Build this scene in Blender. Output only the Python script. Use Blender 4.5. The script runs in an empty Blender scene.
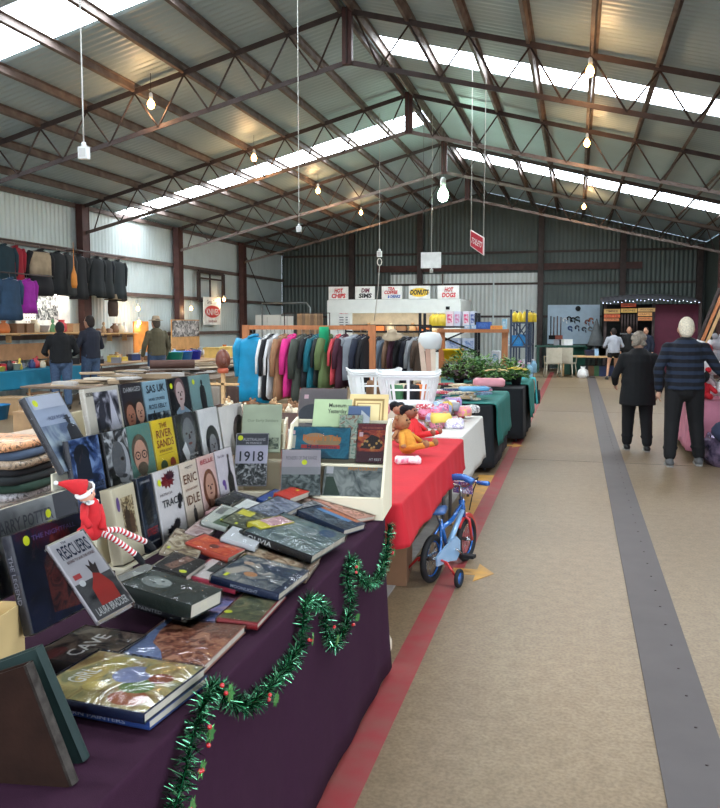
import bpy, bmesh, math, random
from mathutils import Vector, Matrix, Euler, noise
random.seed(7)
rnd = random.random
def ru(a, b): return a + (b - a) * random.random()
V = Vector
SC = bpy.context.scene
COL = SC.collection
PI = math.pi

# ---------------------------------------------------------------- camera data (real lens, used to measure the place)
F_PX, YAW, PIT, CY, EYE = 831.0, math.radians(14.56), math.radians(4.83), 393.5, 1.65
def _ray(x, y):
    a = (x - 360) / F_PX; b = (CY - y) / F_PX
    fw = math.cos(PIT) + b * math.sin(PIT); up = -math.sin(PIT) + b * math.cos(PIT)
    return V((a * math.cos(YAW) - fw * math.sin(YAW), a * math.sin(YAW) + fw * math.cos(YAW), up))
def atz(x, y, z=0.0):
    v = _ray(x, y); return V((0, 0, EYE)) + v * ((z - EYE) / v.z)
def aty(x, y, Y):
    v = _ray(x, y); return V((0, 0, EYE)) + v * (Y / v.y)
def atx(x, y, X):
    v = _ray(x, y); return V((0, 0, EYE)) + v * (X / v.x)

# ---------------------------------------------------------------- materials
MATS = {}
def lin(c):
    return tuple(((v / 255) / 12.92 if v / 255 <= .04045 else ((v / 255 + .055) / 1.055) ** 2.4) for v in c) + (1.0,)
def mat(name, rgb, rough=.6, metal=0, var=.12, scale=6, bump=0, bscale=60, coat=0, emit=0, rgb2=None, sheen=0, stretch=None, spec=.5):
    if name in MATS: return MATS[name]
    m = bpy.data.materials.new(name); m.use_nodes = True
    nt = m.node_tree; P = nt.nodes['Principled BSDF']
    tc = nt.nodes.new('ShaderNodeTexCoord'); no = nt.nodes.new('ShaderNodeTexNoise')
    no.inputs['Scale'].default_value = scale; no.inputs['Detail'].default_value = 4
    if stretch:
        mp = nt.nodes.new('ShaderNodeMapping'); mp.inputs['Scale'].default_value = stretch
        nt.links.new(tc.outputs['Object'], mp.inputs[0]); nt.links.new(mp.outputs[0], no.inputs['Vector'])
    else: nt.links.new(tc.outputs['Object'], no.inputs['Vector'])
    cr = nt.nodes.new('ShaderNodeValToRGB')
    c = lin(rgb); c2 = lin(rgb2) if rgb2 else None
    if c2: a, b = c, c2
    else:
        a = tuple(v * (1 - var) for v in c[:3]) + (1,); b = tuple(min(1, v * (1 + var)) for v in c[:3]) + (1,)
    cr.color_ramp.elements[0].position = .32; cr.color_ramp.elements[1].position = .68
    cr.color_ramp.elements[0].color = a; cr.color_ramp.elements[1].color = b
    nt.links.new(no.outputs['Fac'], cr.inputs[0]); nt.links.new(cr.outputs[0], P.inputs['Base Color'])
    P.inputs['Roughness'].default_value = rough; P.inputs['Metallic'].default_value = metal
    P.inputs['Coat Weight'].default_value = coat; P.inputs['Coat Roughness'].default_value = .08
    P.inputs['Sheen Weight'].default_value = sheen; P.inputs['Specular IOR Level'].default_value = spec
    if bump:
        n2 = nt.nodes.new('ShaderNodeTexNoise'); n2.inputs['Scale'].default_value = bscale
        nt.links.new(tc.outputs['Object'], n2.inputs['Vector'])
        bp = nt.nodes.new('ShaderNodeBump'); bp.inputs['Strength'].default_value = bump; bp.inputs['Distance'].default_value = .01
        nt.links.new(n2.outputs['Fac'], bp.inputs['Height']); nt.links.new(bp.outputs[0], P.inputs['Normal'])
    if emit:
        P.inputs['Emission Color'].default_value = c; P.inputs['Emission Strength'].default_value = emit
    MATS[name] = m
    return m
def col(rgb, rough=.6, **k):
    return mat('paint_%02x%02x%02x_%d' % (rgb[0], rgb[1], rgb[2], int(rough * 100)) + ''.join(sorted(k)), rgb, rough, **k)
def photo(c1, c2, c3, scale=18, seed=0):
    """printed picture: three inks spread by a procedural pattern"""
    n = 'print_%02x%02x%02x%02x%02x%02x_%d_%d' % (c1[0], c1[1], c1[2], c2[0], c2[1], c3[0], scale, seed)
    if n in MATS: return MATS[n]
    m = bpy.data.materials.new(n); m.use_nodes = True
    nt = m.node_tree; P = nt.nodes['Principled BSDF']
    tc = nt.nodes.new('ShaderNodeTexCoord'); mp = nt.nodes.new('ShaderNodeMapping'); no = nt.nodes.new('ShaderNodeTexNoise')
    mp.inputs['Location'].default_value = (seed * 3.1, seed * 1.7, 0)
    no.inputs['Scale'].default_value = scale; no.inputs['Detail'].default_value = 3; no.inputs['Distortion'].default_value = 1.2
    nt.links.new(tc.outputs['Object'], mp.inputs[0]); nt.links.new(mp.outputs[0], no.inputs['Vector'])
    cr = nt.nodes.new('ShaderNodeValToRGB'); cr.color_ramp.elements[0].position = .38; cr.color_ramp.elements[1].position = .62
    cr.color_ramp.elements[0].color = lin(c1); cr.color_ramp.elements[1].color = lin(c3)
    e = cr.color_ramp.elements.new(.5); e.color = lin(c2)
    nt.links.new(no.outputs['Fac'], cr.inputs[0]); nt.links.new(cr.outputs[0], P.inputs['Base Color'])
    P.inputs['Roughness'].default_value = .35
    MATS[n] = m
    return m
def plastic_wrap():
    if 'clear_plastic' in MATS: return MATS['clear_plastic']
    m = bpy.data.materials.new('clear_plastic'); m.use_nodes = True; nt = m.node_tree
    for n in list(nt.nodes):
        if n.type == 'BSDF_PRINCIPLED': nt.nodes.remove(n)
    out = nt.nodes['Material Output']
    tr = nt.nodes.new('ShaderNodeBsdfTransparent'); gl = nt.nodes.new('ShaderNodeBsdfGlossy'); mx = nt.nodes.new('ShaderNodeMixShader')
    fr = nt.nodes.new('ShaderNodeFresnel'); fr.inputs['IOR'].default_value = 1.5
    tc = nt.nodes.new('ShaderNodeTexCoord'); no = nt.nodes.new('ShaderNodeTexNoise'); no.inputs['Scale'].default_value = 7
    no.inputs['Distortion'].default_value = 1.8; no.inputs['Detail'].default_value = 2
    bp = nt.nodes.new('ShaderNodeBump'); bp.inputs['Strength'].default_value = .35; bp.inputs['Distance'].default_value = .02
    nt.links.new(tc.outputs['Object'], no.inputs['Vector']); nt.links.new(no.outputs['Fac'], bp.inputs['Height'])
    nt.links.new(bp.outputs[0], gl.inputs['Normal']); nt.links.new(bp.outputs[0], fr.inputs['Normal'])
    gl.inputs['Roughness'].default_value = .11; gl.inputs['Color'].default_value = (.62, .62, .62, 1)
    tr.inputs['Color'].default_value = (.97, .97, .97, 1)
    mth = nt.nodes.new('ShaderNodeMath'); mth.operation = 'MULTIPLY_ADD'; mth.inputs[1].default_value = 1.0; mth.inputs[2].default_value = .0
    nt.links.new(fr.outputs[0], mth.inputs[0]); nt.links.new(mth.outputs[0], mx.inputs[0])
    nt.links.new(tr.outputs[0], mx.inputs[1]); nt.links.new(gl.outputs[0], mx.inputs[2]); nt.links.new(mx.outputs[0], out.inputs[0])
    MATS['clear_plastic'] = m
    return m

# ---------------------------------------------------------------- mesh builder
class MB:
    def __init__(s): s.v = []; s.f = []; s.m = []; s.T = Matrix.Identity(4); s.mats = []; s.sm = []
    def mi(s, m):
        if m not in s.mats: s.mats.append(m)
        return s.mats.index(m)
    def add(s, vs, fs, m, smooth=False):
        o = len(s.v); s.v += [s.T @ V(p) for p in vs]; k = s.mi(m)
        for f in fs: s.f.append([i + o for i in f]); s.m.append(k); s.sm.append(smooth)
    def box(s, c, sz, m, R=None):
        c = V(c); h = V(sz) / 2; vs = []
        for x in (-1, 1):
            for y in (-1, 1):
                for z in (-1, 1):
                    p = V((x * h.x, y * h.y, z * h.z))
                    if R is not None: p = R @ p
                    vs.append(c + p)
        s.add(vs, [(0, 1, 3, 2), (4, 6, 7, 5), (0, 4, 5, 1), (2, 3, 7, 6), (0, 2, 6, 4), (1, 5, 7, 3)], m)
        return s
    def bar(s, p, q, w, h, m, up=(0, 0, 1)):
        p = V(p); q = V(q); d = q - p; L = d.length
        if L < 1e-6: return s
        d.normalize(); up = V(up)
        if abs(d.dot(up)) > .98: up = V((0, 1, 0))
        x = d.cross(up).normalized(); z = x.cross(d)
        R = Matrix((x, d, z)).transposed()
        return s.box((p + q) / 2, (w, L, h), m, R)
    def tube(s, pts, r, m, n=8, cap=True, flat=1.0):
        pts = [V(p) for p in pts]; N = len(pts)
        rs = r if isinstance(r, (list, tuple)) else [r] * N
        vs = []; prev = None
        for i, p in enumerate(pts):
            d = (pts[min(i + 1, N - 1)] - pts[max(i - 1, 0)])
            d = d.normalized() if d.length > 1e-9 else V((0, 0, 1))
            if prev is None:
                a = V((0, 0, 1)) if abs(d.z) < .9 else V((1, 0, 0))
                x = d.cross(a).normalized()
            else:
                x = (prev - d * prev.dot(d))
                x = x.normalized() if x.length > 1e-6 else prev
            prev = x; y = d.cross(x)
            for k in range(n):
                a = 2 * PI * k / n
                vs.append(p + x * math.cos(a) * rs[i] + y * math.sin(a) * rs[i] * flat)
        fs = []
        for i in range(N - 1):
            for k in range(n): fs.append((i * n + k, i * n + (k + 1) % n, (i + 1) * n + (k + 1) % n, (i + 1) * n + k))
        if cap: fs += [tuple(range(n))[::-1], tuple((N - 1) * n + k for k in range(n))]
        s.add(vs, fs, m, True); return s
    def loft(s, rings, m, cap=True, smooth=True, closed=True):
        n = len(rings[0]); vs = [p for r in rings for p in r]; fs = []
        kk = n if closed else n - 1
        for i in range(len(rings) - 1):
            for k in range(kk): fs.append((i * n + k, i * n + (k + 1) % n, (i + 1) * n + (k + 1) % n, (i + 1) * n + k))
        if cap and closed: fs += [tuple(range(n))[::-1], tuple((len(rings) - 1) * n + k for k in range(n))]
        s.add(vs, fs, m, smooth); return s
    def lathe(s, prof, c, m, n=16, R=None, smooth=True):
        rings = []; c = V(c)
        for r, z in prof:
            rg = []
            for k in range(n):
                p = V((math.cos(2 * PI * k / n) * r, math.sin(2 * PI * k / n) * r, z))
                rg.append(c + (R @ p if R is not None else p))
            rings.append(rg)
        return s.loft(rings, m, True, smooth)
    def ell(s, c, r, m, n=10, k=7, R=None):
        if not isinstance(r, (tuple, list)): r = (r, r, r)
        rings = []; c = V(c)
        for i in range(k):
            t = PI * (i + .04) / (k - 1 + .08); zz = -math.cos(t); q = math.sin(t); rg = []
            for j in range(n):
                p = V((math.cos(2 * PI * j / n) * q * r[0], math.sin(2 * PI * j / n) * q * r[1], zz * r[2]))
                rg.append(c + (R @ p if R is not None else p))
            rings.append(rg)
        return s.loft(rings, m)
    def prism(s, poly, z0, z1, m):
        n = len(poly)
        vs = [(x, y, z0) for x, y in poly] + [(x, y, z1) for x, y in poly]
        fs = [tuple(range(n))[::-1], tuple(range(n, 2 * n))] + [(i, (i + 1) % n, n + (i + 1) % n, n + i) for i in range(n)]
        s.add(vs, fs, m); return s
    def quad(s, a, b, c, d, m): s.add([a, b, c, d], [(0, 1, 2, 3)], m); return s
    def build(s, name, parent=None, mw=None):
        me = bpy.data.meshes.new(name); me.from_pydata([tuple(p) for p in s.v], [], s.f)
        for m in s.mats: me.materials.append(m)
        me.polygons.foreach_set('material_index', s.m); me.polygons.foreach_set('use_smooth', s.sm)
        me.update()
        o = bpy.data.objects.new(name, me); COL.objects.link(o)
        if parent is not None: o.parent = parent
        if mw is not None: o.matrix_world = mw
        return o
def tag(o, label, cat, group=None, kind=None):
    o['label'] = label
    if cat: o['category'] = cat
    if group: o['group'] = group
    if kind: o['kind'] = kind
    return o
def struct(o, label=None):
    o['kind'] = 'structure'
    if label: o['label'] = label
    return o
def thing(name, label, cat, loc=(0, 0, 0), rz=0, group=None, mw=None):
    o = bpy.data.objects.new(name, None); COL.objects.link(o); o.empty_display_size = .1
    if mw is not None: o.matrix_world = mw
    else: o.location = loc; o.rotation_euler = (0, 0, rz)
    return tag(o, label, cat, group)
def copy_tree(o, parent=None):
    c = o.copy(); COL.objects.link(c)
    if parent is not None: c.parent = parent
    for ch in list(o.children): copy_tree(ch, c)
    return c
def part(mb, name, parent, label=None):
    o = mb.build(name, parent)
    if label: o['label'] = label
    return o
def modi(o, kind, **k):
    m = o.modifiers.new(kind.lower(), kind)
    for a, b in k.items(): setattr(m, a, b)
    return m
def frame(o, x, y, z):
    """matrix from origin and three axes"""
    x = V(x).normalized(); y = V(y).normalized(); z = V(z).normalized()
    M = Matrix((x, y, z)).transposed().to_4x4(); M.translation = V(o); return M
_TXT = {}
def text_mesh(s, bold=.006):
    """outline of a string as a flat mesh normalised to unit width x its own height"""
    key = (s, bold)
    if key in _TXT: return _TXT[key]
    cu = bpy.data.curves.new('t', 'FONT'); cu.body = s; cu.resolution_u = 2; cu.offset = bold
    ob = bpy.data.objects.new('t', cu); COL.objects.link(ob)
    dg = bpy.context.evaluated_depsgraph_get(); me = bpy.data.meshes.new_from_object(ob.evaluated_get(dg))
    vs = [v.co.copy() for v in me.vertices]; fs = [tuple(p.vertices) for p in me.polygons]
    bpy.data.objects.remove(ob); bpy.data.curves.remove(cu); bpy.data.meshes.remove(me)
    if not vs: _TXT[key] = ([], []); return _TXT[key]
    x0 = min(v.x for v in vs); x1 = max(v.x for v in vs); y0 = min(v.y for v in vs); y1 = max(v.y for v in vs)
    vs = [((v.x - x0) / (x1 - x0), (v.y - y0) / (y1 - y0)) for v in vs]
    _TXT[key] = (vs, fs); return _TXT[key]
def put_text(mb, s, x0, y0, w, h, m, z=0.0, slant=0, bold=.012):
    """letters laid in the builder's xy plane, filling the box x0,y0,w,h"""
    vs, fs = text_mesh(s, bold)
    mb.add([(x0 + a * w + slant * b * h, y0 + b * h, z) for a, b in vs], fs, m)

# ---------------------------------------------------------------- dimensions of the shed
XL, XW, XR_, XE = -11.14, -11.32, -3.45, 4.32      # column line, left wall, ridge, right wall
ZE, ZR, SL = 4.34, 6.35, (6.35 - 4.34) / 7.69
TY = [7.75, 12.53, 17.3, 22.08, 26.86]
YB, YF = 31.3, -7.0
def roofz(x, off=0): return ZR + off - SL * abs(x - XR_)

m_floor = None
def concrete():
    m = bpy.data.materials.new('concrete_floor'); m.use_nodes = True; nt = m.node_tree; P = nt.nodes['Principled BSDF']
    tc = nt.nodes.new('ShaderNodeTexCoord')
    def nz(sc, det, dis=0):
        n = nt.nodes.new('ShaderNodeTexNoise'); n.inputs['Scale'].default_value = sc; n.inputs['Detail'].default_value = det
        n.inputs['Distortion'].default_value = dis; nt.links.new(tc.outputs['Object'], n.inputs['Vector']); return n
    a, b, c = nz(.35, 5, .4), nz(14, 6, .3), nz(60, 4)
    def ramp(n, p0, c0, p1, c1):
        r = nt.nodes.new('ShaderNodeValToRGB'); r.color_ramp.elements[0].position = p0; r.color_ramp.elements[1].position = p1
        r.color_ramp.elements[0].color = lin(c0); r.color_ramp.elements[1].color = lin(c1); nt.links.new(n.outputs['Fac'], r.inputs[0]); return r
    ra = ramp(a, .3, (130, 111, 86), .7, (152, 132, 104)); rb = ramp(b, .3, (228, 224, 220), .7, (255, 255, 255)); rc = ramp(c, .35, (222, 218, 214), .6, (255, 255, 255))
    def mul(x, y):
        k = nt.nodes.new('ShaderNodeMix'); k.data_type = 'RGBA'; k.blend_type = 'MULTIPLY'; k.inputs[0].default_value = 1
        nt.links.new(x, k.inputs[6]); nt.links.new(y, k.inputs[7]); return k.outputs[2]
    o = mul(mul(ra.outputs[0], rb.outputs[0]), rc.outputs[0]); nt.links.new(o, P.inputs['Base Color'])
    P.inputs['Roughness'].default_value = .42; P.inputs['Specular IOR Level'].default_value = .45
    bp = nt.nodes.new('ShaderNodeBump'); bp.inputs['Strength'].default_value = .1; bp.inputs['Distance'].default_value = .003
    nt.links.new(c.outputs['Fac'], bp.inputs['Height']); nt.links.new(bp.outputs[0], P.inputs['Normal'])
    return m
fl = MB(); fl.box(((XW + XE) / 2, (YB + YF) / 2, -.1), (XE - XW, YB - YF, .2), concrete())
struct(fl.build('floor'), 'brown beige worn concrete floor of the shed')

# ground outside
gr = MB(); gr.box((-3.5, -40, -.12), (90, 65.8, .2), mat('gravel', (150, 138, 120), .9, var=.2, scale=8))
struct(gr.build('ground'), 'pale gravel yard outside the shed')

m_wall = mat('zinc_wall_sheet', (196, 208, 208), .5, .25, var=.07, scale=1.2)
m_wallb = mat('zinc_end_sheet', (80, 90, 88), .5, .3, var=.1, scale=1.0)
m_doorsheet = mat('zinc_door_sheet', (196, 202, 200), .5, .25, var=.06, scale=1.2)
m_roof = mat('roof_underside', (166, 186, 192), .45, .15, var=.08, scale=.6)
m_sky = mat('translucent_sheet', (236, 246, 255), .6, emit=13, var=.02)
m_steel = mat('red_oxide_steel', (74, 44, 40), .6, .2, var=.25, scale=5)
m_steel_d = mat('dark_oxide_steel', (62, 50, 48), .6, .2, var=.3, scale=6)
m_purlin = mat('rusty_purlin', (84, 70, 64), .7, .1, var=.3, scale=4, rgb2=(120, 108, 102))
m_girt = mat('grey_brown_girt', (108, 92, 86), .6, .3, var=.2, scale=4)

def corrugated(p0, du, L, dv, nrm, m, pitch=.152, amp=.011, per=6):
    """corrugated sheet: waves advance along du over length L, ridges run along dv"""
    mb = MB(); n = int(L / pitch * per); p0 = V(p0); du = V(du); dv = V(dv); nrm = V(nrm); r0 = []; r1 = []
    for i in range(n + 1):
        t = L * i / n; w = math.sin(2 * PI * t / pitch) * amp
        r0.append(p0 + du * t + nrm * w); r1.append(p0 + du * t + dv + nrm * w)
    mb.loft([r0, r1], m, False, True, False); return mb
o = corrugated((XW, YF, 0), (0, 1, 0), YB - YF, (0, 0, ZE + .12), (1, 0, 0), m_wall).build('wall_left'); struct(o, 'pale corrugated zinc side wall')
# right wall; its opening is unseen, added to bring daylight onto the books
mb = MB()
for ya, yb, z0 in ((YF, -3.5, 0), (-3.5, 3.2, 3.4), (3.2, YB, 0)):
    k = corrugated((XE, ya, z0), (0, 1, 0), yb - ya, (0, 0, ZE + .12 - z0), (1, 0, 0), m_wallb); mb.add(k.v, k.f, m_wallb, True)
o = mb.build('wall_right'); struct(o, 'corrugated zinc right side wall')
# back wall (gable)
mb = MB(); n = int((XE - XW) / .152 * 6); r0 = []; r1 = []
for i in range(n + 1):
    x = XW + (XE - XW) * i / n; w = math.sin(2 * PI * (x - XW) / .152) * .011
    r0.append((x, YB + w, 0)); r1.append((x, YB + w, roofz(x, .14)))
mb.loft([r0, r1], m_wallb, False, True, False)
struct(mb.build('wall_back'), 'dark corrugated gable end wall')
# front gable above the open doorway
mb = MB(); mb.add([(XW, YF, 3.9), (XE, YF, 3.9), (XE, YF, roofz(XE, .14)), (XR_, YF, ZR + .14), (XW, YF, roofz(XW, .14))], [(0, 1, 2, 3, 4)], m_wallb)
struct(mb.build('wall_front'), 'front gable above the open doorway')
# sliding doors in end wall, paler sheets
mb = corrugated((-6.9, YB - .07, .03), (1, 0, 0), 5.5, (0, 0, 3.46), (0, 1, 0), m_doorsheet); 
mb.bar((-4.9, YB - .1, 0), (-4.9, YB - .1, 3.5), .05, .04, m_girt, (0, 1, 0)); mb.bar((-3.0, YB - .1, 0), (-3.0, YB - .1, 3.5), .05, .05, m_wall, (0, 1, 0))
struct(mb.build('door_1'), 'pale corrugated sliding door in the end wall')

# roof slopes, with translucent strips cut in
SKY = {-1: [(0.2, 1.2), (9.3, 10.35), (19.1, 20.25)], 1: [(-6.2, -5.2), (4.6, 5.6), (14.0, 15.0), (23.35, 24.6)]}
wi = 1
for side in (-1, 1):
    xe = XW - .1 if side < 0 else XE + .1
    top = V((XR_, 0, ZR + .15)); e = V((xe, 0, roofz(xe, .15))); dv = e - top
    nr = V((0, 1, 0)).cross(dv).normalized()
    segs = []; y = YF
    for a, b in SKY[side]: segs.append((y, a)); y = b
    segs.append((y, YB + .1))
    mb = MB()
    for a, b in segs:
        k = corrugated(top + V((0, a, 0)), (0, 1, 0), b - a, dv, nr, m_roof)
        mb.add(k.v, k.f, m_roof, True)
    struct(mb.build('ceiling'), 'grey metal roof underside, %s slope' % ('left' if side < 0 else 'right'))
    for a, b in SKY[side]:
        mb = MB(); t2 = top + dv * .015; d2 = dv * (.975 if side < 0 else .985)
        k = corrugated(t2 + V((0, a, 0)), (0, 1, 0), b - a, d2, nr, m_sky); mb.add(k.v, k.f, m_sky, True)
        struct(mb.build('window_%d' % wi), 'bright translucent skylight strip across the %s roof slope' % ('left' if side < 0 else 'right')); wi += 1

# ---------------------------------------------------------------- trusses, columns, purlins, girts
def angle_bar(mb, p, q, w, m, up=(0, 0, 1)):
    p = V(p); q = V(q)
    mb.bar(p, q, w, w * .22, m, up); d = (q - p).normalized(); x = d.cross(V(up)).normalized(); z = x.cross(d)
    mb.bar(p + z * w * .5, q + z * w * .5, w * .22, w, m, up)
names = ['nearest the camera', 'second from the camera', 'third from the camera', 'farthest, near the end wall']
for i, Y in enumerate(TY[1:]):
    t = thing('roof_truss', 'dark steel lattice roof truss, %s' % names[i], 'roof truss', (XR_, Y, 0), 0, 'roof trusses')
    for side in (-1, 1):
        xe = (XL if side < 0 else XE - .2) - XR_
        A = V((0, 0, ZR)); B = V((xe, 0, roofz(xe + XR_)))
        mb = MB(); angle_bar(mb, A, B, .085, m_steel_d, (0, 1, 0)); part(mb, 'top_chord', t)
        A2 = A - V((0, 0, .75)); B2 = B - V((0, 0, .62)); 
        mb = MB(); angle_bar(mb, A2, B2, .075, m_purlin if i != 0 else m_steel_d, (0, 1, 0)); part(mb, 'bottom_chord', t)
        xs = [.95 + .885 * k for k in range(8)]; mb = MB()
        ft = lambda x: V((side * x, 0, roofz(XR_ + side * x) - .03)); fb = lambda x: V((side * x, 0, roofz(XR_ + side * x) - .75 + .13 * x / 7.7))
        prev = 0.12
        for x in xs:
            if x > abs(xe): break
            bx = x - .42 if x > 1 else .5
            mb.tube([ft(prev), fb(bx)], .016, m_steel_d, 5); mb.tube([fb(bx), ft(x)], .016, m_steel_d, 5); prev = x
        mb.tube([ft(prev), fb(prev + .25)], .016, m_steel_d, 5)
        part(mb, 'lattice_web', t)
    mb = MB(); mb.box((0, 0, ZR - .37), (.15, .1, .84), m_steel); mb.box((0, -.06, ZR - .37), (.02, .03, .8), m_steel_d); part(mb, 'king_post', t)
    if i > 0 or True:
        for side in (-1, 1):
            if side > 0 and i < 3 and Y < 20: pass
            x = XL if side < 0 else XE - .17
            c = thing('steel_column', 'red brown steel column on the %s side, %s' % ('left' if side < 0 else 'right', names[i]), 'column', (x, Y, 0), 0, 'side wall columns')
            mb = MB(); h = roofz(x) + .04
            mb.box((0, -.14, h / 2), (.17, .014, h), m_steel); mb.box((0, .14, h / 2), (.17, .014, h), m_steel); mb.box((0, 0, h / 2), (.012, .28, h), m_steel)
            mb.box((.07, 0, h / 2), (.012, .27, h), m_steel) if side < 0 else None
            part(mb, 'column_shaft', c)
            mb = MB(); mb.box((0, 0, .01), (.3, .4, .02), m_steel_d); part(mb, 'base_plate', c)
for k, x in enumerate([.1] + [.95 + .885 * j for j in range(8)]):
    for side in (-1, 1):
        X = XR_ + side * x; mb = MB(); nz = V((side * SL, 0, 1)).normalized(); ax = V((nz.z, 0, -nz.x))
        z = roofz(X, .065); R = Matrix((ax, V((0, 1, 0)), nz)).transposed()
        L = YB - TY[0] + 4; yc = (YB + TY[0] - 4) / 2
        mb.box((0, 0, 0), (.014, L, .12), m_purlin, R)
        mb.box(nz * .058 + ax * .022, (.05, L, .008), m_purlin, R); mb.box(-nz * .058 - ax * .022, (.05, L, .008), m_purlin, R)
        o = mb.build('roof_purlin'); o.location = (X, yc, z)
        ordn = ['ridge', 'first', 'second', 'third', 'fourth', 'fifth', 'sixth', 'seventh', 'eighth'][k]
        tag(o, ('rusty steel purlin at the ridge, %s slope' if k == 0 else 'rusty steel roof purlin, ' + ordn + ' below the ridge on the %s slope') % ('left' if side < 0 else 'right'), 'purlin', 'roof purlins')
for z in (4.36, 3.32, 2.4, 1.35, .5):
    mb = MB(); mb.box((XW + .07, (YB + YF) / 2, z), (.012, YB - YF, .09), m_girt); mb.box((XW + .045, (YB + YF) / 2, z - .045), (.06, YB - YF, .01), m_girt)
    mb.box((XW + .045, (YB + YF) / 2, z + .045), (.06, YB - YF, .01), m_girt)
    struct(mb.build('trim_left_wall'), 'horizontal steel girt on the pale left wall at %.1f metres height' % z)
for z in (4.25, 3.1, 1.9):
    mb = MB(); mb.box(((XW + XE) / 2, YB - .06, z), (XE - XW - .2, .05, .08), m_steel_d); struct(mb.build('trim_end_wall'), 'horizontal dark girt on the end wall at %.1f metres height' % z)
mb = MB(); mb.box((-2.6, YB - .12, 3.7), (9.6, .1, .24), m_steel); struct(mb.build('trim_door_beam'), 'red brown beam above the sliding doors')
for x in (-8.4, -5.75, -1.3, 1.55, 4.1):
    mb = MB(); mb.box((x, YB - .17, roofz(x) / 2), (.2, .2, roofz(x)), m_steel_d); struct(mb.build('trim_end_post'), 'dark steel post in the end wall')
# wind brace on left wall, between third column and corner
mb = MB(); mb.tube([(XL - .0, 27.1, 4.0), (XL - .0, 30.6, 1.0)], .02, m_steel_d, 6); struct(mb.build('trim_wind_brace'), 'diagonal wind brace on the left wall')

# ---------------------------------------------------------------- painted floor lines and trench cover
def strip(x0, x1, y0, y1, z, m, name, label):
    mb = MB(); mb.box(((x0 + x1) / 2, (y0 + y1) / 2, z / 2), (x1 - x0, y1 - y0, z), m); return struct(mb.build(name), label)
m_red = mat('red_line_paint', (150, 44, 50), .55, var=.12, scale=7, rgb2=(140, 74, 68))
m_yel = mat('yellow_line_paint', (204, 150, 62), .55, var=.1, scale=9, rgb2=(176, 134, 76))
m_wh = mat('worn_white_paint', (170, 166, 160), .6, var=.15, scale=9)
strip(-.83, -.70, .5, 29, .003, m_red, 'trim_red_line', 'long faded red line painted on the concrete')
strip(-1.16, -1.07, .5, 20, .003, m_wh, 'trim_white_line', 'worn white line beside the red line')
m_strip = mat('rubber_floor_strip', (80, 73, 72), .6, var=.07, scale=5)
tr = thing('trench_cover', 'long dark grey steel cover strip with a row of bolts set in the floor', 'floor strip', (.46, 0, 0))
mb = MB(); mb.box((0, 14, .004), (.248, 26, .008), m_strip); part(mb, 'cover_plate', tr)
for x, y0 in ((-.075, 2.2), (.085, 2.3)):
    for k in range(22):
        pass
mb = MB()
for k in range(60):
    mb.lathe([(.007, .008), (.006, .0105), (.001, .011)], (.045, 2 + k * .3, 0), m_steel_d, 6)
o = part(mb, 'bolt_head', tr); o['kind'] = 'stuff'
def arrow(x, y, s=1, label=''):
    mb = MB(); mb.prism([(x - .2 * s, y - .06), (x + .05, y - .06), (x + .05, y - .2), (x + .3 * s, y), (x + .05, y + .2), (x + .05, y + .06), (x - .2 * s, y + .06)], 0.0, .004, m_yel)
    struct(mb.build('trim_floor_arrow'), label)
arrow(-.66, 5.42, .55, 'yellow arrow painted beside the bicycle')
arrow(-.85, 11.3, .6, 'faded yellow arrow painted beyond the white table')
mb = MB(); mb.prism([(-1.0, 6.7), (-.83, 6.7), (-.83, 9.0), (-1.0, 9.0)], 0, .0035, m_yel); struct(mb.build('trim_yellow_patch'), 'yellow painted patch under the white table')
for y in (10.2, 16, 22): strip(-2, 4, y, y + .012, .001, m_steel_d, 'trim_floor_joint', 'saw cut joint across the concrete')

# ---------------------------------------------------------------- camera, world, lights
cam = bpy.data.cameras.new('camera'); co = bpy.data.objects.new('camera', cam); COL.objects.link(co); SC.camera = co
cam.sensor_fit = 'VERTICAL'; cam.sensor_height = 24; cam.sensor_width = 24 * 720 / 808; cam.lens = F_PX / 808 * 24
cam.shift_y = (CY - 404) / 808; cam.clip_start = .05; cam.clip_end = 300
co.location = (0, 0, EYE); co.rotation_euler = (PI / 2 - PIT, 0, YAW)
w = bpy.data.worlds.new('sky'); SC.world = w; w.use_nodes = True
bg = w.node_tree.nodes['Background']; bg.inputs[0].default_value = lin((216, 228, 245)); bg.inputs[1].default_value = 4.2
def area(name, loc, rot, sx, sy, power, color=(1, 1, 1), portal=False):
    l = bpy.data.lights.new(name, 'AREA'); l.shape = 'RECTANGLE'; l.size = sx; l.size_y = sy; l.energy = power; l.color = color
    o = bpy.data.objects.new(name, l); COL.objects.link(o); o.location = loc; o.rotation_euler = rot
    if portal: l.cycles.is_portal = True
    return o
# daylight through the open front door
area('doorway_daylight', (-3.5, YF - .05, 1.95), (PI / 2, 0, 0), 15, 3.8, 100, portal=True)
area('added_opening_daylight', (XE + .06, -.15, 1.7), (0, PI / 2, 0), 3.4, 6.7, 100, portal=True)  # portal of the added, unseen side opening that brightens the book covers
SC.view_settings.view_transform = 'Standard'; SC.view_settings.look = 'None'; SC.view_settings.gamma = 1
SC.view_settings.exposure = 0.52
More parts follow.
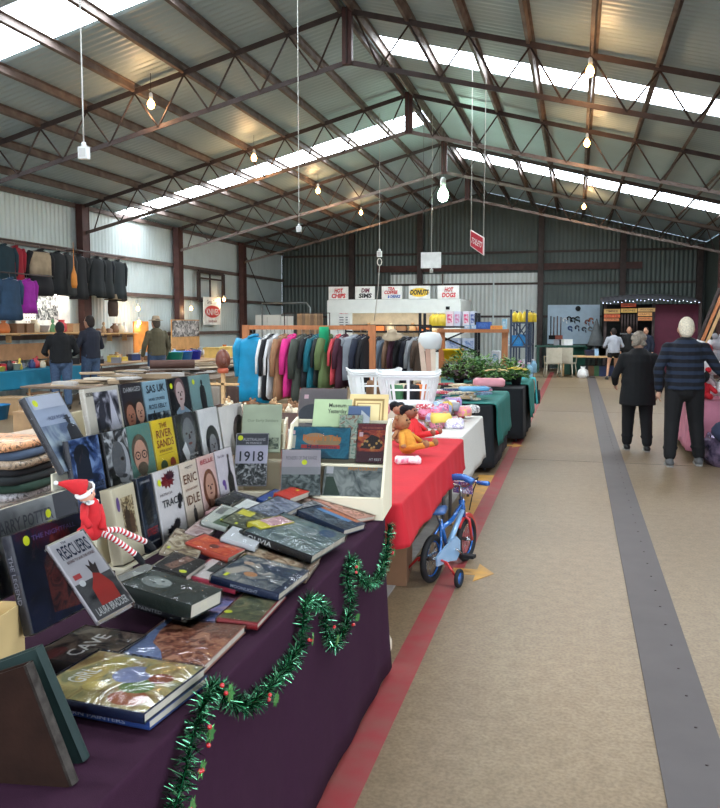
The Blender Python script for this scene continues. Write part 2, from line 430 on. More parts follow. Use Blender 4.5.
# ================================================================ BOOKS
def atd(x, y, d): return V((0, 0, EYE)) + _ray(x, y) * d
def fr3(BL, BR, TL):
    x = BR - BL; w = x.length; x.normalize(); y = TL - BL; y = y - x * y.dot(x); h = y.length; y.normalize()
    return frame(BL, x, y, x.cross(y)), w, h
WHITE = (238, 236, 228); INK = (24, 24, 28)
class Art:
    """flat printed shapes on a cover, in fractions of its width and height"""
    def __init__(s, w, h): s.mb = MB(); s.w = w; s.h = h; s.z = .0006
    def up(s): s.z += .00018; return s.z
    def poly(s, pts, m):
        z = s.up(); s.mb.add([(x * s.w, y * s.h, z) for x, y in pts], [tuple(range(len(pts)))], m)
    def rect(s, x0, y0, x1, y1, m): s.poly([(x0, y0), (x1, y0), (x1, y1), (x0, y1)], m)
    def ell(s, cx, cy, rx, ry, m, n=16, a=0):
        s.poly([(cx + rx * math.cos(2 * PI * k / n) * math.cos(a) - ry * math.sin(2 * PI * k / n) * math.sin(a),
                 cy + (rx * math.cos(2 * PI * k / n) * math.sin(a) + ry * math.sin(2 * PI * k / n) * math.cos(a))) for k in range(n)], m)
    def clipx(s, v): return min(.99, max(.01, v))
    def head(s, cx, cy, r, skin, hair, cloth, glasses=False, beard=False, long=False):
        q = s.w / s.h; c = s.clipx
        s.poly([(c(cx - 2.2 * r), .01), (c(cx - 1.9 * r), c(cy - r * q * 1.9)), (cx - .5 * r, c(cy - r * q * 1.2)), (cx + .5 * r, c(cy - r * q * 1.2)), (c(cx + 1.9 * r), c(cy - r * q * 1.9)), (c(cx + 2.2 * r), .01)], cloth)
        if long: s.ell(cx, c(cy - r * q * .2), r * 1.2, r * q * 1.5, hair)
        s.poly([(cx - .35 * r, cy - r * q * 1.5), (cx + .35 * r, cy - r * q * 1.5), (cx + .35 * r, cy - .6 * r * q), (cx - .35 * r, cy - .6 * r * q)], skin)
        s.ell(cx, cy + .25 * r * q, r * 1.0, r * q * 1.15, hair)
        s.ell(cx, cy - .05 * r * q, r * .8, r * q * 1.1, skin)
        dk = col((60, 40, 34), .5)
        for d in (-1, 1): s.ell(cx + d * .32 * r, cy + .1 * r * q, .14 * r, .07 * r * q, dk, 8)
        s.ell(cx, cy - .52 * r * q, .26 * r, .08 * r * q, col((120, 58, 52), .5), 8)
        s.poly([(cx - .07 * r, cy + .05 * r * q), (cx + .07 * r, cy + .05 * r * q), (cx + .14 * r, cy - .25 * r * q), (cx - .14 * r, cy - .25 * r * q)], dk if not glasses else skin)
        if beard: s.ell(cx, cy - .75 * r * q, .6 * r, .42 * r * q, hair)
        if glasses:
            for d in (-1, 1):
                s.ell(cx + d * .38 * r, cy + .1 * r * q, .32 * r, .26 * r * q, col(INK, .4)); s.ell(cx + d * .38 * r, cy + .1 * r * q, .24 * r, .19 * r * q, skin)
                s.ell(cx + d * .36 * r, cy + .1 * r * q, .1 * r, .06 * r * q, dk, 8)
    def figure(s, cx, y0, hh, m, hat=False):
        q = s.w / s.h; a = hh / q
        s.poly([(cx - .14 * a, y0), (cx + .16 * a, y0), (cx + .19 * a, y0 + .55 * hh), (cx + .15 * a, y0 + .78 * hh), (cx + .04 * a, y0 + .84 * hh), (cx - .04 * a, y0 + .84 * hh), (cx - .15 * a, y0 + .77 * hh), (cx - .2 * a, y0 + .5 * hh)], m)
        s.ell(cx, y0 + .91 * hh, .06 * a, .075 * hh, m)
        if hat: s.ell(cx, y0 + .95 * hh, .12 * a, .015 * hh, m); s.rect(cx - .06 * a, y0 + .95 * hh, cx + .06 * a, y0 + 1.02 * hh, m)
m_pages = mat('book_pages', (222, 214, 194), .8, stretch=(2, 2, 400), scale=3, var=.08)
m_stick = mat('yellow_sticker', (226, 232, 40), .5, var=.03)
m_pstick = mat('pale_sticker', (232, 196, 200), .5, var=.04)
def book(name, label, M, w, h, t, cover, art=None, text=(), spine=(), hard=True, wrap=True, stick=None, group=None, pages=True, sm=None, spm=None):
    r = thing(name, label, 'book', mw=M, group=group)
    bt = .0028 if hard else .0008; o = .003 if hard else 0; cm = cover
    mb = MB()
    mb.box((w / 2, h / 2, -bt / 2), (w, h, bt), cm); mb.box((w / 2, h / 2, -t + bt / 2), (w, h, bt), cm)
    n = 6; ring0 = []; ring1 = []
    sp = spm or cm
    for k in range(n + 1):
        a = PI * k / n; x = -math.sin(a) * min(.004, t * .25); z = -t / 2 + math.cos(a) * t / 2
        ring0.append((x, 0, z)); ring1.append((x, h, z))
    mb.loft([ring0, ring1], sp, False, True, False)
    mb.box((.001, h / 2, -t / 2), (.002, h, t - .0005), sp)
    part(mb, 'cover', r)
    mb = MB(); mb.box(((w - o) / 2 + .001, h / 2, -t / 2), (w - o - .002, h - 2 * o, t - 2 * bt), m_pages); part(mb, 'page_block', r)
    if art:
        A = Art(w, h); art(A)
        if A.mb.v: part(A.mb, 'cover_picture', r)
        z = A.z + .0003
    else: z = .0008
    if text:
        for tx in text:
            mb = MB(); put_text(mb, tx[0], tx[1] * w, tx[2] * h, tx[3] * w, tx[4] * h, tx[5], z); part(mb, 'title_lettering', r)
    if spine:
        mb = MB(); T = Matrix(((0, 0, -1, -min(.004, t * .25) - .0008), (-1, 0, 0, h), (0, 1, 0, 0), (0, 0, 0, 1)))
        # text runs down the spine: local x -> -y, local y -> z
        T = Matrix(((0, 0, -1, -min(.004, t * .25) - .0008), (-1, 0, 0, h), (0, 1, 0, -t), (0, 0, 0, 1)))
        mb.T = T
        for tx in spine: put_text(mb, tx[0], tx[1] * h, tx[2] * t, tx[3] * h, tx[4] * t, tx[5], 0)
        part(mb, 'spine_lettering', r)
    if stick:
        mb = MB(); m = sm or m_stick
        if len(stick) == 2: mb.T = Matrix.Translation((stick[0] * w, stick[1] * h, z + .0004)); mb.lathe([(.0125, 0), (.0125, .0002), (.0002, .0002)], (0, 0, 0), m, 16, smooth=False)
        else: mb.box((stick[0] * w, stick[1] * h, z + .0005), (stick[2], stick[3], .0003), m)
        k = part(mb, 'price_sticker', r)
    if wrap:
        mb = MB(); e = .003; nx, ny = 7, 9; sd = ru(0, 99); g = []
        for j in range(ny + 1):
            row = []
            for i in range(nx + 1):
                x = -e - .003 + (w + 2 * e + .003) * i / nx; y = -e + (h + 2 * e) * j / ny
                edge = min(i, nx - i, j, ny - j); zz = z + .0015 + (0 if edge == 0 else .0035 * abs(noise.noise(V((x * 14 + sd, y * 14, sd)))))
                row.append((x, y, zz))
            g.append(row)
        mb.loft(g, plastic_wrap(), False, True, False)
        x0, x1, y0, y1, zb, zt = -e - .003, w + e, -e, h + e, -t - .0005, z + .0015
        mb.add([(x0, y0, zb), (x1, y0, zb), (x1, y1, zb), (x0, y1, zb), (x0, y0, zt), (x1, y0, zt), (x1, y1, zt), (x0, y1, zt)],
               [(0, 1, 5, 4), (1, 2, 6, 5), (2, 3, 7, 6), (3, 0, 4, 7)], plastic_wrap())
        part(mb, 'plastic_sleeve', r, 'clear wrinkled plastic sleeve')
    return r
C = lambda *a: col(a, .4)
T_ = lambda s, x, y, w, h, m: (s, x, y, w, h, m)

# ---------------------------------------------------------------- tables with cloths
def cloth(name, label, x0, x1, y0, y1, z, bottom, m, cat='tablecloth', wave=.02, rad=.03, seed=1, group=None, drop=None, rz=0, flare=.03):
    """a cloth over a table: flat top and hanging skirt with folds"""
    mb = MB(); pts = []; cx, cy = (x0 + x1) / 2, (y0 + y1) / 2; hx, hy = (x1 - x0) / 2, (y1 - y0) / 2
    def side(ax, ay, bx, by, nx, ny):
        L = math.hypot(bx - ax, by - ay); n = max(4, int(L / .035))
        for i in range(n): t = i / n; pts.append((ax + (bx - ax) * t, ay + (by - ay) * t, nx, ny))
    def corner(px, py, a0):
        for k in range(5): a = a0 + PI / 2 * (k + .5) / 5; pts.append((px + math.cos(a) * rad, py + math.sin(a) * rad, math.cos(a), math.sin(a)))
    r = rad
    side(hx, -hy + r, hx, hy - r, 1, 0); corner(hx - r, hy - r, 0)
    side(hx - r, hy, -hx + r, hy, 0, 1); corner(-hx + r, hy - r, PI / 2)
    side(-hx, hy - r, -hx, -hy + r, -1, 0); corner(-hx + r, -hy + r, PI)
    side(-hx + r, -hy, hx - r, -hy, 0, -1); corner(hx - r, -hy + r, 1.5 * PI)
    rings = []; N = len(pts); levels = [0, .008, .02] + [.02 + (z - bottom - .02) * k / 7 for k in range(1, 8)]
    for li, d in enumerate(levels):
        ring = []; t = d / (z - bottom); s_ = 0
        for i, (px, py, nx, ny) in enumerate(pts):
            if i: s_ += math.hypot(px - pts[i - 1][0], py - pts[i - 1][1])
            f = noise.noise(V((s_ * 3.1 + seed * 7, t * .6, seed))) * 1.3 + noise.noise(V((s_ * 8 + seed, t * .8, 3 + seed))) * .6
            off = (.0 if li == 0 else .006) + t ** .7 * (wave * (f + .6) + flare * t * .5)
            dz = d
            if li == len(levels) - 1: dz += noise.noise(V((s_ * 1.5, seed, 9))) * .012 - .006
            dz = min(dz, z - .004)
            ring.append((px + nx * off, py + ny * off, z - dz))
        rings.append(ring)
    n = N
    mb.loft(rings[::-1], m, False, True)
    mb.add(rings[0], [tuple(range(N))], m)
    o = mb.build(name); o.location = (cx, cy, 0); o.rotation_euler = (0, 0, rz); modi(o, 'SOLIDIFY', thickness=.002, offset=-1)
    return tag(o, label, cat, group)
def table(label, x0, x1, y0, y1, z, m=None, legs=True, rz=0, group=None, lm=None, th=.03):
    m = m or mat('trestle_top', (150, 122, 92), .6, scale=3, stretch=(1, 8, 1)); lm = lm or mat('grey_steel_leg', (110, 112, 114), .4, .7)
    t = thing('folding_table', label, 'table', ((x0 + x1) / 2, (y0 + y1) / 2, 0), rz, group)
    mb = MB(); mb.box((0, 0, z - th / 2), (x1 - x0, y1 - y0, th), m); part(mb, 'table_top', t)
    hx, hy = (x1 - x0) / 2 - .07, (y1 - y0) / 2 - .12
    for sx in (-1, 1):
        for sy in (-1, 1):
            mb = MB(); mb.tube([(sx * hx, sy * hy, z - th), (sx * hx, sy * hy, .0)], .014, lm, 8); part(mb, 'leg', t)
    return t
ZT = .76
m_purple = mat('plum_cloth', (50, 24, 42), .95, var=.06, scale=30, bump=.1, bscale=400, spec=.15)
table('folding table hidden under the plum cloth of the book stall', -2.05, -.9, .35, 3.6, ZT - .004)
cloth('tablecloth', 'dark plum cloth hanging to the floor over the book stall in front', -2.1, -.845, .3, 3.72, ZT, .035, m_purple, seed=2, wave=.012, flare=.05)

# ---------------------------------------------------------------- three tier rack with standing books
m_cream = mat('cream_board', (226, 216, 188), .6, var=.05, scale=3)
rk = thing('display_rack', 'long cream stepped rack holding three rows of standing books', 'rack', (0, 0, ZT))
ROWS = {3: (-1.46, .09), 2: (-1.60, .265), 1: (-1.75, .43)}
def row_y(px, row):
    X = ROWS[row][0] - .03; yt = {1: 390 - .123 * (px - 75), 2: 442 - .234 * (px - 60), 3: 473 - .338 * (px - 150)}[row]
    p = atx(px, yt, X); return p.y, p.z
for k, (X, hz) in ROWS.items():
    ya = row_y({3: 103, 2: 59, 1: 60}[k], k)[0] + (0 if k > 1 else .1); yb = row_y({3: 227, 2: 212, 1: 204}[k], k)[0]
    mb = MB(); mb.box((X + .0, (ya + yb) / 2, hz - .006), (.08 if k == 3 else .11, yb - ya, .01), m_cream); part(mb, 'shelf', rk)
    if k < 3: mb = MB(); mb.box((X + .058, (ya + yb) / 2, hz - .01), (.008, yb - ya, .022), m_cream); part(mb, 'shelf_lip', rk)
    for y in (ya + .1, yb - .1):
        mb = MB(); mb.box((X - .02, y, (hz - .012) / 2), (.06, .012, hz - .012), m_cream); part(mb, 'riser', rk)
    xb = X - .062; mb = MB(); mb.box((xb, (ya + yb) / 2, hz + .06), (.006, yb - ya, .14), m_cream); part(mb, 'back_board', rk)

def rowbook(row, px0, px1, label, cover, t=.022, dh=0, lean=None, dz=0, dx=0, name='hardback_book', **k):
    lean = math.radians(9 if lean is None else lean)
    X, hz = ROWS[row]; X += dx
    ya, za = row_y(px0, row); yb, zb = row_y(px1, row)
    base = ZT + hz + .001 + dz; h = ((za + zb) / 2 - base) / math.cos(lean) + dh
    x = V((0, 1, 0)); y = V((-math.sin(lean), 0, math.cos(lean))); M = frame((X + .035, ya + .002, base + t * math.sin(lean)), x, y, x.cross(y))
    return book(name, label, M, yb - ya - .006, h, t, cover, **k)
gB = None
bw1, bw2, bw3 = C(30, 30, 32), C(120, 122, 124), C(214, 214, 212)
skin, skin2 = C(196, 150, 126), C(170, 116, 92)
grey_ph = photo((40, 42, 46), (120, 124, 128), (220, 222, 224), 30)
# row 3, front
def art_sepia(A):
    A.rect(.3, .3, .85, .85, photo((90, 72, 50), (150, 128, 92), (206, 190, 150), 60)); A.figure(.5, .34, .4, C(70, 54, 40)); A.figure(.68, .34, .32, C(96, 70, 52)); A.ell(.16, .78, .07, .1, C(112, 84, 140))
rowbook(3, 104, 127, 'thick cream book with sepia photograph, left end of the rack front row', C(214, 202, 172), t=.045, art=art_sepia, dh=-.01, dx=.0)
def art_navy(A):
    A.rect(.0, .0, 1, .45, photo((16, 22, 34), (34, 46, 62), (70, 84, 96), 25)); A.figure(.45, .35, .6, C(10, 12, 18), True); A.rect(.1, .1, .9, .12, C(150, 150, 150))
rowbook(3, 130, 145, 'dark navy book with hatted figure and red title, rack front row', C(28, 38, 54), art=art_navy, text=[T_('STREET', .12, .2, .76, .1, C(168, 40, 44)), T_('JOHN HARRIS', .12, .9, .7, .05, C(170, 170, 170))])
def art_trace(A):
    r = C(120, 24, 34); d = C(30, 26, 32); rs = random.Random(4)
    for cx, cy, rx, ry, m in ((.5, .84, .3, .13, r), (.62, .9, .2, .08, C(60, 20, 40)), (.88, .52, .12, .1, d), (.82, .42, .08, .06, d), (.45, .12, .3, .1, d), (.62, .2, .16, .08, d), (.3, .06, .2, .05, d)):
        n = 22; A.poly([(min(.99, max(.01, cx + rx * math.cos(2 * PI * k / n) * (1 if k % 2 else .55 + .4 * rs.random()))), min(.99, max(.01, cy + ry * math.sin(2 * PI * k / n) * (1 if k % 2 else .6)))) for k in range(n)], m)
rowbook(3, 147, 172, 'white book titled TRACE with dark red and black splatters, rack front row', C(216, 210, 206), art=art_trace, text=[T_('TRACE', .14, .47, .74, .11, C(28, 28, 34)), T_('PATRICIA', .1, .64, .5, .035, C(90, 80, 84))], stick=(.14, .84))
def art_idle(A):
    A.figure(.5, .04, .3, C(70, 66, 66)); A.rect(.2, .44, .8, .445, C(160, 120, 90)); A.rect(.35, .9, .65, .905, C(70, 70, 70))
rowbook(3, 173, 190, 'cream book with large brown two line title and small man, rack front row', C(222, 206, 186), art=art_idle, text=[T_('ERIC', .1, .68, .8, .14, C(112, 70, 44)), T_('IDLE', .1, .36, .8, .14, C(112, 70, 44)), T_('A SORTABIOGRAPHY', .12, .57, .76, .035, C(140, 90, 70)), T_('always look', .25, .91, .5, .03, C(60, 60, 60))])
rowbook(3, 191, 208, 'pink book with a woman\'s portrait in the front row on the rack', C(222, 188, 178), art=lambda A: A.head(.5, .5, .34, skin, C(120, 70, 44), C(190, 120, 104), long=True), text=[T_('BELLE', .12, .88, .76, .07, C(170, 60, 70)), T_('A MEMOIR', .2, .06, .6, .04, C(240, 230, 220))])
def art_bottle(A):
    A.poly([(.5, .06), (.86, .06), (.86, .5), (.76, .62), (.74, .84), (.66, .84), (.62, .62), (.5, .5)], C(26, 26, 30)); A.rect(.64, .84, .76, .9, C(60, 40, 40))
    A.ell(.25, .46, .1, .05, C(120, 80, 160)); A.ell(.3, .4, .06, .07, C(120, 80, 160))
rowbook(3, 209, 226, 'white book with tall black bottle and purple scribble, rack front row', C(214, 206, 208), art=art_bottle, text=[T_('The Cellar', .1, .88, .4, .05, C(120, 110, 120))])
# row 2
def art_police(A):
    A.rect(0, .34, 1, 1, photo((24, 34, 58), (58, 82, 128), (128, 152, 190), 16, 2)); A.ell(.35, .76, .26, .16, C(26, 30, 40)); A.poly([(.1, .4), (.62, .4), (.6, .68), (.4, .8), (.14, .7)], C(36, 40, 52)); A.rect(0, 0, 1, .14, C(70, 84, 112))
rowbook(2, 60, 91, 'blue book titled POLICE RESCUE BOMB DISPOSAL, left end of the middle row on the rack', C(92, 110, 144), art=art_police, spm=C(20, 26, 40), text=[T_('POLICE RESCUE', .06, .27, .88, .085, C(14, 16, 24)), T_('BOMB DISPOSAL', .06, .16, .88, .085, C(14, 16, 24)), T_('KELLY HART', .3, .05, .6, .05, C(170, 180, 196))])
def art_face(A):
    A.rect(0, 0, 1, 1, photo((18, 18, 20), (70, 72, 74), (190, 192, 192), 14, 5)); A.ell(.62, .5, .34, .32, C(168, 170, 172)); A.ell(.5, .56, .3, .28, C(96, 98, 100)); A.ell(.66, .56, .08, .03, C(20, 20, 22)); A.ell(.64, .3, .12, .03, C(50, 50, 52)); A.poly([(.02, .02), (.5, .02), (.4, .3), (.1, .4)], C(16, 22, 18))
rowbook(2, 94, 118, 'black book with close up grey face beside the blue police book', C(26, 26, 28), art=art_face, dx=.004)
rowbook(2, 119, 143, 'teal book with a bearded man in round glasses and yellow title in the middle row', C(92, 136, 124), art=lambda A: A.head(.42, .5, .36, skin, C(96, 84, 70), C(30, 30, 34), glasses=True, beard=True), text=[T_('BRIT', .1, .03, .85, .16, C(226, 206, 60))])
def art_yel(A):
    A.poly([(.2, .04), (.4, .04), (.36, .2), (.28, .2)], C(60, 84, 50)); A.ell(.3, .24, .16, .09, C(52, 88, 60)); A.ell(.72, .22, .14, .12, C(150, 60, 40)); A.rect(.7, .04, .74, .14, C(110, 50, 40)); A.rect(.12, .42, .8, .425, C(120, 80, 30))
rowbook(2, 144, 166, 'bright yellow book with brown block title and two small trees in the middle row', C(224, 196, 44), art=art_yel, text=[T_('THE', .32, .86, .36, .08, C(140, 60, 34)), T_('RIVER', .14, .7, .72, .13, C(140, 60, 34)), T_('SANDS', .1, .54, .8, .13, C(140, 60, 34)), T_('a true account', .18, .46, .6, .05, C(120, 70, 34))])
rowbook(2, 168, 190, 'black book with grey portrait of a man in white collar, middle row', C(30, 30, 34), art=lambda A: (A.head(.52, .62, .36, bw2, C(70, 72, 74), bw1), A.poly([(.1, .4), (.3, .52), (.42, .3), (.3, .1)], bw3)), text=[T_('Trooping', .2, .24, .6, .06, bw3), T_('the Colour', .2, .16, .66, .06, bw3), T_('Day by Day', .28, .07, .5, .05, bw3)])
rowbook(2, 192, 211, 'white book with a dark drawn head looking down in the middle row', C(220, 218, 214), art=lambda A: (A.ell(.52, .36, .36, .32, C(48, 48, 50)), A.head(.52, .3, .26, C(140, 140, 140), C(40, 40, 42), C(60, 60, 62))), dh=.0)
def art_oval(A): A.ell(.72, .42, .28, .36, C(74, 60, 58), a=-.3); A.ell(.78, .4, .2, .28, C(44, 36, 38), a=-.3)
rowbook(2, 213, 236, 'white book with a dark brown oval, right end of the middle row', C(222, 216, 208), art=art_oval, t=.02, dh=-.01)
# row 1
def art_grey1(A): A.rect(.22, .06, .94, .92, photo((40, 40, 48), (120, 118, 128), (214, 212, 218), 12, 3)); A.poly([(.3, .1), (.5, .5), (.46, .88), (.3, .6)], C(60, 60, 70)); A.poly([(.6, .1), (.9, .2), (.7, .9)], C(200, 198, 206))
rowbook(1, 76, 111, 'grey cream book with a frosted picture behind crinkled plastic, top row of the rack', C(206, 198, 182), art=art_grey1, text=[T_('OSCAR', .02, .86, .2, .07, C(40, 40, 40))])
rowbook(1, 112, 134, 'dark book with two faces and small white title, top row of the rack', C(48, 44, 50), art=lambda A: (A.head(.3, .4, .26, skin2, C(60, 40, 34), C(40, 30, 30)), A.head(.74, .44, .24, skin, C(50, 40, 36), C(60, 50, 50))), text=[T_('DAMAGED', .1, .84, .8, .09, C(180, 180, 180))])
def art_sas(A): A.rect(0, 0, 1, .36, photo((40, 50, 60), (100, 120, 130), (180, 190, 190), 20, 4)); A.figure(.3, .02, .4, C(26, 32, 36)); A.figure(.7, .02, .36, C(34, 40, 44))
rowbook(1, 135, 159, 'pale blue book with large dark capitals and soldiers, top row of the rack', C(148, 178, 190), art=art_sas, text=[T_('SAS UK', .1, .76, .8, .16, C(28, 34, 44)), T_('ROSS KELLY', .12, .44, .76, .09, C(34, 48, 66)), T_('WAR STORIES', .14, .6, .7, .06, C(50, 64, 80))])
rowbook(1, 160, 181, 'black book with a pale suited figure under shiny plastic, top row of the rack', C(34, 36, 42), art=lambda A: (A.head(.52, .66, .26, C(200, 176, 170), C(120, 90, 90), C(150, 176, 196)), A.rect(0, 0, .2, 1, C(20, 22, 26))), stick=(.12, .84))
rowbook(1, 182, 203, 'blue green book with dark standing man, right end of rack top row', C(128, 160, 158), art=lambda A: (A.figure(.55, .1, .8, C(30, 32, 36)), A.rect(0, 0, 1, .16, C(170, 180, 176))), stick=(.16, .86))
# large atlas-like book at the left end of the top row
def art_atlas(A):
    A.rect(0, 0, 1, .6, photo((96, 110, 136), (142, 156, 172), (186, 198, 200), 9, 8)); A.figure(.82, .02, .66, C(34, 36, 44), True)
    for x in (.3, .36): A.figure(x, .16, .16, C(40, 50, 66))
    A.rect(.05, .82, .95, .995, C(196, 200, 212))
BL, BR, TL = atx(65, 472, -1.60), atx(97, 462, -1.60), atx(36, 396, -1.74)
M, w_, h_ = fr3(BL, BR, TL)
book('hardback_book', 'large pale blue grey book with hatted man, leaning at the rack left end', M, w_, h_, .028, C(168, 178, 196), spm=C(22, 28, 42), art=art_atlas, text=[T_('ALEX ROWE', .3, .66, .5, .05, C(90, 100, 130))], stick=(.16, .9))

# ---------------------------------------------------------------- two white display boxes with leaning books
def display_box(label, BRpx, d, w, h, th, nm='display_box'):
    P = atd(BRpx[0], BRpx[1], d); P = V((P.x, P.y, ZT)); ax = V((math.cos(th), math.sin(th), 0)); ay = V((-math.sin(th), math.cos(th), 0))
    M = frame(P - ax * w, ax, ay, (0, 0, 1)); t = thing(nm, label, 'display box', mw=M)
    prof = [(0, .001), (0, .105), (.19, h), (.31, h + .02), (.31, .001)]
    for x, n in ((0, 'side_panel'), (w - .012, 'side_panel')):
        mb = MB(); mb.T = Matrix(((0, 0, 1, 0), (1, 0, 0, 0), (0, 1, 0, 0), (0, 0, 0, 1))); mb.prism(prof, x, x + .012, m_cream); part(mb, n, t)
    mb = MB(); mb.box((w / 2, .006, .05), (w - .024, .01, .098), m_cream); part(mb, 'front_panel', t)
    for y, z0, dd in ((.012, .1, .05), (.1, .235, .05), (.2, .35, .06)):
        mb = MB(); mb.box((w / 2, y + dd / 2, z0 - .006), (w - .024, dd, .008), m_cream); part(mb, 'shelf', t)
    mb = MB(); mb.box((w / 2, .306, h / 2 + .01), (w - .024, .008, h), m_cream); part(mb, 'back_panel', t)
    return t
def boxbook(x0, x1, yt, yb, d0, lean, label, cover, t=.014, dx=0, name='hardback_book', tilt=None, **k):
    k_ = .165 if (x0 > 281 or d0 == 4.0 and x0 > 290) else 0
    da, db = d0 + k_ * (383 - x0) / 221, d0 + k_ * (383 - x1) / 221
    s0 = yb + (1.2 if k_ else 0)
    BL, BR = atd(x0, yb, da), atd(x1, yb, db); BR.z = BL.z; d1 = da + lean; TL = atd(x0 + dx, yt, d1)
    M, w, h = fr3(BL, BR, TL); return book(name, label, M, w, h, t, cover, **k)
display_box('larger cream display box of local history books, far end of the plum table', (383, 517), 3.755, .475, .41, math.radians(5))
display_box('smaller cream display box left of the larger one, holding the 1918 book', (283, 497), 3.9, .24, .40, YAW)
def art_1918(A):
    A.rect(0, .0, 1, .42, photo((20, 20, 22), (84, 84, 86), (190, 190, 190), 45, 2)); A.rect(.0, .78, 1, 1, C(70, 70, 78)); A.rect(0, .76, 1, .78, C(180, 180, 190))
boxbook(234, 266, 434, 485.5, 3.84, .1, 'book titled 1918 with crowd of soldiers below, in the small display box', C(196, 190, 206), dx=8, art=art_1918, text=[T_('1918', .12, .46, .76, .2, C(26, 22, 40)), T_('AUSTRALIANS', .2, .86, .72, .06, C(190, 186, 190)), T_('IN FRANCE', .3, .8, .5, .04, C(190, 186, 190))], stick=(.12, .92))
def art_pg(A): A.rect(.06, .06, .44, .3, photo((24, 26, 26), (70, 76, 72), (150, 156, 146), 50)); A.rect(.5, .06, .96, .3, photo((60, 70, 60), (120, 130, 110), (170, 176, 150), 50, 3))
boxbook(241, 280, 405, 452, 3.96, .1, 'pale sage green book with two small photographs, back tier of the small display box', C(196, 204, 176), dx=1, art=art_pg, text=[T_('Our Early Settlers', .12, .62, .8, .07, C(150, 160, 130))])
# contents of the big box
boxbook(296, 343, 388.5, 440, 4.0, .1, 'grey book with a pale sticker standing in the back tier of the larger display box', C(132, 122, 122), dx=0, art=lambda A: (A.ell(.3, .5, .3, .2, C(74, 76, 84))), stick=(.14, .84, .022, .022), sm=m_pstick)
def art_mus(A): A.rect(0, .0, 1, .34, photo((86, 110, 84), (128, 146, 112), (156, 170, 138), 12)); A.rect(.05, .02, .55, .26, photo((90, 80, 60), (120, 120, 90), (60, 80, 60), 60, 2))
boxbook(311, 349, 399, 440, 3.965, .08, 'sage green booklet titled Museum Yesterday in the back tier of the larger display box', C(166, 184, 142), t=.008, dx=2, name='booklet', hard=False, art=art_mus, text=[T_('Museum', .4, .8, .46, .1, C(30, 36, 30)), T_('Yesterday', .38, .62, .5, .14, C(30, 36, 30))], wrap=False)
def art_cert(A):
    for m, q in ((C(150, 120, 70), .1), (C(222, 196, 140), .15), (C(168, 136, 84), .19), (C(228, 206, 152), .22)): A.rect(q, q + .02, 1 - q, 1 - q, m)
boxbook(347, 386, 394, 440, 4.0, .09, 'tan yellow book with a framed border in the back tier of the larger display box', C(220, 192, 136), dx=2, art=art_cert, wrap=False)
boxbook(346, 368, 406, 444, 3.93, .07, 'blue and white pamphlet between the green booklet and the tan book', C(112, 134, 172), t=.006, dx=0, name='pamphlet', hard=False, art=lambda A: A.poly([(.5, 0), (1, 0), (1, .7), (.6, .9)], C(222, 226, 228)))
def art_tale(A):
    A.rect(0, 0, 1, 1, photo((26, 96, 120), (40, 122, 146), (30, 82, 104), 10)); A.ell(.42, .62, .2, .2, C(190, 150, 110)); A.ell(.66, .55, .2, .2, C(166, 140, 100)); A.rect(0, .3, .1, .72, C(200, 196, 180)); A.rect(.2, .3, .85, .42, C(196, 60, 56))
boxbook(288, 348, 427, 457, 3.875, .06, 'wide teal book with orange and red lettering, middle tier of the larger display box', C(34, 110, 134), dx=2, art=art_tale, text=[T_("People's Tale", .22, .5, .64, .26, C(226, 130, 50)), T_('Melbourne', .3, .31, .5, .1, C(30, 60, 90))], stick=(.05, .82, .018, .02), sm=m_pstick)
def art_map(A): A.rect(0, 0, 1, 1, photo((120, 150, 130), (190, 200, 180), (150, 110, 90), 40, 4))
boxbook(337, 360, 415, 458, 3.90, .07, 'patterned green and pink brochure behind the teal book in the larger display box', C(170, 188, 170), t=.005, name='pamphlet', hard=False, art=art_map)
def art_mar(A):
    A.rect(0, .28, 1, .84, photo((70, 26, 32), (176, 66, 50), (208, 120, 60), 16, 3)); A.rect(0, .84, 1, 1, C(110, 34, 46)); A.poly([(.1, .36), (.3, .6), (.5, .72), (.75, .66), (.92, .44), (.8, .34)], C(44, 26, 30))
    for k in range(9): A.ell(.18 + .085 * k, .46 + .1 * math.sin(k * 1.1), .045, .035, C(206, 160, 90), 8)
boxbook(356, 384, 424, 462, 3.87, .07, 'maroon book with gold crowd picture, middle tier of the larger display box', C(74, 26, 40), dx=5, art=art_mar, text=[T_('THE STOCKMEN', .12, .87, .76, .05, C(190, 110, 90)), T_('AT REST', .45, .04, .45, .06, C(210, 210, 210))], stick=(.12, .72, .018, .022), sm=m_pstick)
def art_trees(A): A.rect(0, 0, 1, .45, photo((44, 52, 50), (90, 100, 98), (130, 138, 134), 30)); A.rect(0, .62, 1, 1, C(178, 168, 172))
boxbook(281, 320, 450, 495, 3.79, .08, 'grey pink book with dark trees, front tier left in the larger display box', C(150, 148, 150), dx=2, art=art_trees, text=[T_('PIONEERS OF THE RANGE', .1, .78, .8, .08, C(120, 116, 120))], stick=(.58, .72))
def art_gr(A): A.rect(0, 0, 1, .82, photo((84, 92, 92), (136, 142, 138), (176, 180, 174), 14, 6)); A.poly([(.02, .02), (.3, .02), (.16, .6), (.04, .6)], C(60, 80, 66)); A.rect(.03, .7, .15, .94, C(210, 208, 210))
boxbook(322, 382, 464, 495.5, 3.79, .07, 'wide grey book with orange title, front tier right in the larger display box', C(140, 144, 142), dx=2, art=art_gr, text=[T_('HIGH COUNTRY', .4, .82, .5, .12, C(222, 150, 50))])

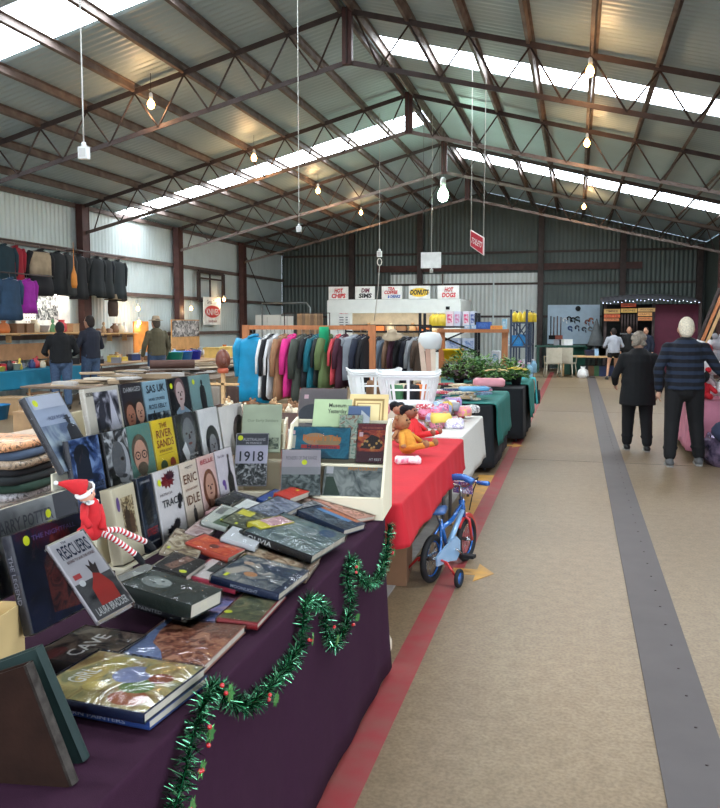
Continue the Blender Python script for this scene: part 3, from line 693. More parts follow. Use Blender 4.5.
# ---------------------------------------------------------------- books lying flat, stacked as they overlap
FOOT = []
def overlap(A, B):
    for P, Q in ((A, B), (B, A)):
        for i in range(4):
            e = P[(i + 1) % 4] - P[i]; n = V((-e.y, e.x))
            a = [n.dot(p) for p in P]; b = [n.dot(p) for p in Q]
            if max(a) <= min(b) + 1e-4 * n.length * 30 or max(b) <= min(a) + 1e-4 * n.length * 30: return False
    return True
def atp(x, y, base, k):
    """pixel to the sloping top of the heap: it rises from the aisle edge towards the rack"""
    v = _ray(x, y); t = (base - .87 * k - EYE) / (v.z + k * v.x); return V((0, 0, EYE)) + v * t
def flat(NL, NR, FR, t, label, cover, cap=.02, name='hardback_book', **kw):
    k = min(.25, max(0, (640 - NR[1]) * .0035)); top = ZT + .002 + t
    for it in range(4):
        a, b, c = atp(*NL, top, k), atp(*NR, top, k), atp(*FR, top, k)
        p, q = b - a, c - b; w = p.length; h = max(.09, q.length); n = p.cross(q).normalized(); pn, qn = p.normalized(), q.normalized()
        e = (qn - n.cross(pn)) * .5; y = (n.cross(pn) + e).normalized(); x = y.cross(n).normalized(); ce = (a + c) / 2; o = ce - x * w / 2 - y * h / 2
        cs = (o, o + x * w, o + x * w + y * h, o + y * h); over = max(f.x for f in cs) + .862
        if over > 0: o = o - V((over, 0, -over * k)); cs = (o, o + x * w, o + x * w + y * h, o + y * h)
        cc = sum(cs, V()) / 4; fp = [V((cc.x + (f.x - cc.x) * .64, cc.y + (f.y - cc.y) * .64)) for f in cs]
        base = ZT + .002
        for f2, zt in FOOT:
            if overlap(fp, f2): base = max(base, zt + .0035)
        base = min(base, ZT + .002 + cap); top = base + t
    lift = max(0, ZT + .003 + t - min(f.z for f in cs)); o = o + V((0, 0, lift)); FOOT.append((fp, top))
    M = frame(o + x * w, y, -x, n)      # spine towards the near edge, top of the cover to the left
    return book(name, label, M, h, w, t, cover, **kw)
PH = photo
def art_paint(A):
    A.rect(.01, .01, .99, .99, PH((168, 140, 92), (206, 190, 130), (150, 150, 110), 12)); rs = random.Random(2)
    for cx, cy, rx, ry, c in ((.2, .25, .14, .16, (190, 110, 70)), (.42, .3, .14, .14, (120, 150, 80)), (.62, .45, .18, .16, (150, 160, 200)), (.8, .7, .14, .12, (196, 180, 90)), (.5, .75, .2, .1, (214, 190, 110)), (.8, .3, .14, .12, (200, 176, 110)), (.3, .6, .1, .1, (220, 200, 120)), (.62, .2, .1, .1, (170, 90, 60))): A.ell(cx, cy, rx, ry, C(*c))
OLV = [T_('OLIVIA', .06, .2, .36, .6, C(226, 226, 222))]
def art_oliv(A): A.rect(.01, .01, .99, .99, PH((58, 78, 80), (96, 118, 118), (130, 146, 140), 12)); A.rect(.5, .3, .8, .8, PH((140, 150, 150), (90, 110, 120), (170, 176, 176), 30)); A.ell(.8, .2, .14, .12, C(70, 90, 120))

flat((155, 551), (192, 558), (214, 536), .012, 'brown and cream collage booklet lying in front of the TRACE book', C(178, 160, 138), hard=False, name='booklet', art=lambda A: A.rect(.03, .03, .97, .97, PH((110, 84, 64), (176, 160, 130), (210, 200, 180), 22)), stick=(.2, .85, .02, .01))
flat((118, 580), (140, 590), (165, 571), .012, 'small silvery booklet with a crinkled sleeve beside the elf doll', C(150, 150, 146), hard=False, name='booklet', art=lambda A: A.poly([(.1, .1), (.8, .3), (.5, .9)], C(196, 200, 190)), stick=(.3, .5))
flat((186, 532), (206, 538), (222, 522), .018, 'pale pink book with a soft portrait lying in front of the rack', C(206, 184, 182), art=lambda A: A.rect(.05, .05, .95, .95, PH((150, 120, 120), (200, 178, 172), (226, 214, 210), 12)))
flat((208, 512), (222, 517), (238, 505), .018, 'rose pink book half hidden by the white and green one', C(196, 150, 150), art=lambda A: A.rect(.05, .05, .95, .95, PH((150, 110, 112), (206, 170, 168), (226, 210, 206), 16)))
flat((201, 520), (226, 527), (246, 511), .02, 'white and green book lying in front of the rack near its right end', C(196, 200, 190), art=lambda A: (A.poly([(.0, .0), (.9, .0), (.5, .5), (.02, .6)], C(90, 110, 84)), A.rect(.5, .6, .9, .9, C(120, 120, 118))), stick=(.25, .4, .02, .01))
flat((222, 503), (246, 510), (256, 497), .028, 'black book with grey capitals lying against the small display box', C(34, 34, 40), art=lambda A: A.rect(.1, .1, .9, .5, PH((30, 30, 34), (90, 90, 96), (150, 150, 156), 40)), text=[T_('AFTERWARD', .1, .6, .8, .2, C(180, 180, 184))])
flat((219, 500), (232, 505), (243, 497), .024, 'small black book against the foot of the small display box', C(26, 26, 28))
flat((231, 509), (262, 519), (276, 508), .02, 'white book with a black and green spine behind the yellow and pink book', C(216, 218, 214), spm=C(30, 44, 36), spine=[T_('CINNAMON', .2, .25, .6, .5, C(210, 214, 210))])
flat((222, 521), (253, 531), (272, 517), .024, 'olive book with a yellow label at its corner left of the OLIVIA book', C(86, 90, 72), art=lambda A: (A.rect(.02, .02, .98, .98, PH((50, 56, 46), (96, 100, 80), (140, 140, 112), 22)), A.rect(.62, .5, .95, .95, C(214, 206, 70))), stick=(.1, .6, .02, .01))
flat((249, 511), (275, 521), (300, 504), .024, 'grey blue book with a landscape photograph in the heap behind the OLIVIA book', C(112, 122, 142), art=lambda A: A.rect(.03, .03, .97, .97, PH((64, 74, 92), (120, 130, 150), (176, 180, 190), 20)))
flat((259, 499), (276, 505), (290, 494), .02, 'cobalt blue book half under the red paperback', C(50, 80, 150), stick=(.3, .6, .02, .01))
flat((222, 537), (256, 547), (266, 534), .02, 'white book with a dark haired face between the orange paperback and the OLIVIA book', C(214, 216, 218), art=lambda A: (A.ell(.72, .4, .26, .34, C(30, 32, 36)), A.ell(.7, .36, .14, .22, C(190, 184, 180))))
flat((303, 497), (320, 505), (334, 498), .018, 'pale brown paperback at the foot of the larger display box', C(186, 160, 142), hard=False, name='paperback_book', art=lambda A: A.rect(.05, .05, .95, .95, PH((120, 90, 76), (186, 150, 130), (214, 196, 180), 24)))
flat((324, 500), (358, 523), (368, 516), .02, 'coral pink book with a crowd photograph closest to the display box', C(206, 150, 130), art=lambda A: A.rect(.05, .05, .95, .95, PH((130, 80, 70), (206, 140, 116), (226, 180, 160), 34)))
flat((296, 509), (312, 517), (326, 506), .02, 'grey and white paperback between the red paperback and the dark blue book', C(170, 168, 170), hard=False, name='paperback_book', art=lambda A: A.rect(.1, .1, .9, .9, PH((80, 84, 90), (150, 150, 150), (200, 200, 200), 30)))
flat((279, 494), (293, 500), (307, 490), .026, 'bright red paperback with a yellow sticker in the heap before the larger display box', C(212, 62, 44), hard=False, name='paperback_book', stick=(.7, .5, .02, .01), cap=0.03)
flat((192, 542), (229, 560), (240, 549), .022, 'orange red paperback with a figure on the cover in the middle of the table', C(206, 84, 62), hard=False, name='paperback_book', art=lambda A: (A.rect(.05, .1, .95, .9, PH((196, 70, 50), (222, 110, 70), (236, 150, 100), 14)), A.ell(.4, .5, .16, .1, C(120, 50, 40))), cap=0.035)
flat((256, 524), (266, 531), (287, 520), .024, 'small yellow and pink book wedged behind the OLIVIA book', C(226, 214, 60), art=lambda A: A.rect(.3, .02, .98, .98, PH((200, 150, 160), (226, 190, 190), (180, 120, 140), 20)), cap=0.04)
flat((305, 512), (346, 533), (361, 524), .026, 'dark blue book with building photograph and orange corner near the display box', C(40, 58, 88), art=lambda A: (A.rect(.01, .01, .6, .99, PH((30, 40, 50), (76, 90, 104), (120, 130, 136), 30)), A.rect(.6, .2, .8, .9, C(96, 150, 196)), A.rect(.8, .1, .98, .9, C(206, 120, 72))), cap=0.03)
flat((254, 533), (320, 559), (349, 536), .03, 'large grey teal book with OLIVIA on its black spine', C(92, 112, 112), spm=C(24, 24, 28), art=art_oliv, spine=OLV, cap=0.045)
flat((236, 559), (306, 577), (322, 558), .022, 'brown book with a dusty crowd photograph behind the navy book', C(150, 124, 100), art=lambda A: (A.rect(.01, .2, .99, .99, PH((120, 90, 66), (176, 150, 120), (206, 190, 166), 24)), A.ell(.7, .6, .1, .14, C(120, 80, 60))), text=[T_('JOURNEY', .12, .05, .4, .1, C(60, 50, 44))], stick=(.2, .85, .03, .012), cap=0.03)
flat((187, 575), (236, 588), (262, 566), .022, 'white book with a black photograph and a pink spine beside the navy book', C(206, 64, 92), art=lambda A: (A.rect(.03, .03, .97, .97, C(216, 206, 202)), A.rect(.3, .1, .9, .8, C(52, 60, 58)), A.ell(.6, .45, .12, .14, C(150, 150, 148))), cap=0.02)
flat((220, 577), (287, 596), (314, 572), .026, 'navy blue book with a photograph of figures under plastic, near the table edge', C(30, 44, 76), art=lambda A: (A.rect(.01, .1, .99, .99, PH((60, 74, 92), (136, 140, 140), (190, 180, 168), 16)), A.poly([(.5, .1), (.9, .1), (.8, .7), (.6, .5)], C(50, 66, 90)), A.ell(.35, .6, .08, .1, C(196, 140, 96)), A.ell(.7, .8, .06, .08, C(206, 176, 150))), stick=(.15, .86, .03, .012), spine=[T_('MOONLIGHT', .3, .3, .4, .4, C(180, 186, 200))], cap=0.045)
flat((192, 620), (222, 624), (236, 594), .012, 'thin violet blue illustrated book between the green book and the olive landscape book', C(124, 130, 176), art=lambda A: (A.rect(.02, .02, .98, .98, PH((96, 116, 170), (150, 140, 180), (186, 160, 172), 14)), A.poly([(.5, .6), (.7, .7), (.6, .8)], C(214, 214, 226))), hard=False, name='paperback_book', cap=0)
flat((219, 618), (259, 624), (285, 592), .02, 'landscape book with an olive green hillside photograph and a red spine near the table edge', C(150, 40, 44), art=lambda A: A.rect(.03, .03, .98, .98, PH((64, 74, 52), (104, 108, 76), (140, 130, 96), 18)), stick=(.2, .9), cap=0.008)
flat((125, 597), (182, 615), (214, 595), .025, 'black book lying under the dark green portrait book', C(22, 22, 26), text=[], spine=[T_('THE PAINTED', .1, .3, .6, .4, C(150, 150, 150))], cap=0.0)
flat((156, 566), (188, 577), (204, 561), .03, 'dark book with a brown streaked photograph behind the green portrait book', C(32, 30, 32), art=lambda A: (A.poly([(.1, .5), (.9, .3), (.95, .6), (.2, .8)], PH((90, 60, 50), (160, 120, 100), (80, 50, 44), 30))), stick=(.14, .2), cap=0.02)
flat((126, 583), (191, 607), (217, 590), .045, 'thick dark green book with pale grey face, lying beside the rescuers book', C(44, 54, 48), art=lambda A: (A.rect(.02, .3, .98, .98, PH((40, 48, 44), (56, 66, 60), (84, 96, 90), 10)), A.ell(.5, .72, .26, .2, C(128, 136, 132), a=.3), A.ell(.56, .66, .16, .12, C(168, 174, 170), a=.3), A.ell(.44, .72, .04, .02, C(50, 56, 54)), A.ell(.58, .66, .04, .02, C(50, 56, 54))), cap=0.03)
flat((112, 662), (199, 672), (244, 626), .022, 'large landscape book with a red desert range under blue sky, at the table edge', C(186, 130, 110), art=lambda A: (A.rect(.01, .01, .99, .99, C(116, 134, 176)), A.poly([(.01, .01), (.99, .01), (.99, .92), (.7, .9), (.45, .82), (.3, .62), (.01, .4)], PH((120, 66, 54), (170, 108, 84), (196, 142, 110), 30)), A.poly([(.66, .01), (.99, .01), (.99, .9), (.9, .88)], PH((96, 60, 50), (150, 104, 84), (130, 80, 64), 60, 2))), cap=0.012)
flat((36, 655), (95, 669), (140, 636), .03, 'black book titled CAVE with a red brown cover lying behind the painted cover books', C(26, 22, 24), art=lambda A: (A.rect(.01, .01, .99, .99, PH((26, 20, 22), (70, 50, 44), (128, 108, 92), 16)), A.ell(.15, .75, .2, .12, C(110, 40, 36)), A.ell(.8, .7, .2, .2, C(104, 92, 80))), text=[T_('CAVE', .16, .4, .66, .22, C(226, 224, 220))])
flat((66, 700), (168, 728), (214, 680), .022, 'blue spined book underneath the painted cover book at the front corner', C(56, 84, 150), spine=[T_('MODERN PAINTERS', .1, .3, .7, .4, C(190, 196, 214))], art=None)
flat((66, 694), (176, 722), (224, 672), .024, 'book with a colourful painted cover under shiny plastic at the front corner of the table', C(30, 40, 70), art=art_paint, text=[T_('GIRL', .3, .72, .3, .16, C(236, 236, 230))], cap=0.05)

# ---------------------------------------------------------------- front corner: upright books
def art_big(A):
    A.rect(.0, .0, 1, 1, PH((16, 18, 34), (24, 28, 52), (20, 22, 36), 6)); A.poly([(.3, .1), (.7, .05), (.85, .5), (.7, .9), (.5, .95), (.3, .6)], PH((30, 16, 22), (96, 44, 40), (50, 24, 28), 18)); A.ell(.8, .16, .03, .02, C(120, 130, 150))
BL, BR, TL = atx(34, 634, -1.27), atx(104, 597, -1.27), atx(15.5, 534, -1.33)
M, w_, h_ = fr3(BL, BR, TL)
book('hardback_book', 'big dark navy book with a shadowy red picture standing behind the rescuers book', M, w_, h_, .03, C(20, 24, 40), art=art_big, text=[T_('THE NIGHTFALL', .22, .88, .6, .05, C(90, 84, 140))], stick=(.15, .9), spine=[T_('THE LEGEND', .2, .3, .5, .4, C(120, 120, 130))])
def art_resc(A):
    A.rect(0, 0, 1, .45, PH((40, 38, 44), (90, 86, 88), (66, 60, 62), 8)); A.poly([(.3, .12), (.84, .12), (.86, .3), (.72, .46), (.62, .56), (.5, .44), (.34, .34)], C(188, 52, 44)); A.poly([(.56, .5), (.52, .62), (.6, .58), (.66, .66), (.7, .58), (.78, .6), (.72, .46)], C(60, 44, 44)); A.rect(.08, .5, .28, .56, C(196, 70, 70)); A.ell(.2, .44, .08, .04, C(232, 232, 232))
BL, BR, TL = atd(98, 621, 1.93), atd(133, 602, 1.985), atd(62, 540, 2.05)
M, w_, h_ = fr3(BL, BR, TL)
book('hardback_book', 'white and grey book titled RESCUERS leaning on the big navy book', M, w_, h_, .022, C(206, 200, 204), art=art_resc, text=[T_('The', .3, .95, .14, .03, C(20, 30, 60)), T_('RESCUERS', .12, .76, .82, .17, C(24, 34, 66)), T_('BOUND TO SAVE THE HORSES', .16, .7, .76, .035, C(90, 40, 40)), T_('LAURA BRADDER', .1, .03, .84, .09, C(232, 230, 228))], spine=[T_('THE RESCUER', .08, .25, .5, .5, C(30, 30, 40))])
def art_grey(A): A.rect(0, 0, .8, 1, PH((120, 122, 122), (150, 152, 150), (176, 176, 172), 6)); A.rect(.8, 0, 1, 1, C(84, 84, 88))
BL, BR, TL = atx(-40, 618, -1.46), atx(86, 560, -1.46), atx(-58, 528, -1.50)
M, w_, h_ = fr3(BL, BR, TL)
book('boxed_set', 'long silver grey boxed set of wizard novels behind the big navy book', M, w_, h_, .06, C(140, 142, 142), art=art_grey, text=[T_('HARRY POTTER', .3, .7, .48, .16, C(84, 84, 90))], stick=(.74, .78))
mb = MB()
# yellowish carton at the left edge
ct = thing('cardboard_carton', 'yellowish cardboard carton standing at the left edge of the plum table', 'box', (-1.42, 1.62, ZT + .001), .15)
mb = MB(); cm = mat('yellow_cardboard', (206, 176, 120), .8, var=.08, scale=5)
for c_, s_ in (((0, -.1, .1), (.24, .004, .2)), ((0, .1, .1), (.24, .004, .2)), ((-.12, 0, .1), (.004, .2, .2)), ((.12, 0, .1), (.004, .2, .2)), ((0, 0, .002), (.24, .2, .004))): mb.box(c_, s_, cm)
part(mb, 'carton_walls', ct)
mb = MB(); mb.box((0, -.1025, .04), (.23, .001, .06), C(120, 130, 150)); part(mb, 'printed_label', ct)
# old leather and green books at the very front, leaning back to the left
def old_book(label, P0, w, t, h, m, edge, lean, rz, name='antique_book'):
    R = Matrix.Rotation(rz, 4, 'Z') @ Matrix.Rotation(-lean, 4, 'Y'); M = Matrix.Translation(P0) @ R
    r = thing(name, label, 'book', mw=M)
    mb = MB(); mb.box((-w / 2, .002, h / 2), (w, .004, h), m); mb.box((-w / 2, t - .002, h / 2), (w, .004, h), m); mb.loft([[(0 + .006 * math.sin(PI * k / 6), t * k / 6, 0) for k in range(7)], [(0 + .006 * math.sin(PI * k / 6), t * k / 6, h) for k in range(7)]], edge, False, True, False); mb.box((-.003, t / 2, h / 2), (.005, t, h), edge); part(mb, 'cover', r)
    mb = MB(); mb.box((-w / 2 - .005, t / 2, h / 2), (w - .012, t - .01, h - .01), m_pages); part(mb, 'page_block', r)
    return r
m_leather = mat('worn_brown_leather', (42, 25, 18), .85, var=.25, scale=12, spec=.15, bump=.12, bscale=60)  # brown taken near black: shade of a face turned from the light
m_worn = mat('scuffed_dark_edge', (72, 66, 60), .75, rgb2=(40, 34, 30), scale=40, bump=.2, spec=.2)
m_dgreen = mat('dark_green_bookcloth', (18, 42, 38), .7, var=.12, scale=20)
a = atz(72, 782, ZT + .012); old_book('worn brown leather book leaning at the front left corner of the table', (a.x, a.y, ZT + .004), .2, .026, .25, m_leather, m_worn, math.radians(20), math.radians(8))
a = atz(83, 762, ZT + .012); old_book('dark green clothbound book leaning behind the worn brown leather book', (a.x - .008, a.y + .012, ZT + .004), .2, .03, .25, m_dgreen, m_dgreen, math.radians(22), math.radians(8))
# ================================================================ PEOPLE
def capsule(mb, a, b, ra, rb, m, n=10):
    a = V(a); b = V(b); d = b - a; L = d.length
    if L < 1e-5: mb.ell(a, ra, m); return
    d.normalize(); pts = []; rs = []
    for k in range(4): t = PI / 2 * (1 - k / 3.0); pts.append(a - d * ra * math.sin(t)); rs.append(max(.001, ra * math.cos(t)))
    for k in range(1, 4): pts.append(a + (b - a) * k / 4); rs.append(ra + (rb - ra) * k / 4)
    for k in range(4): t = PI / 2 * k / 3.0; pts.append(b + d * rb * math.sin(t)); rs.append(max(.001, rb * math.cos(t)))
    mb.tube(pts, rs, m, n)
def fuse(mb, name, parent, vox, smooth=4, label=None):
    o = mb.build(name, parent); modi(o, 'REMESH', mode='VOXEL', voxel_size=vox, use_smooth_shade=True)
    if smooth: modi(o, 'SMOOTH', factor=.6, iterations=smooth)
    if label: o['label'] = label
    return o
def hand(mb, wrist, elbow, m, side, s=1.0, curl=.5):
    """palm and five unequal bent fingers, continuing the forearm"""
    w = V(wrist); d = (w - V(elbow)).normalized(); up = V((0, 1, 0)); xs = d.cross(up)
    xs = xs.normalized() if xs.length > .1 else V((1, 0, 0)); nrm = xs.cross(d).normalized()
    fr = nrm * 1.0; ax = xs
    pc = w + d * .05 * s
    capsule(mb, w, w + d * .075 * s + fr * .0, .021 * s, .03 * s, m)
    capsule(mb, w + d * .04 * s + fr * .018 * s, w + d * .085 * s + fr * .018 * s, .015 * s, .015 * s, m); capsule(mb, w + d * .04 * s - fr * .018 * s, w + d * .085 * s - fr * .018 * s, .015 * s, .015 * s, m)
    inw = ax * (-side)
    for k, (o_, L) in enumerate(((.03, .072), (.01, .08), (-.01, .075), (-.028, .058))):
        p0 = w + d * .085 * s + fr * o_ * s; p1 = p0 + (d + inw * curl * .4).normalized() * L * .5 * s; p2 = p1 + (d + inw * curl * 1.5).normalized() * L * .5 * s
        capsule(mb, p0, p1, .0095 * s, .0088 * s, m, 6); capsule(mb, p1, p2, .0088 * s, .0078 * s, m, 6)
    t0 = w + d * .03 * s + fr * .025 * s; t1 = t0 + (d + fr * .9 + inw * .3).normalized() * .035 * s; t2 = t1 + (d + inw * .5 + fr * .2).normalized() * .03 * s
    capsule(mb, t0, t1, .013 * s, .011 * s, m, 6); capsule(mb, t1, t2, .011 * s, .009 * s, m, 6)
def person(label, loc, rz, H=1.7, skin_=(190, 140, 112), hair=(60, 46, 38), hairlen=0, top=None, topm=None, legs=None, legm=None, shoem=None, arms=None, feet=None, lean=0.0, headturn=0, vox=.013, wide=1.0, coat=0.0, short=False, hat=None, detail=False, balding=False, sleeve_open=False, group=None, headdown=0.0, curly=False):
    sk = mat('skin_%d_%d_%d' % skin_, skin_, .55, var=.05); s = H / 1.72
    P = lambda x, y, z: V((x * s * (wide if abs(x) < .3 else 1), (y + lean * max(0, z - .95)) * s, z * s))
    feet = feet or ((-.1, .05), (.1, -.08)); J = {}
    hz, kz, az, shz = .93, .5, .085, 1.40
    J['hip'] = [P(-.09, 0, hz), P(.09, 0, hz)]
    J['ank'] = [P(f[0], f[1], az + (f[2] if len(f) > 2 else 0)) for f in feet]
    J['knee'] = [(J['hip'][i] + J['ank'][i]) / 2 + V((0, .035 * s, .02 * s)) for i in (0, 1)]
    J['sh'] = [P(-.175, 0, shz - .03), P(.175, 0, shz - .03)]
    arms = arms or (((-.26, -.03, 1.12), (-.27, .05, .88)), ((.26, -.03, 1.12), (.27, .05, .88)))
    J['el'] = [P(*arms[0][0]), P(*arms[1][0])]; J['wr'] = [P(*arms[0][1]), P(*arms[1][1])]
    neck = P(0, .0, 1.46); hc = P(0, .025 + headdown * .05, 1.595 - headdown * .03); hd = s * 1.13; 
    # body, one continuous surface
    mb = MB()
    capsule(mb, P(-.05, 0, .95), P(.05, 0, .95), .125 * s, .125 * s, sk); capsule(mb, P(0, 0, .98), P(0, 0, 1.3), .13 * s * wide, .15 * s * wide, sk, 14)
    capsule(mb, J['sh'][0], J['sh'][1], .06 * s, .06 * s, sk); capsule(mb, P(0, -.005, 1.35), hc - V((0, .01, .04 * s)), .058 * s, .052 * s, sk)
    Rh = Matrix.Rotation(headturn, 3, 'Z')
    mb.ell(hc, (.075 * hd, .093 * hd, .115 * hd), sk, 14, 11, Rh); mb.ell(hc + Rh @ V((0, .035 * hd, -.065 * hd)), (.05 * hd, .05 * hd, .05 * hd), sk)
    mb.ell(hc + Rh @ V((0, .098 * hd, -.012 * hd)), (.012 * hd, .018 * hd, .022 * hd), sk, 8, 5)
    for q in (-1, 1): mb.ell(hc + Rh @ V((q * .076 * hd, -.005 * hd, -.01 * hd)), (.012 * hd, .018 * hd, .03 * hd), sk, 8, 6)
    for i in (0, 1):
        capsule(mb, J['hip'][i], J['knee'][i], .085 * s, .055 * s, sk); capsule(mb, J['knee'][i], J['ank'][i], .054 * s, .036 * s, sk)
        capsule(mb, J['ank'][i] - V((0, .03 * s, .045 * s)), J['ank'][i] + V((0, .12 * s, -.055 * s)), .034 * s, .026 * s, sk)
        capsule(mb, J['sh'][i], J['el'][i], .05 * s, .038 * s, sk); capsule(mb, J['el'][i], J['wr'][i], .038 * s, .026 * s, sk)
        hand(mb, J['wr'][i], J['el'][i], sk, -1 if i == 0 else 1, s)
    body = mb.build('person'); modi(body, 'REMESH', mode='VOXEL', voxel_size=.0085 if detail else vox, use_smooth_shade=True); modi(body, 'SMOOTH', factor=.5, iterations=2)
    body.location = loc; body.rotation_euler = (0, 0, rz); tag(body, label, 'person', group)
    # face
    for q in (-1, 1):
        mb = MB(); mb.ell(hc + Rh @ V((q * .03 * hd, .082 * hd, .012 * hd)), (.012 * hd, .008 * hd, .007 * hd), C(240, 238, 232), 8, 6); mb.ell(hc + Rh @ V((q * .03 * hd, .0885 * hd, .012 * hd)), (.0055 * hd, .003 * hd, .0055 * hd), C(50, 36, 28), 8, 6); part(mb, 'eye', body)
    mb = MB(); mb.ell(hc + Rh @ V((0, .084 * hd, -.055 * hd)), (.022 * hd, .01 * hd, .006 * hd), C(150, 80, 72), 8, 5); part(mb, 'mouth', body)
    # trousers or shorts
    if legm:
        mb = MB(); capsule(mb, P(-.05, 0, .96), P(.05, 0, .96), .14 * s * wide, .14 * s * wide, legm, 14)
        capsule(mb, P(0, 0, .92), P(0, 0, 1.03), .145 * s * wide, .135 * s * wide, legm, 14)
        for i in (0, 1):
            if short: capsule(mb, J['hip'][i], J['hip'][i].lerp(J['knee'][i], .35), .1 * s, .095 * s, legm)
            else:
                capsule(mb, J['hip'][i], J['knee'][i], .105 * s * wide, .078 * s * wide, legm, 12); capsule(mb, J['knee'][i], J['ank'][i] + V((0, -.005, .05 * s)), .078 * s * wide, .062 * s * wide, legm, 12)
                for k, t in enumerate((.25, .7)): mb.ell(J['knee'][i].lerp(J['ank'][i], t), (.079 * s * wide, .076 * s * wide, .03 * s), legm)
        fuse(mb, 'trousers' if not short else 'shorts', body, vox * .9 if not detail else .011, 3)
    if topm:
        mb = MB(); b0 = .9 - coat
        capsule(mb, P(0, 0, 1.02), P(0, 0, 1.32), .158 * s * wide, .168 * s * wide, topm, 16); capsule(mb, P(-.05 * wide, 0, 1.02), P(.05 * wide, 0, 1.02), .14 * s * wide, .14 * s * wide, topm, 14)
        for q in (-1, 1): capsule(mb, P(q * .04, 0, 1.3), J['sh'][0 if q < 0 else 1] - V((q * .02, 0, .02)), .105 * s, .066 * s, topm)
        capsule(mb, P(0, 0, 1.38), P(0, 0, 1.47), .085 * s, .062 * s, topm)
        for q in (0, 1): capsule(mb, P(0, -.01, 1.40), J['sh'][q] + V((0, 0, -.005)), .075 * s, .068 * s, topm, 12); mb.ell(J['sh'][q], .073 * s, topm, 12, 9); capsule(mb, J['sh'][q] + V(((-1 if q else 1) * .05, 0, -.08)), J['sh'][q], .09 * s, .066 * s, topm, 12)
        rg = []
        for z_, rx, ry in ((b0, .19 + coat * .12, .155 + coat * .1), (b0 + .1, .19 + coat * .1, .155 + coat * .08), (1.05, .185, .15), (1.2, .18, .14)):
            rg.append([P(0, 0, 0) + V((math.cos(2 * PI * k / 20) * rx * s * wide, math.sin(2 * PI * k / 20) * ry * s * wide + lean * max(0, z_ - .95) * s, z_ * s + .008 * math.sin(k * 2.1))) for k in range(20)])
        mb.loft(rg, topm)
        for i in (0, 1):
            capsule(mb, J['sh'][i], J['el'][i], .067 * s, .058 * s, topm, 12); capsule(mb, J['el'][i], J['el'][i].lerp(J['wr'][i], .95), .06 * s, .045 * s, topm, 12)
            for t in (.35, .62, .86): mb.ell(J['sh'][i].lerp(J['el'][i], t), (.064 * s, .064 * s, .024 * s), topm)
        fuse(mb, top or 'jacket', body, vox * .9 if not detail else .011, 3)
    # hair
    hm = mat('hair_%d_%d_%d' % hair, hair, .8, var=.25, scale=60, bump=.6, bscale=120); mb = MB()
    back = -.014 * hd
    if curly:
        rs = random.Random(3)
        for k in range(70):
            a_ = rs.random() * 2 * PI; e = rs.random() * 1.9 - .45; v = V((math.cos(a_) * math.cos(e) * .084, math.sin(a_) * math.cos(e) * .1, math.sin(e) * .112))
            if v.y > .045 and v.z < .06: continue
            mb.ell(hc + V((0, back, .012 * hd)) + v * hd, .026 * hd, hm, 7, 5)
        mb.ell(hc + V((0, -.015 * hd, .02 * hd)), (.083 * hd, .09 * hd, .105 * hd), hm)
    else:
        mb.ell(hc + Rh @ V((0, -.018 * hd, .018 * hd)), (.08 * hd, .09 * hd, .108 * hd), hm, 14, 10)
        mb.ell(hc + Rh @ V((0, -.045 * hd, -.02 * hd)), (.07 * hd, .06 * hd, .075 * hd + hairlen * .4 * hd), hm, 12, 9)
        if hairlen: capsule(mb, hc + V((0, -.06 * hd, -.03 * hd)), hc + V((0, -.085 * hd, -.06 * hd - hairlen * hd)), .05 * hd, .02 * hd, hm)
    fuse(mb, 'hair', body, .01, 2)
    if shoem:
        for i in (0, 1):
            a = J['ank'][i]; mb = MB(); gz = a.z - az * s; f = lambda x, y, z: V((a.x + x * s, a.y + y * s, gz + z * s))
            capsule(mb, f(0, -.055, .048), f(0, .1, .042), .05 * s, .04 * s, shoem); capsule(mb, f(0, -.03, .05), f(0, -.02, .1), .042 * s, .04 * s, shoem); capsule(mb, f(0, .1, .04), f(0, .16, .034), .038 * s, .03 * s, shoem)
            o = fuse(mb, 'shoe', body, .012, 2); mb = MB()
            ol = [(a.x + s * x * (1 if i else -1), a.y + s * y) for x, y in ((-.035, -.085), (.0, -.095), (.036, -.08), (.036, .02), (.048, .1), (.035, .17), (.0, .19), (-.035, .17), (-.042, .09), (-.032, .0))]
            if i == 0: ol = ol[::-1]
            mb.prism(ol, gz + .002, gz + .022 * s, C(150, 148, 144) if detail else C(60, 60, 60)); part(mb, 'sole', o)
    if hat:
        mb = MB(); mb.lathe([(.0, -.004), (.155 * s, .004), (.16 * s, .012), (.09 * s, .022), (.085 * s, .05), (.075 * s, .1), (.045 * s, .115), (.001, .105)], hc + V((0, -.01, .055 * s)), hat, 20); part(mb, 'hat', body)
    return body
def stripe_mat():
    m = bpy.data.materials.new('navy_striped_knit'); m.use_nodes = True; nt = m.node_tree; Pn = nt.nodes['Principled BSDF']
    tc = nt.nodes.new('ShaderNodeTexCoord'); w_ = nt.nodes.new('ShaderNodeTexWave'); w_.bands_direction = 'Z'; w_.inputs['Scale'].default_value = 3.6; w_.inputs['Distortion'].default_value = .6; w_.inputs['Detail Scale'].default_value = 2
    cr = nt.nodes.new('ShaderNodeValToRGB'); cr.color_ramp.elements[0].position = .45; cr.color_ramp.elements[1].position = .62; cr.color_ramp.elements[0].color = lin((10, 12, 22)); cr.color_ramp.elements[1].color = lin((30, 42, 62))
    nt.links.new(tc.outputs['Object'], w_.inputs['Vector']); nt.links.new(w_.outputs['Fac'], cr.inputs[0]); nt.links.new(cr.outputs[0], Pn.inputs['Base Color']); Pn.inputs['Roughness'].default_value = .9
    return m
m_black = mat('black_cloth', (15, 16, 19), .9, var=.15, scale=20); m_trou = mat('black_trousers', (12, 12, 15), .85, var=.15, scale=12); m_denim = mat('blue_denim', (64, 84, 112), .85, var=.2, scale=30)
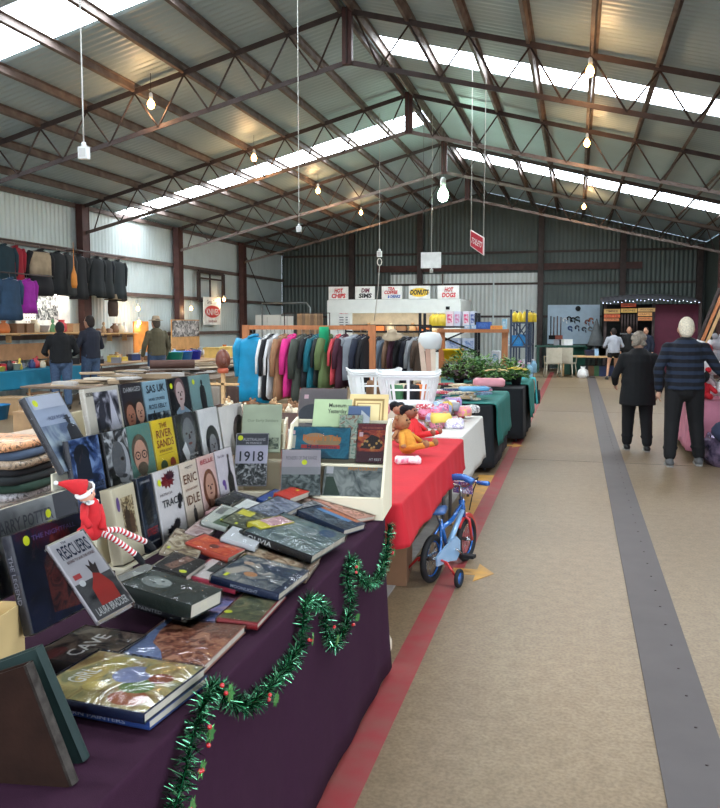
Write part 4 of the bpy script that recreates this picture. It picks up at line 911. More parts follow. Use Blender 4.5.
m_shoe = mat('grey_shoe_leather', (84, 84, 84), .6, var=.15, scale=20); m_bshoe = mat('black_shoe_leather', (22, 22, 24), .4)
p = atz(682, 466, 0)
person('white haired person in a navy striped jumper and black trousers walking away down the aisle', (p.x, p.y, 0), math.radians(2), 1.71, skin_=(196, 150, 126), hair=(226, 214, 190), top='jumper', topm=stripe_mat(), legm=m_trou, shoem=m_shoe,
       arms=(((-.3, -.06, 1.13), (-.25, .0, .89)), ((.34, .04, 1.16), (.53, .12, .97))), feet=((-.13, -.05), (.17, .10)), wide=1.14, detail=True, vox=.013)
p = atz(636, 451, 0)
person('grey curly haired person in a long black coat walking beside the striped jumper', (p.x, p.y, 0), math.radians(4), 1.52, skin_=(200, 156, 132), hair=(142, 132, 118), top='coat', topm=m_black, legm=m_trou, shoem=m_bshoe,
       arms=(((-.32, .02, 1.1), (-.25, .16, .98)), ((.29, -.02, 1.08), (.3, .06, .86))), feet=((-.1, .1), (.12, -.04)), wide=1.2, coat=.22, detail=True, curly=True, headturn=-.1)
p = atz(613, 378, 0); p = V((p.x, min(p.y, 26.5), 0)); p = aty(613, 378, 25.6)
person('dark haired person in a grey jumper and black shorts at the far stall', (p.x, p.y, 0), math.radians(12), 1.5, hair=(40, 28, 24), top='jumper', topm=mat('pale_grey_knit', (156, 158, 166), .9), legm=m_black, short=True, shoem=m_bshoe, feet=((-.22, -.14), (.08, .06)), arms=(((-.28, .02, 1.12), (-.2, .2, 1.1)), ((.28, .02, 1.12), (.2, .22, 1.12))), lean=.1, wide=1.08)
p = aty(628, 378, 27.2)
person('person in black facing the camera behind the person in black shorts', (p.x, p.y, 0), PI, 1.55, hair=(30, 26, 24), top='jumper', topm=m_black, legm=m_trou, shoem=m_bshoe)
p = aty(645, 378, 27.2)
person('dark haired person in a navy coat at the far stall', (p.x, p.y, 0), math.radians(150), 1.52, hair=(40, 30, 26), top='coat', topm=mat('navy_cloth', (28, 34, 52), .9), legm=m_trou, shoem=m_bshoe)
# three at the left stall
def at_left(px, Y): q = aty(px, 360, Y); return (q.x, Y, 0)
person('person in a black jumper and jeans leaning over the blue clothed stall, back turned', at_left(61, 14.0), math.radians(38), 1.70, hair=(26, 22, 22), top='jumper', topm=m_black, legm=m_denim, shoem=m_bshoe, wide=1.12, arms=(((-.3, .04, 1.12), (-.22, .24, 1.05)), ((.3, .04, 1.12), (.22, .26, 1.05))), headdown=1)
person('person in a dark navy jacket and jeans standing right of the black jumper', at_left(91, 15.0), math.radians(75), 1.80, hair=(40, 30, 26), top='jacket', topm=mat('navy_jacket', (34, 38, 52), .85), legm=m_denim, shoem=m_bshoe, wide=1.05, arms=(((-.28, .05, 1.12), (-.2, .25, 1.15)), ((.28, .02, 1.12), (.2, .26, 1.08))))
person('person in an olive jumper and a wide brimmed straw hat, seen from behind', at_left(157, 16.9), math.radians(60), 1.78, hair=(80, 70, 60), top='jumper', topm=mat('olive_knit', (92, 86, 66), .9), legm=m_denim, shoem=m_bshoe, wide=1.1, hat=mat('straw_felt', (176, 158, 132), .8), arms=(((-.27, .0, 1.12), (-.26, .1, .9)), ((.27, .0, 1.12), (.26, .1, .9))))
# ================================================================ TINSEL GARLAND AND ELF DOLL
def smooth_path(pts, n=8):
    out = []; P = [pts[0]] + pts + [pts[-1]]
    for i in range(1, len(P) - 2):
        for k in range(n):
            t = k / n; a, b, c, d = P[i - 1], P[i], P[i + 1], P[i + 2]
            out.append(.5 * ((2 * b) + (c - a) * t + (2 * a - 5 * b + 4 * c - d) * t * t + (3 * b - a - 3 * c + d) * t ** 3))
    out.append(pts[-1]); return out
gp = [(389, 524, .03), (387, 545, .05), (384, 562, .06), (374, 582, .06), (362, 580, .06), (351, 560, .05), (347, 580, .06), (351, 600, .06), (344, 628, .07), (335, 644, .07), (326, 632, .06), (326, 612, .06), (309, 600, .05), (303, 620, .06), (301, 640, .06), (290, 662, .06), (276, 680, .07), (262, 696, .07), (244, 706, .07), (228, 700, .06), (213, 686, .05), (203, 706, .06), (196, 728, .07), (190, 748, .07), (186, 768, .08), (180, 790, .08), (173, 815, .08), (168, 850, .09)]
gpts = smooth_path([atx(x, y, -.845 + o * .55) for x, y, o in gp])
ga = thing('tinsel_garland', 'glossy green tinsel garland with red berries swagged along the plum cloth', 'garland', tuple(gpts[0]))
m_tin = mat('green_foil', (24, 112, 62), .22, .9, rgb2=(150, 220, 180), scale=40); m_tin2 = mat('dark_green_foil', (8, 60, 34), .25, .9, var=.3)
mb = MB(); g0 = gpts[0]
for i in range(len(gpts) - 1):
    a = gpts[i] - g0; b = gpts[i + 1] - g0; L = (b - a).length; n = int(L / .00038)
    dr = (b - a).normalized()
    for k in range(n):
        p = a.lerp(b, rnd()); v = V((ru(-1, 1), ru(-1, 1), ru(-1, 1))); v = (v - dr * v.dot(dr) * .6).normalized(); R_ = ru(.014, .042)
        if p.x + v.x * R_ < -.003 - (g0.x + .838): v.x = abs(v.x)
        wv = v.cross(V((ru(-1, 1), ru(-1, 1), ru(-1, 1)))).normalized() * ru(.001, .0022); q = p + v * R_
        mb.add([p - wv, p + wv, q + wv * .4, q - wv * .4], [(0, 1, 2, 3)], m_tin if rnd() < .55 else m_tin2)
o = part(mb, 'tinsel_strands', ga); o['kind'] = 'stuff'
mb = MB(); mb.tube([p - g0 for p in gpts], .003, m_tin2, 5); part(mb, 'cord', ga)
m_leaf = mat('pale_green_foil_leaf', (96, 168, 96), .25, .7, var=.2); m_berry = mat('red_bead', (190, 24, 30), .15, 0, coat=1)
for i, sc in ((10, 1), (42, 1.1), (60, 1), (78, 1.2), (110, 1), (135, 1.1), (158, 1.2), (176, 1.1), (190, 1.2), (204, 1.3)):
    if i >= len(gpts): continue
    for h_ in (-1, 1):
        c_ = gpts[i] - g0 + V((.035, 0, -.01)); a_ = ru(-.6, .6) + h_ * .7; mb = MB(); sp = []
        mb.T = Matrix.Translation(c_) @ Matrix.Rotation(ru(-.5, .5), 4, 'Z') @ Matrix.Rotation(a_, 4, 'X')
        n = 14; pl = []
        for k in range(n): t = 2 * PI * k / n; r_ = (.021 if k % 2 else .012) * sc; pl.append((math.cos(t) * r_ * .65, math.sin(t) * r_))
        mb.T = mb.T @ Matrix(((0, 0, 1, 0), (1, 0, 0, 0), (0, 1, 0, 0), (0, 0, 0, 1))); mb.prism(pl, 0, .0012, m_leaf); part(mb, 'holly_leaf', ga)
    for k in range(2): mb = MB(); mb.ell(gpts[min(len(gpts) - 1, i + 3)] - g0 + V((.034, ru(-.015, .015), ru(-.02, .02))), .0058, m_berry, 10, 7); part(mb, 'berry', ga)

# elf doll (plain knitted christmas elf)
m_felt = mat('red_felt', (200, 34, 40), .9, var=.08, scale=60); m_face = mat('doll_face', (226, 168, 140), .5, var=.03)
ea = atx(88, 531, -1.25); el = thing('elf_doll', 'red felt christmas elf doll with striped legs sitting among the standing books', 'doll', tuple(ea))
E_ = lambda x, y, X=-1.25: atx(x, y, X) - ea
mb = MB(); capsule(mb, E_(92, 530), E_(91, 505), .030, .022, m_felt, 14); capsule(mb, E_(84, 533), E_(100, 529), .02, .02, m_felt); part(mb, 'body', el)
hc_ = E_(86, 493); mb = MB(); mb.ell(hc_, (.024, .024, .026), m_face, 14, 10); mb.ell(hc_ + V((.024, .0, -.002)), .004, m_face); part(mb, 'head', el)
for q in (-1, 1):
    mb = MB(); mb.ell(hc_ + V((.0215, q * .009, .004)), (.0025, .003, .004), C(30, 60, 90), 8, 6); part(mb, 'eye', el)
mb = MB(); mb.ell(hc_ + V((-.004, 0, .013)), (.0255, .0255, .018), C(80, 50, 34)); part(mb, 'hair', el)
mb = MB(); mb.tube([hc_ + V((-.004, -.004, .012)), E_(74, 486, -1.27), E_(66, 484, -1.28), E_(57, 483.5, -1.29)], [.026, .019, .011, .003], m_felt, 12); part(mb, 'hat', el)
mb = MB(); mb.tube([hc_ + V((.018 * math.cos(t), .026 * math.sin(t) - .005, .008 + .014 * math.sin(t * 1))) for t in [2 * PI * k / 14 for k in range(15)]], .006, C(240, 238, 232), 8); part(mb, 'hat_band', el)
mb = MB(); mb.ell(E_(56, 483, -1.29), .006, C(240, 238, 232)); part(mb, 'hat_tip', el)
mb = MB(); mb.tube([E_(84, 501), E_(88, 503, -1.23), E_(97, 501), E_(92, 500)], .006, C(240, 238, 232), 8); part(mb, 'collar', el)
for pts in ([E_(85, 506), E_(84, 518, -1.23), E_(90, 527, -1.21)], [E_(98, 506), E_(102, 518, -1.23), E_(103, 528, -1.21)]):
    mb = MB(); mb.tube(pts, [.012, .010, .009], m_felt, 10); part(mb, 'arm', el)
for pts, fp in (([E_(104, 531, -1.24), E_(118, 530, -1.22), E_(132, 536, -1.2), E_(146, 542, -1.19)], E_(153, 548, -1.19)), ([E_(101, 533, -1.23), E_(112, 538, -1.2), E_(124, 546, -1.18), E_(136, 555, -1.16)], E_(142, 562, -1.16))):
    pp = smooth_path(pts, 8); mb = MB()
    for k in range(len(pp) - 1):
        mb.tube([pp[k], pp[k + 1]], .0085, C(206, 40, 46) if k % 2 else C(240, 238, 234), 10)
    part(mb, 'striped_leg', el)
    mb = MB(); capsule(mb, pp[-1], fp, .010, .009, m_black); part(mb, 'boot', el)

# ================================================================ STALLS ALONG THE AISLE
m_redc = mat('red_cloth', (190, 20, 36), .85, var=.08, scale=5, bump=.15, bscale=30)
m_whc = mat('white_lace_cloth', (216, 212, 204), .85, var=.07, scale=90, bump=.4, bscale=120)
m_tealc = mat('teal_cloth', (22, 116, 108), .8, var=.1, scale=5); m_blk = mat('black_table_cloth', (20, 24, 28), .9, var=.1)
table('trestle table under the red cloth', -1.75, -.88, 4.02, 6.3, ZT - .004)
cloth('tablecloth', 'bright red cloth over the table behind the bicycle', -1.8, -.83, 3.98, 6.36, ZT, .53, m_redc, seed=5, wave=.02)
table('trestle table under the white lace cloth', -2.3, -.9, 6.55, 7.95, ZT - .004)
cloth('tablecloth', 'white lace cloth over the table beyond the red one', -2.35, -.86, 6.5, 8.0, ZT, .36, m_whc, seed=8, wave=.02)
table('trestle table under the near green cloth', -2.3, -.9, 9.2, 10.9, ZT - .006)
cloth('tablecloth', 'black cloth skirting the near green topped table', -2.35, -.88, 9.15, 10.95, ZT - .002, .06, m_blk, seed=11, wave=.02)
table('trestle table under the plants', -2.1, -.72, 11.6, 13.5, ZT - .006)
cloth('tablecloth', 'black cloth skirting the table with the potted plants', -2.15, -.7, 11.55, 13.55, ZT - .002, .06, m_blk, seed=13, wave=.02)
def overlay(label, x0, x1, y0, y1, z, drop, m, seed=1):
    mb = MB(); rows = []; n = 26
    prof = [(x0, z)] + [(x0 + (x1 - x0) * k / 4, z + .002) for k in range(1, 5)] + [(x1 + .02, z - .01), (x1 + .03, z - .05)] + [(x1 + .03 + .02 * k / 6, z - .05 - (drop - .05) * k / 6) for k in range(1, 7)]
    for i, (x, zz) in enumerate(prof):
        d = max(0, z - zz) / drop
        rows.append([(x + d * .035 * (noise.noise(V((y0 + (y1 - y0) * k / n * 4, seed, d))) + .4), y0 + (y1 - y0) * k / n + d * .04 * noise.noise(V((seed, k * .3, 1))), zz + (.03 * noise.noise(V((k * .2, seed, 2))) if i == len(prof) - 1 else 0)) for k in range(n + 1)])
    mb.loft(rows, m, False, True, False); o = mb.build('table_runner'); modi(o, 'SOLIDIFY', thickness=.003); return tag(o, label, 'cloth')
overlay('teal green sheet hanging over the aisle end of the near green topped table', -2.3, -.86, 9.14, 10.96, ZT + .004, .46, m_tealc, 3)
overlay('teal green sheet hanging over the aisle side of the table of plants', -2.1, -.68, 12.2, 13.58, ZT + .004, .5, m_tealc, 7)
overlay('turquoise cloth hanging at the far end of the table of plants', -2.05, -.66, 13.6, 14.0, ZT + .0, .42, mat('turquoise_cloth', (40, 170, 180), .8), 9)
# dolls and plush toys on the red table
def doll(label, P, rz, s, bodym, hairm, skinm, limb=None, lie=0.0, cat='doll', name='rag_doll', ears=False):
    t = thing(name, label, cat, mw=Matrix.Translation(P) @ Matrix.Rotation(rz, 4, 'Z') @ Matrix.Rotation(lie, 4, 'X') @ Matrix.Diagonal((1.15, 1.15, .9, 1))); limb = limb or bodym
    mb = MB(); capsule(mb, (0, 0, .05 * s), (0, 0, .15 * s), .055 * s, .04 * s, bodym, 12); part(mb, 'body', t)
    mb = MB(); mb.ell((0, 0, .235 * s), (.05 * s, .048 * s, .055 * s), skinm, 12, 9); mb.ell((0, -.045 * s, .225 * s), .012 * s, skinm); part(mb, 'head', t)
    if ears:
        for q in (-1, 1): mb = MB(); mb.ell((q * .045 * s, 0, .28 * s), (.02 * s, .01 * s, .02 * s), skinm); part(mb, 'ear', t)
    if hairm: mb = MB(); [mb.ell((.03 * s * math.cos(k * 2.4), .014 * s + .03 * s * math.sin(k * 2.4) * .8, .245 * s + .008 * s * (k % 5)), .032 * s, hairm, 8, 6) for k in range(10)]; part(mb, 'hair', t)
    for q in (-1, 1):
        mb = MB(); capsule(mb, (q * .035 * s, 0, .15 * s), (q * .1 * s, -.03 * s, .07 * s), .02 * s, .015 * s, limb); mb.ell((q * .105 * s, -.035 * s, .06 * s), .017 * s, skinm, 8, 6); part(mb, 'arm', t)
        mb = MB(); capsule(mb, (q * .03 * s, 0, .04 * s), (q * .05 * s, -.14 * s, .025 * s), .026 * s, .02 * s, limb); mb.ell((q * .052 * s, -.155 * s, .035 * s), (.018 * s, .02 * s, .03 * s), skinm, 8, 6); part(mb, 'leg', t)
        mb = MB(); mb.ell((q * .018 * s, -.046 * s, .245 * s), .006 * s, m_black, 6, 5); part(mb, 'eye', t)
    return t
m_brownp = mat('brown_plush', (150, 104, 70), .95, var=.2, scale=40); m_gold = mat('golden_plush', (206, 140, 50), .95, var=.15, scale=30); m_bhair = mat('black_wool', (20, 18, 20), .95, bump=.8, bscale=90)
z0 = ZT + .003
def on(x, y, z=z0): p = atz(x, y, z); return p
doll('black haired doll in a bright red dress on the red table', on(424, 442) + V((-.06, .0, .012)), math.radians(75), 1.0, mat('scarlet_dress', (206, 36, 40), .8), m_bhair, mat('doll_brown_skin', (140, 84, 60), .6), lie=-.25)
doll('black haired doll sitting left of the doll in the red dress', on(404, 441) + V((-.05, .2, .01)), math.radians(50), 1.0, m_brownp, m_bhair, mat('doll_tan_skin', (180, 130, 100), .6), lie=-.2)
doll('golden plush bear with a brown face lying on the red table', on(410, 455) + V((0, -.0, .012)), math.radians(70), 1.0, m_gold, None, m_brownp, lie=-.3, ears=True, name='plush_bear', cat='plush toy')
doll('small tan plush rabbit beside the golden plush bear', on(400, 446) + V((0, .0, .02)), math.radians(40), .65, m_brownp, None, mat('tan_plush', (184, 146, 100), .95), ears=True, name='plush_rabbit', cat='plush toy')
def packet(label, P, rz, w, d, h, m, name='toy_packet', cat='packet', group=None, tilt=0):
    mb = MB(); mb.T = Matrix.Identity(4); rings = []
    for z, k in ((0, .9), (.25, 1), (.75, 1), (1, .86)):
        rings.append([(math.copysign(abs(math.cos(t)) ** .5, math.cos(t)) * w / 2 * k, math.copysign(abs(math.sin(t)) ** .5, math.sin(t)) * d / 2 * k, z * h + .004 * math.sin(t * 3)) for t in [2 * PI * j / 16 for j in range(16)]])
    mb.loft(rings, m); o = mb.build(name); o.matrix_world = Matrix.Translation(P) @ Matrix.Rotation(rz, 4, 'Z') @ Matrix.Rotation(tilt, 4, 'X'); return tag(o, label, cat, group)
packet('pink and white packet at the near end of the red table beside the display box', on(408, 463), .3, .17, .1, .04, PH((226, 120, 150), (240, 210, 214), (240, 236, 234), 30))
cn = {'pink': (226, 130, 160), 'white': (230, 228, 226), 'lilac': (170, 150, 200), 'yellow': (226, 200, 90), 'pale blue': (150, 184, 214), 'red': (190, 50, 60), 'cream': (222, 206, 176), 'grey': (140, 140, 146), 'brown': (130, 94, 66), 'tan': (186, 150, 110), 'dark blue': (50, 64, 110), 'black': (30, 30, 34), 'green': (70, 120, 80), 'orange': (214, 120, 60)}
rs = random.Random(11); lay = 0
for i in range(40):
    c = rs.choice(['pink', 'white', 'lilac', 'yellow', 'pale blue', 'pink', 'cream', 'red', 'grey']); x = rs.uniform(-1.75, -.95); y = rs.uniform(6.62, 7.9)
    if x < -1.3 and y > 7.0: x = -1.3 + (x + 1.3) * .2 + .2
    c2 = rs.choice(list(cn.values()))
    packet('%s plastic toy packet in the heap on the white lace cloth' % c, (x, y, ZT + .004 + (i % 3) * .05), rs.uniform(0, 3), rs.uniform(.12, .22), rs.uniform(.08, .15), rs.uniform(.05, .09), PH(cn[c], cn[c], c2, 40, i), group='toy packets on the white lace cloth: ' + c, tilt=rs.uniform(-.1, .1))
# laundry baskets
m_wpl = mat('white_plastic', (222, 224, 222), .35, var=.02)
def basket(label, P, rz, w, d, h, m=m_wpl):
    t = thing('laundry_basket', label, 'basket', P, rz); N = 40
    def ring(k, z, off=0): return [V((math.copysign(abs(math.cos(a)) ** .35, math.cos(a)) * (w / 2 * k + off), math.copysign(abs(math.sin(a)) ** .35, math.sin(a)) * (d / 2 * k + off), z + (.03 * abs(math.cos(a)) ** 4 if z > h * .9 else 0))) for a in [2 * PI * j / N for j in range(N)]]
    def band(k0, z0_, k1, z1, name):
        mb = MB(); a, b, c, e = ring(k0, z0_), ring(k1, z1), ring(k1, z1, -.006), ring(k0, z0_, -.006); mb.loft([a, b, c, e, a], m, False, True); part(mb, name, t)
    band(.8, 0, .83, h * .18, 'lower_wall'); band(.96, h * .82, 1, h, 'upper_wall'); band(.885, h * .47, .9, h * .53, 'middle_band')
    mb = MB(); mb.loft([ring(1, h, .012), ring(1, h, -.008), ring(1.0, h - .02, .012)], m, False); rim = ring(1, h, .006); mb.tube(rim + [rim[0]], .009, m, 6, False); part(mb, 'rim', t)
    mb = MB(); lo, hi = ring(.82, h * .15), ring(.965, h * .85)
    for j in range(N): mb.bar(lo[j], hi[j], .024, .006, m)
    part(mb, 'slatted_wall', t)
    mb = MB(); r = ring(.8, .002); mb.add(r, [tuple(range(N))], m); part(mb, 'base', t)
    return t
bq = aty(408, 390, 7.3)
for k_, (x_, y_, l_) in enumerate(((bq.x, 7.3, 'front'), (bq.x - .42, 7.72, 'rear'))):
    sb = thing('storage_crate', 'low cream crate under the %s laundry basket' % l_, 'crate', (x_, y_, ZT + .003), math.radians(12)); mb = MB(); mb.box((0, 0, .08), (.46, .36, .16), col((206, 196, 176), .7)); part(mb, 'crate_body', sb); mb = MB(); mb.box((0, 0, .163), (.48, .38, .006), col((190, 180, 160), .7)); part(mb, 'lid', sb)
basket('white slotted laundry basket, front one of two stacked behind the display boxes', (bq.x, 7.3, ZT + .172), math.radians(12), .56, .4, .27)
basket('white slotted laundry basket, rear one to the left of the other', (bq.x - .42, 7.72, ZT + .172), math.radians(20), .5, .34, .26)
for i, (c, x, y) in enumerate((('green', bq.x - .1, 7.25), ('black', bq.x + .04, 7.28), ('orange', bq.x + .12, 7.36), ('cream', bq.x - .08, 7.39), ('brown', bq.x - .42, 7.73))):
    packet('%s bundle of cloth inside the %s laundry basket' % (c, 'front' if i < 4 else 'rear'), (x, y, ZT + .18), i, .13, .12, .16, col(cn[c], .8), 'cloth_bundle', 'cloth')
tb = thing('plastic_tub', 'clear white storage tub beside the laundry baskets', 'tub', (-1.38, 7.55, ZT + .003), .2)
mb = MB(); mb.lathe([(.1, 0), (.13, .2), (.137, .2), (.125, .19), (.096, .006), (.001, .006)], (0, 0, 0), m_wpl, 4); part(mb, 'tub_wall', tb)
# left neighbour table with plush heap behind the display boxes
table('trestle table under the beige cloth behind the display boxes', -4.4, -3.5, 5.2, 8.4, ZT - .004)
m_beige = mat('beige_cloth', (196, 172, 150), .9, var=.08, scale=6)
cloth('tablecloth', 'beige cloth over the table between the book rack and the clothes rail', -4.45, -3.42, 5.15, 8.45, ZT, .2, m_beige, seed=15)
tray = thing('wooden_tray', 'wide brown wooden tray of small soft toys behind the display boxes', 'tray', (-2.33, 6.05, 0), math.radians(8))
mb = MB(); wd = mat('dark_tray_wood', (96, 74, 66), .6, var=.15, stretch=(1, 10, 1)); mb.box((0, 0, .88), (.95, .6, .015), wd); part(mb, 'tray_base', tray)
for c_, s_ in (((0, -.3, .93), (.95, .015, .12)), ((0, .3, .93), (.95, .015, .12)), ((-.47, 0, .93), (.015, .6, .12)), ((.47, 0, .93), (.015, .6, .12))): mb = MB(); mb.box(c_, s_, wd); part(mb, 'tray_side', tray)
for x in (-.42, .42):
    for y in (-.25, .25): mb = MB(); mb.box((x, y, .44), (.04, .04, .87), wd); part(mb, 'leg', tray)
rs = random.Random(5)
for i in range(34):
    a, b = rs.uniform(-.05, .42), rs.uniform(-.24, .24); c = rs.choice(['brown', 'tan', 'cream', 'tan', 'brown']); th = math.radians(8)
    if i > 22: a = rs.uniform(-.42, 0)
    x, y = -2.33 + a * math.cos(th) - b * math.sin(th), 6.05 + a * math.sin(th) + b * math.cos(th)
    m = mat('plush_' + c, cn[c], .95, var=.2, scale=40); mb = MB(); mb.ell((0, 0, .04), (.05, .04, .035), m, 10, 7); mb.ell((.045, 0, .07), .03, m, 8, 6); mb.ell((.07, 0, .065), .014, m, 8, 6)
    for q in (-1, 1): mb.ell((.04, q * .02, .1), (.01, .012, .014), m, 6, 5); mb.ell((-.02, q * .045, .02), (.035, .014, .014), m, 6, 5)
    o = mb.build('soft_toy'); o.location = (x, y, .89 + (.055 if i % 3 == 0 else 0)); o.rotation_euler = (rs.uniform(-.3, .3), rs.uniform(-.4, .3), rs.uniform(0, 6)); tag(o, '%s little soft toy animal heaped in the wooden tray' % c, 'soft toy', 'soft toys in the wooden tray: ' + c)

# ---------------------------------------------------------------- child's bicycle
def bicycle():
    A = V((-.86, 5.14, 0)); B = V((-.70, 5.72, 0)); d = (B - A).normalized(); rz = math.atan2(d.y, d.x) - PI / 2; wb = .56; R = .155
    t = thing('childs_bicycle', 'small blue bicycle with stabiliser wheels parked beside the red cloth', 'bicycle', tuple(A), rz)
    blue = mat('bike_blue', (40, 104, 180), .25, .2, coat=1, var=.06); lb = mat('bike_pale_blue', (150, 190, 226), .3, .1, coat=1, var=.05); red = mat('bike_red', (200, 40, 44), .3, coat=1); tyre = mat('black_rubber', (22, 22, 24), .75); met = mat('bright_steel', (180, 182, 186), .25, .9)
    def wheel(y, r, x=0, w=.022, nm='wheel', spokes=14):
        rr = r - w; pts = [(x, y + math.cos(2 * PI * k / 28) * rr, r + math.sin(2 * PI * k / 28) * rr) for k in range(29)]
        mb = MB(); mb.tube(pts, w, tyre, 8, False); o = part(mb, nm, t)
        if spokes:
            mb = MB(); mb.tube([(x, y + math.cos(2 * PI * k / 28) * (rr - w), r + math.sin(2 * PI * k / 28) * (rr - w)) for k in range(29)], .007, blue, 6, False); k_ = part(mb, 'rim', o)
            mb = MB(); mb.tube([(x - .03, y, r), (x + .03, y, r)], .013, met, 8)
            for k in range(spokes): a = 2 * PI * k / spokes; mb.tube([(x + (.018 if k % 2 else -.018), y, r), (x, y + math.cos(a) * (rr - w), r + math.sin(a) * (rr - w))], .0013, met, 4)
            part(mb, 'spokes', o)
        else:
            mb = MB(); mb.lathe([(.001, -.008), (r * .6, -.01), (r * .6, .01), (.001, .008)], (x, y, r), blue, 12, Matrix.Rotation(PI / 2, 3, 'Y')); part(mb, 'hub', o)
        return o
    wheel(0, R); wheel(wb, R)
    hd0, hd1 = V((0, wb - .06, .33)), V((0, wb - .095, .45)); bb = V((0, .23, .17)); st = V((0, .12, .38))
    mb = MB(); mb.tube([hd0 + V((0, 0, .06)), V((0, .35, .26)), bb], .019, lb, 10); mb.tube([hd0 + V((0, 0, .1)), V((0, .3, .34)), st + V((0, 0, -.06))], .016, blue, 10); mb.tube([bb, st], .015, blue, 10)
    for q in (-1, 1): mb.tube([bb, (q * .045, .08, .155), (q * .045, 0, R)], .009, lb, 8); mb.tube([st + V((0, 0, -.04)), (q * .04, .05, .25), (q * .045, 0, R)], .009, blue, 8)
    part(mb, 'frame', t)
    mb = MB(); mb.tube([hd1, hd0], .02, blue, 10)
    for q in (-1, 1): mb.tube([hd0, (q * .04, wb - .05, .31), (q * .042, wb, R)], .011, red, 8)
    part(mb, 'fork', t)
    mb = MB(); pts = []
    for k in range(13): a = math.radians(-10 + 150 * k / 12); pts.append((0, wb + math.cos(a) * (R + .012), R + math.sin(a) * (R + .012)))
    mb.tube(pts, .02, red, 8, True, .5); part(mb, 'front_mudguard', t)
    mb = MB(); mb.tube([hd1, hd1 + V((0, -.02, .1))], .012, met, 8); mb.tube([V((-.23, wb - .2, .6)), V((-.1, wb - .13, .59)), V((-.04, wb - .11, .545)), V((.04, wb - .11, .545)), V((.1, wb - .13, .59)), V((.23, wb - .2, .6))], .010, met, 8); part(mb, 'handlebar', t)
    for q in (-1, 1): mb = MB(); mb.tube([(q * .145, wb - .155, .592), (q * .235, wb - .205, .602)], .016, blue, 10); part(mb, 'grip', t)
    mb = MB(); mb.tube([(-.1, wb - .135, .59), (-.03, wb - .12, .61), (.03, wb - .12, .61), (.1, wb - .135, .59)], .024, blue, 10); part(mb, 'handlebar_pad', t)
    mb = MB(); mb.box((0, wb - .07, .53), (.14, .012, .08), PH((40, 90, 170), (150, 60, 90), (220, 220, 230), 60)); part(mb, 'front_plate', t)
    mb = MB(); rg = []
    for y, w_, z in ((-.07, .08, .475), (-.03, .1, .465), (.05, .075, .455), (.13, .035, .45), (.19, .02, .445)): rg.append([(math.cos(2 * PI * k / 12) * w_, y, z + math.sin(2 * PI * k / 12) * .022) for k in range(12)])
    mb.loft(rg, mat('blue_saddle', (60, 96, 150), .5)); part(mb, 'saddle', t)
    mb = MB(); mb.tube([st - V((0, 0, .02)), V((0, .06, .45))], .011, met, 8); part(mb, 'seat_post', t)
    mb = MB(); mb.T = Matrix(((0, 0, 1, 0), (1, 0, 0, 0), (0, 1, 0, 0), (0, 0, 0, 1))); pl = [(-.05, R - .03), (-.06, R + .03), (0, R + .05), (.14, .235), (.25, .25), (.31, .21), (.31, .13), (.25, .09), (.15, .11)]; mb.prism(pl, .05, .062, lb); part(mb, 'chain_guard', t)
    for q in (-1, 1):
        mb = MB(); mb.tube([bb + V((q * .03, 0, 0)), bb + V((q * .075, 0, 0)), bb + V((q * .08, q * .09, -.06))], .007, met, 6); part(mb, 'crank', t)
        mb = MB(); mb.box(bb + V((q * .12, q * .09, -.06)), (.08, .055, .02), tyre); part(mb, 'pedal', t)
        mb = MB(); mb.tube([(q * .05, 0, R), (q * .1, -.0, R - .01), (q * .17, -.01, .065)], .008, red, 8); mb.tube([(q * .05, .03, R), (q * .1, .0, R - .03)], .006, red, 6); part(mb, 'stabiliser_arm', t)
        wheel(-.01, .06, q * .19, .014, 'stabiliser_wheel', 0)
    mb = MB(); mb.tube([(.1, wb - .13, .59), (.09, wb - .02, .6), (.04, wb + .02, .5), (.02, wb, .36)], .004, tyre, 6); part(mb, 'brake_cable', t)
bicycle()
# things under the red table
for i, (x, y, c) in enumerate(((-1.3, 4.5, 'tan'), (-1.25, 5.2, 'brown'), (-1.4, 5.9, 'grey'))):
    b_ = thing('cardboard_carton', '%s cardboard carton on the floor under the red clothed table' % c, 'box', (x, y, 0), .1 * i)
    mb = MB(); cm = mat('carton_' + c, cn[c], .85, var=.08); w_, d_, h_ = .45, .4, .3
    for c_, s_ in (((0, -d_ / 2, h_ / 2), (w_, .006, h_)), ((0, d_ / 2, h_ / 2), (w_, .006, h_)), ((-w_ / 2, 0, h_ / 2), (.006, d_, h_)), ((w_ / 2, 0, h_ / 2), (.006, d_, h_)), ((0, 0, .004), (w_, d_, .006))): mb.box(c_, s_, cm)
    part(mb, 'walls', b_); mb = MB(); mb.box((0, -d_ / 4 - .003, h_ + .004), (w_, d_ / 2, .004), cm); part(mb, 'flap', b_); mb = MB(); mb.box((0, d_ / 4 + .003, h_ + .004), (w_, d_ / 2, .004), cm); part(mb, 'flap', b_)
a = atz(402, 612, .0); o = packet('pale wrinkled cloth bag on the floor beside the end of the plum table', (-.93, 3.98, .004), .4, .12, .09, .07, col((206, 190, 166), .8), 'cloth_bag', 'bag')

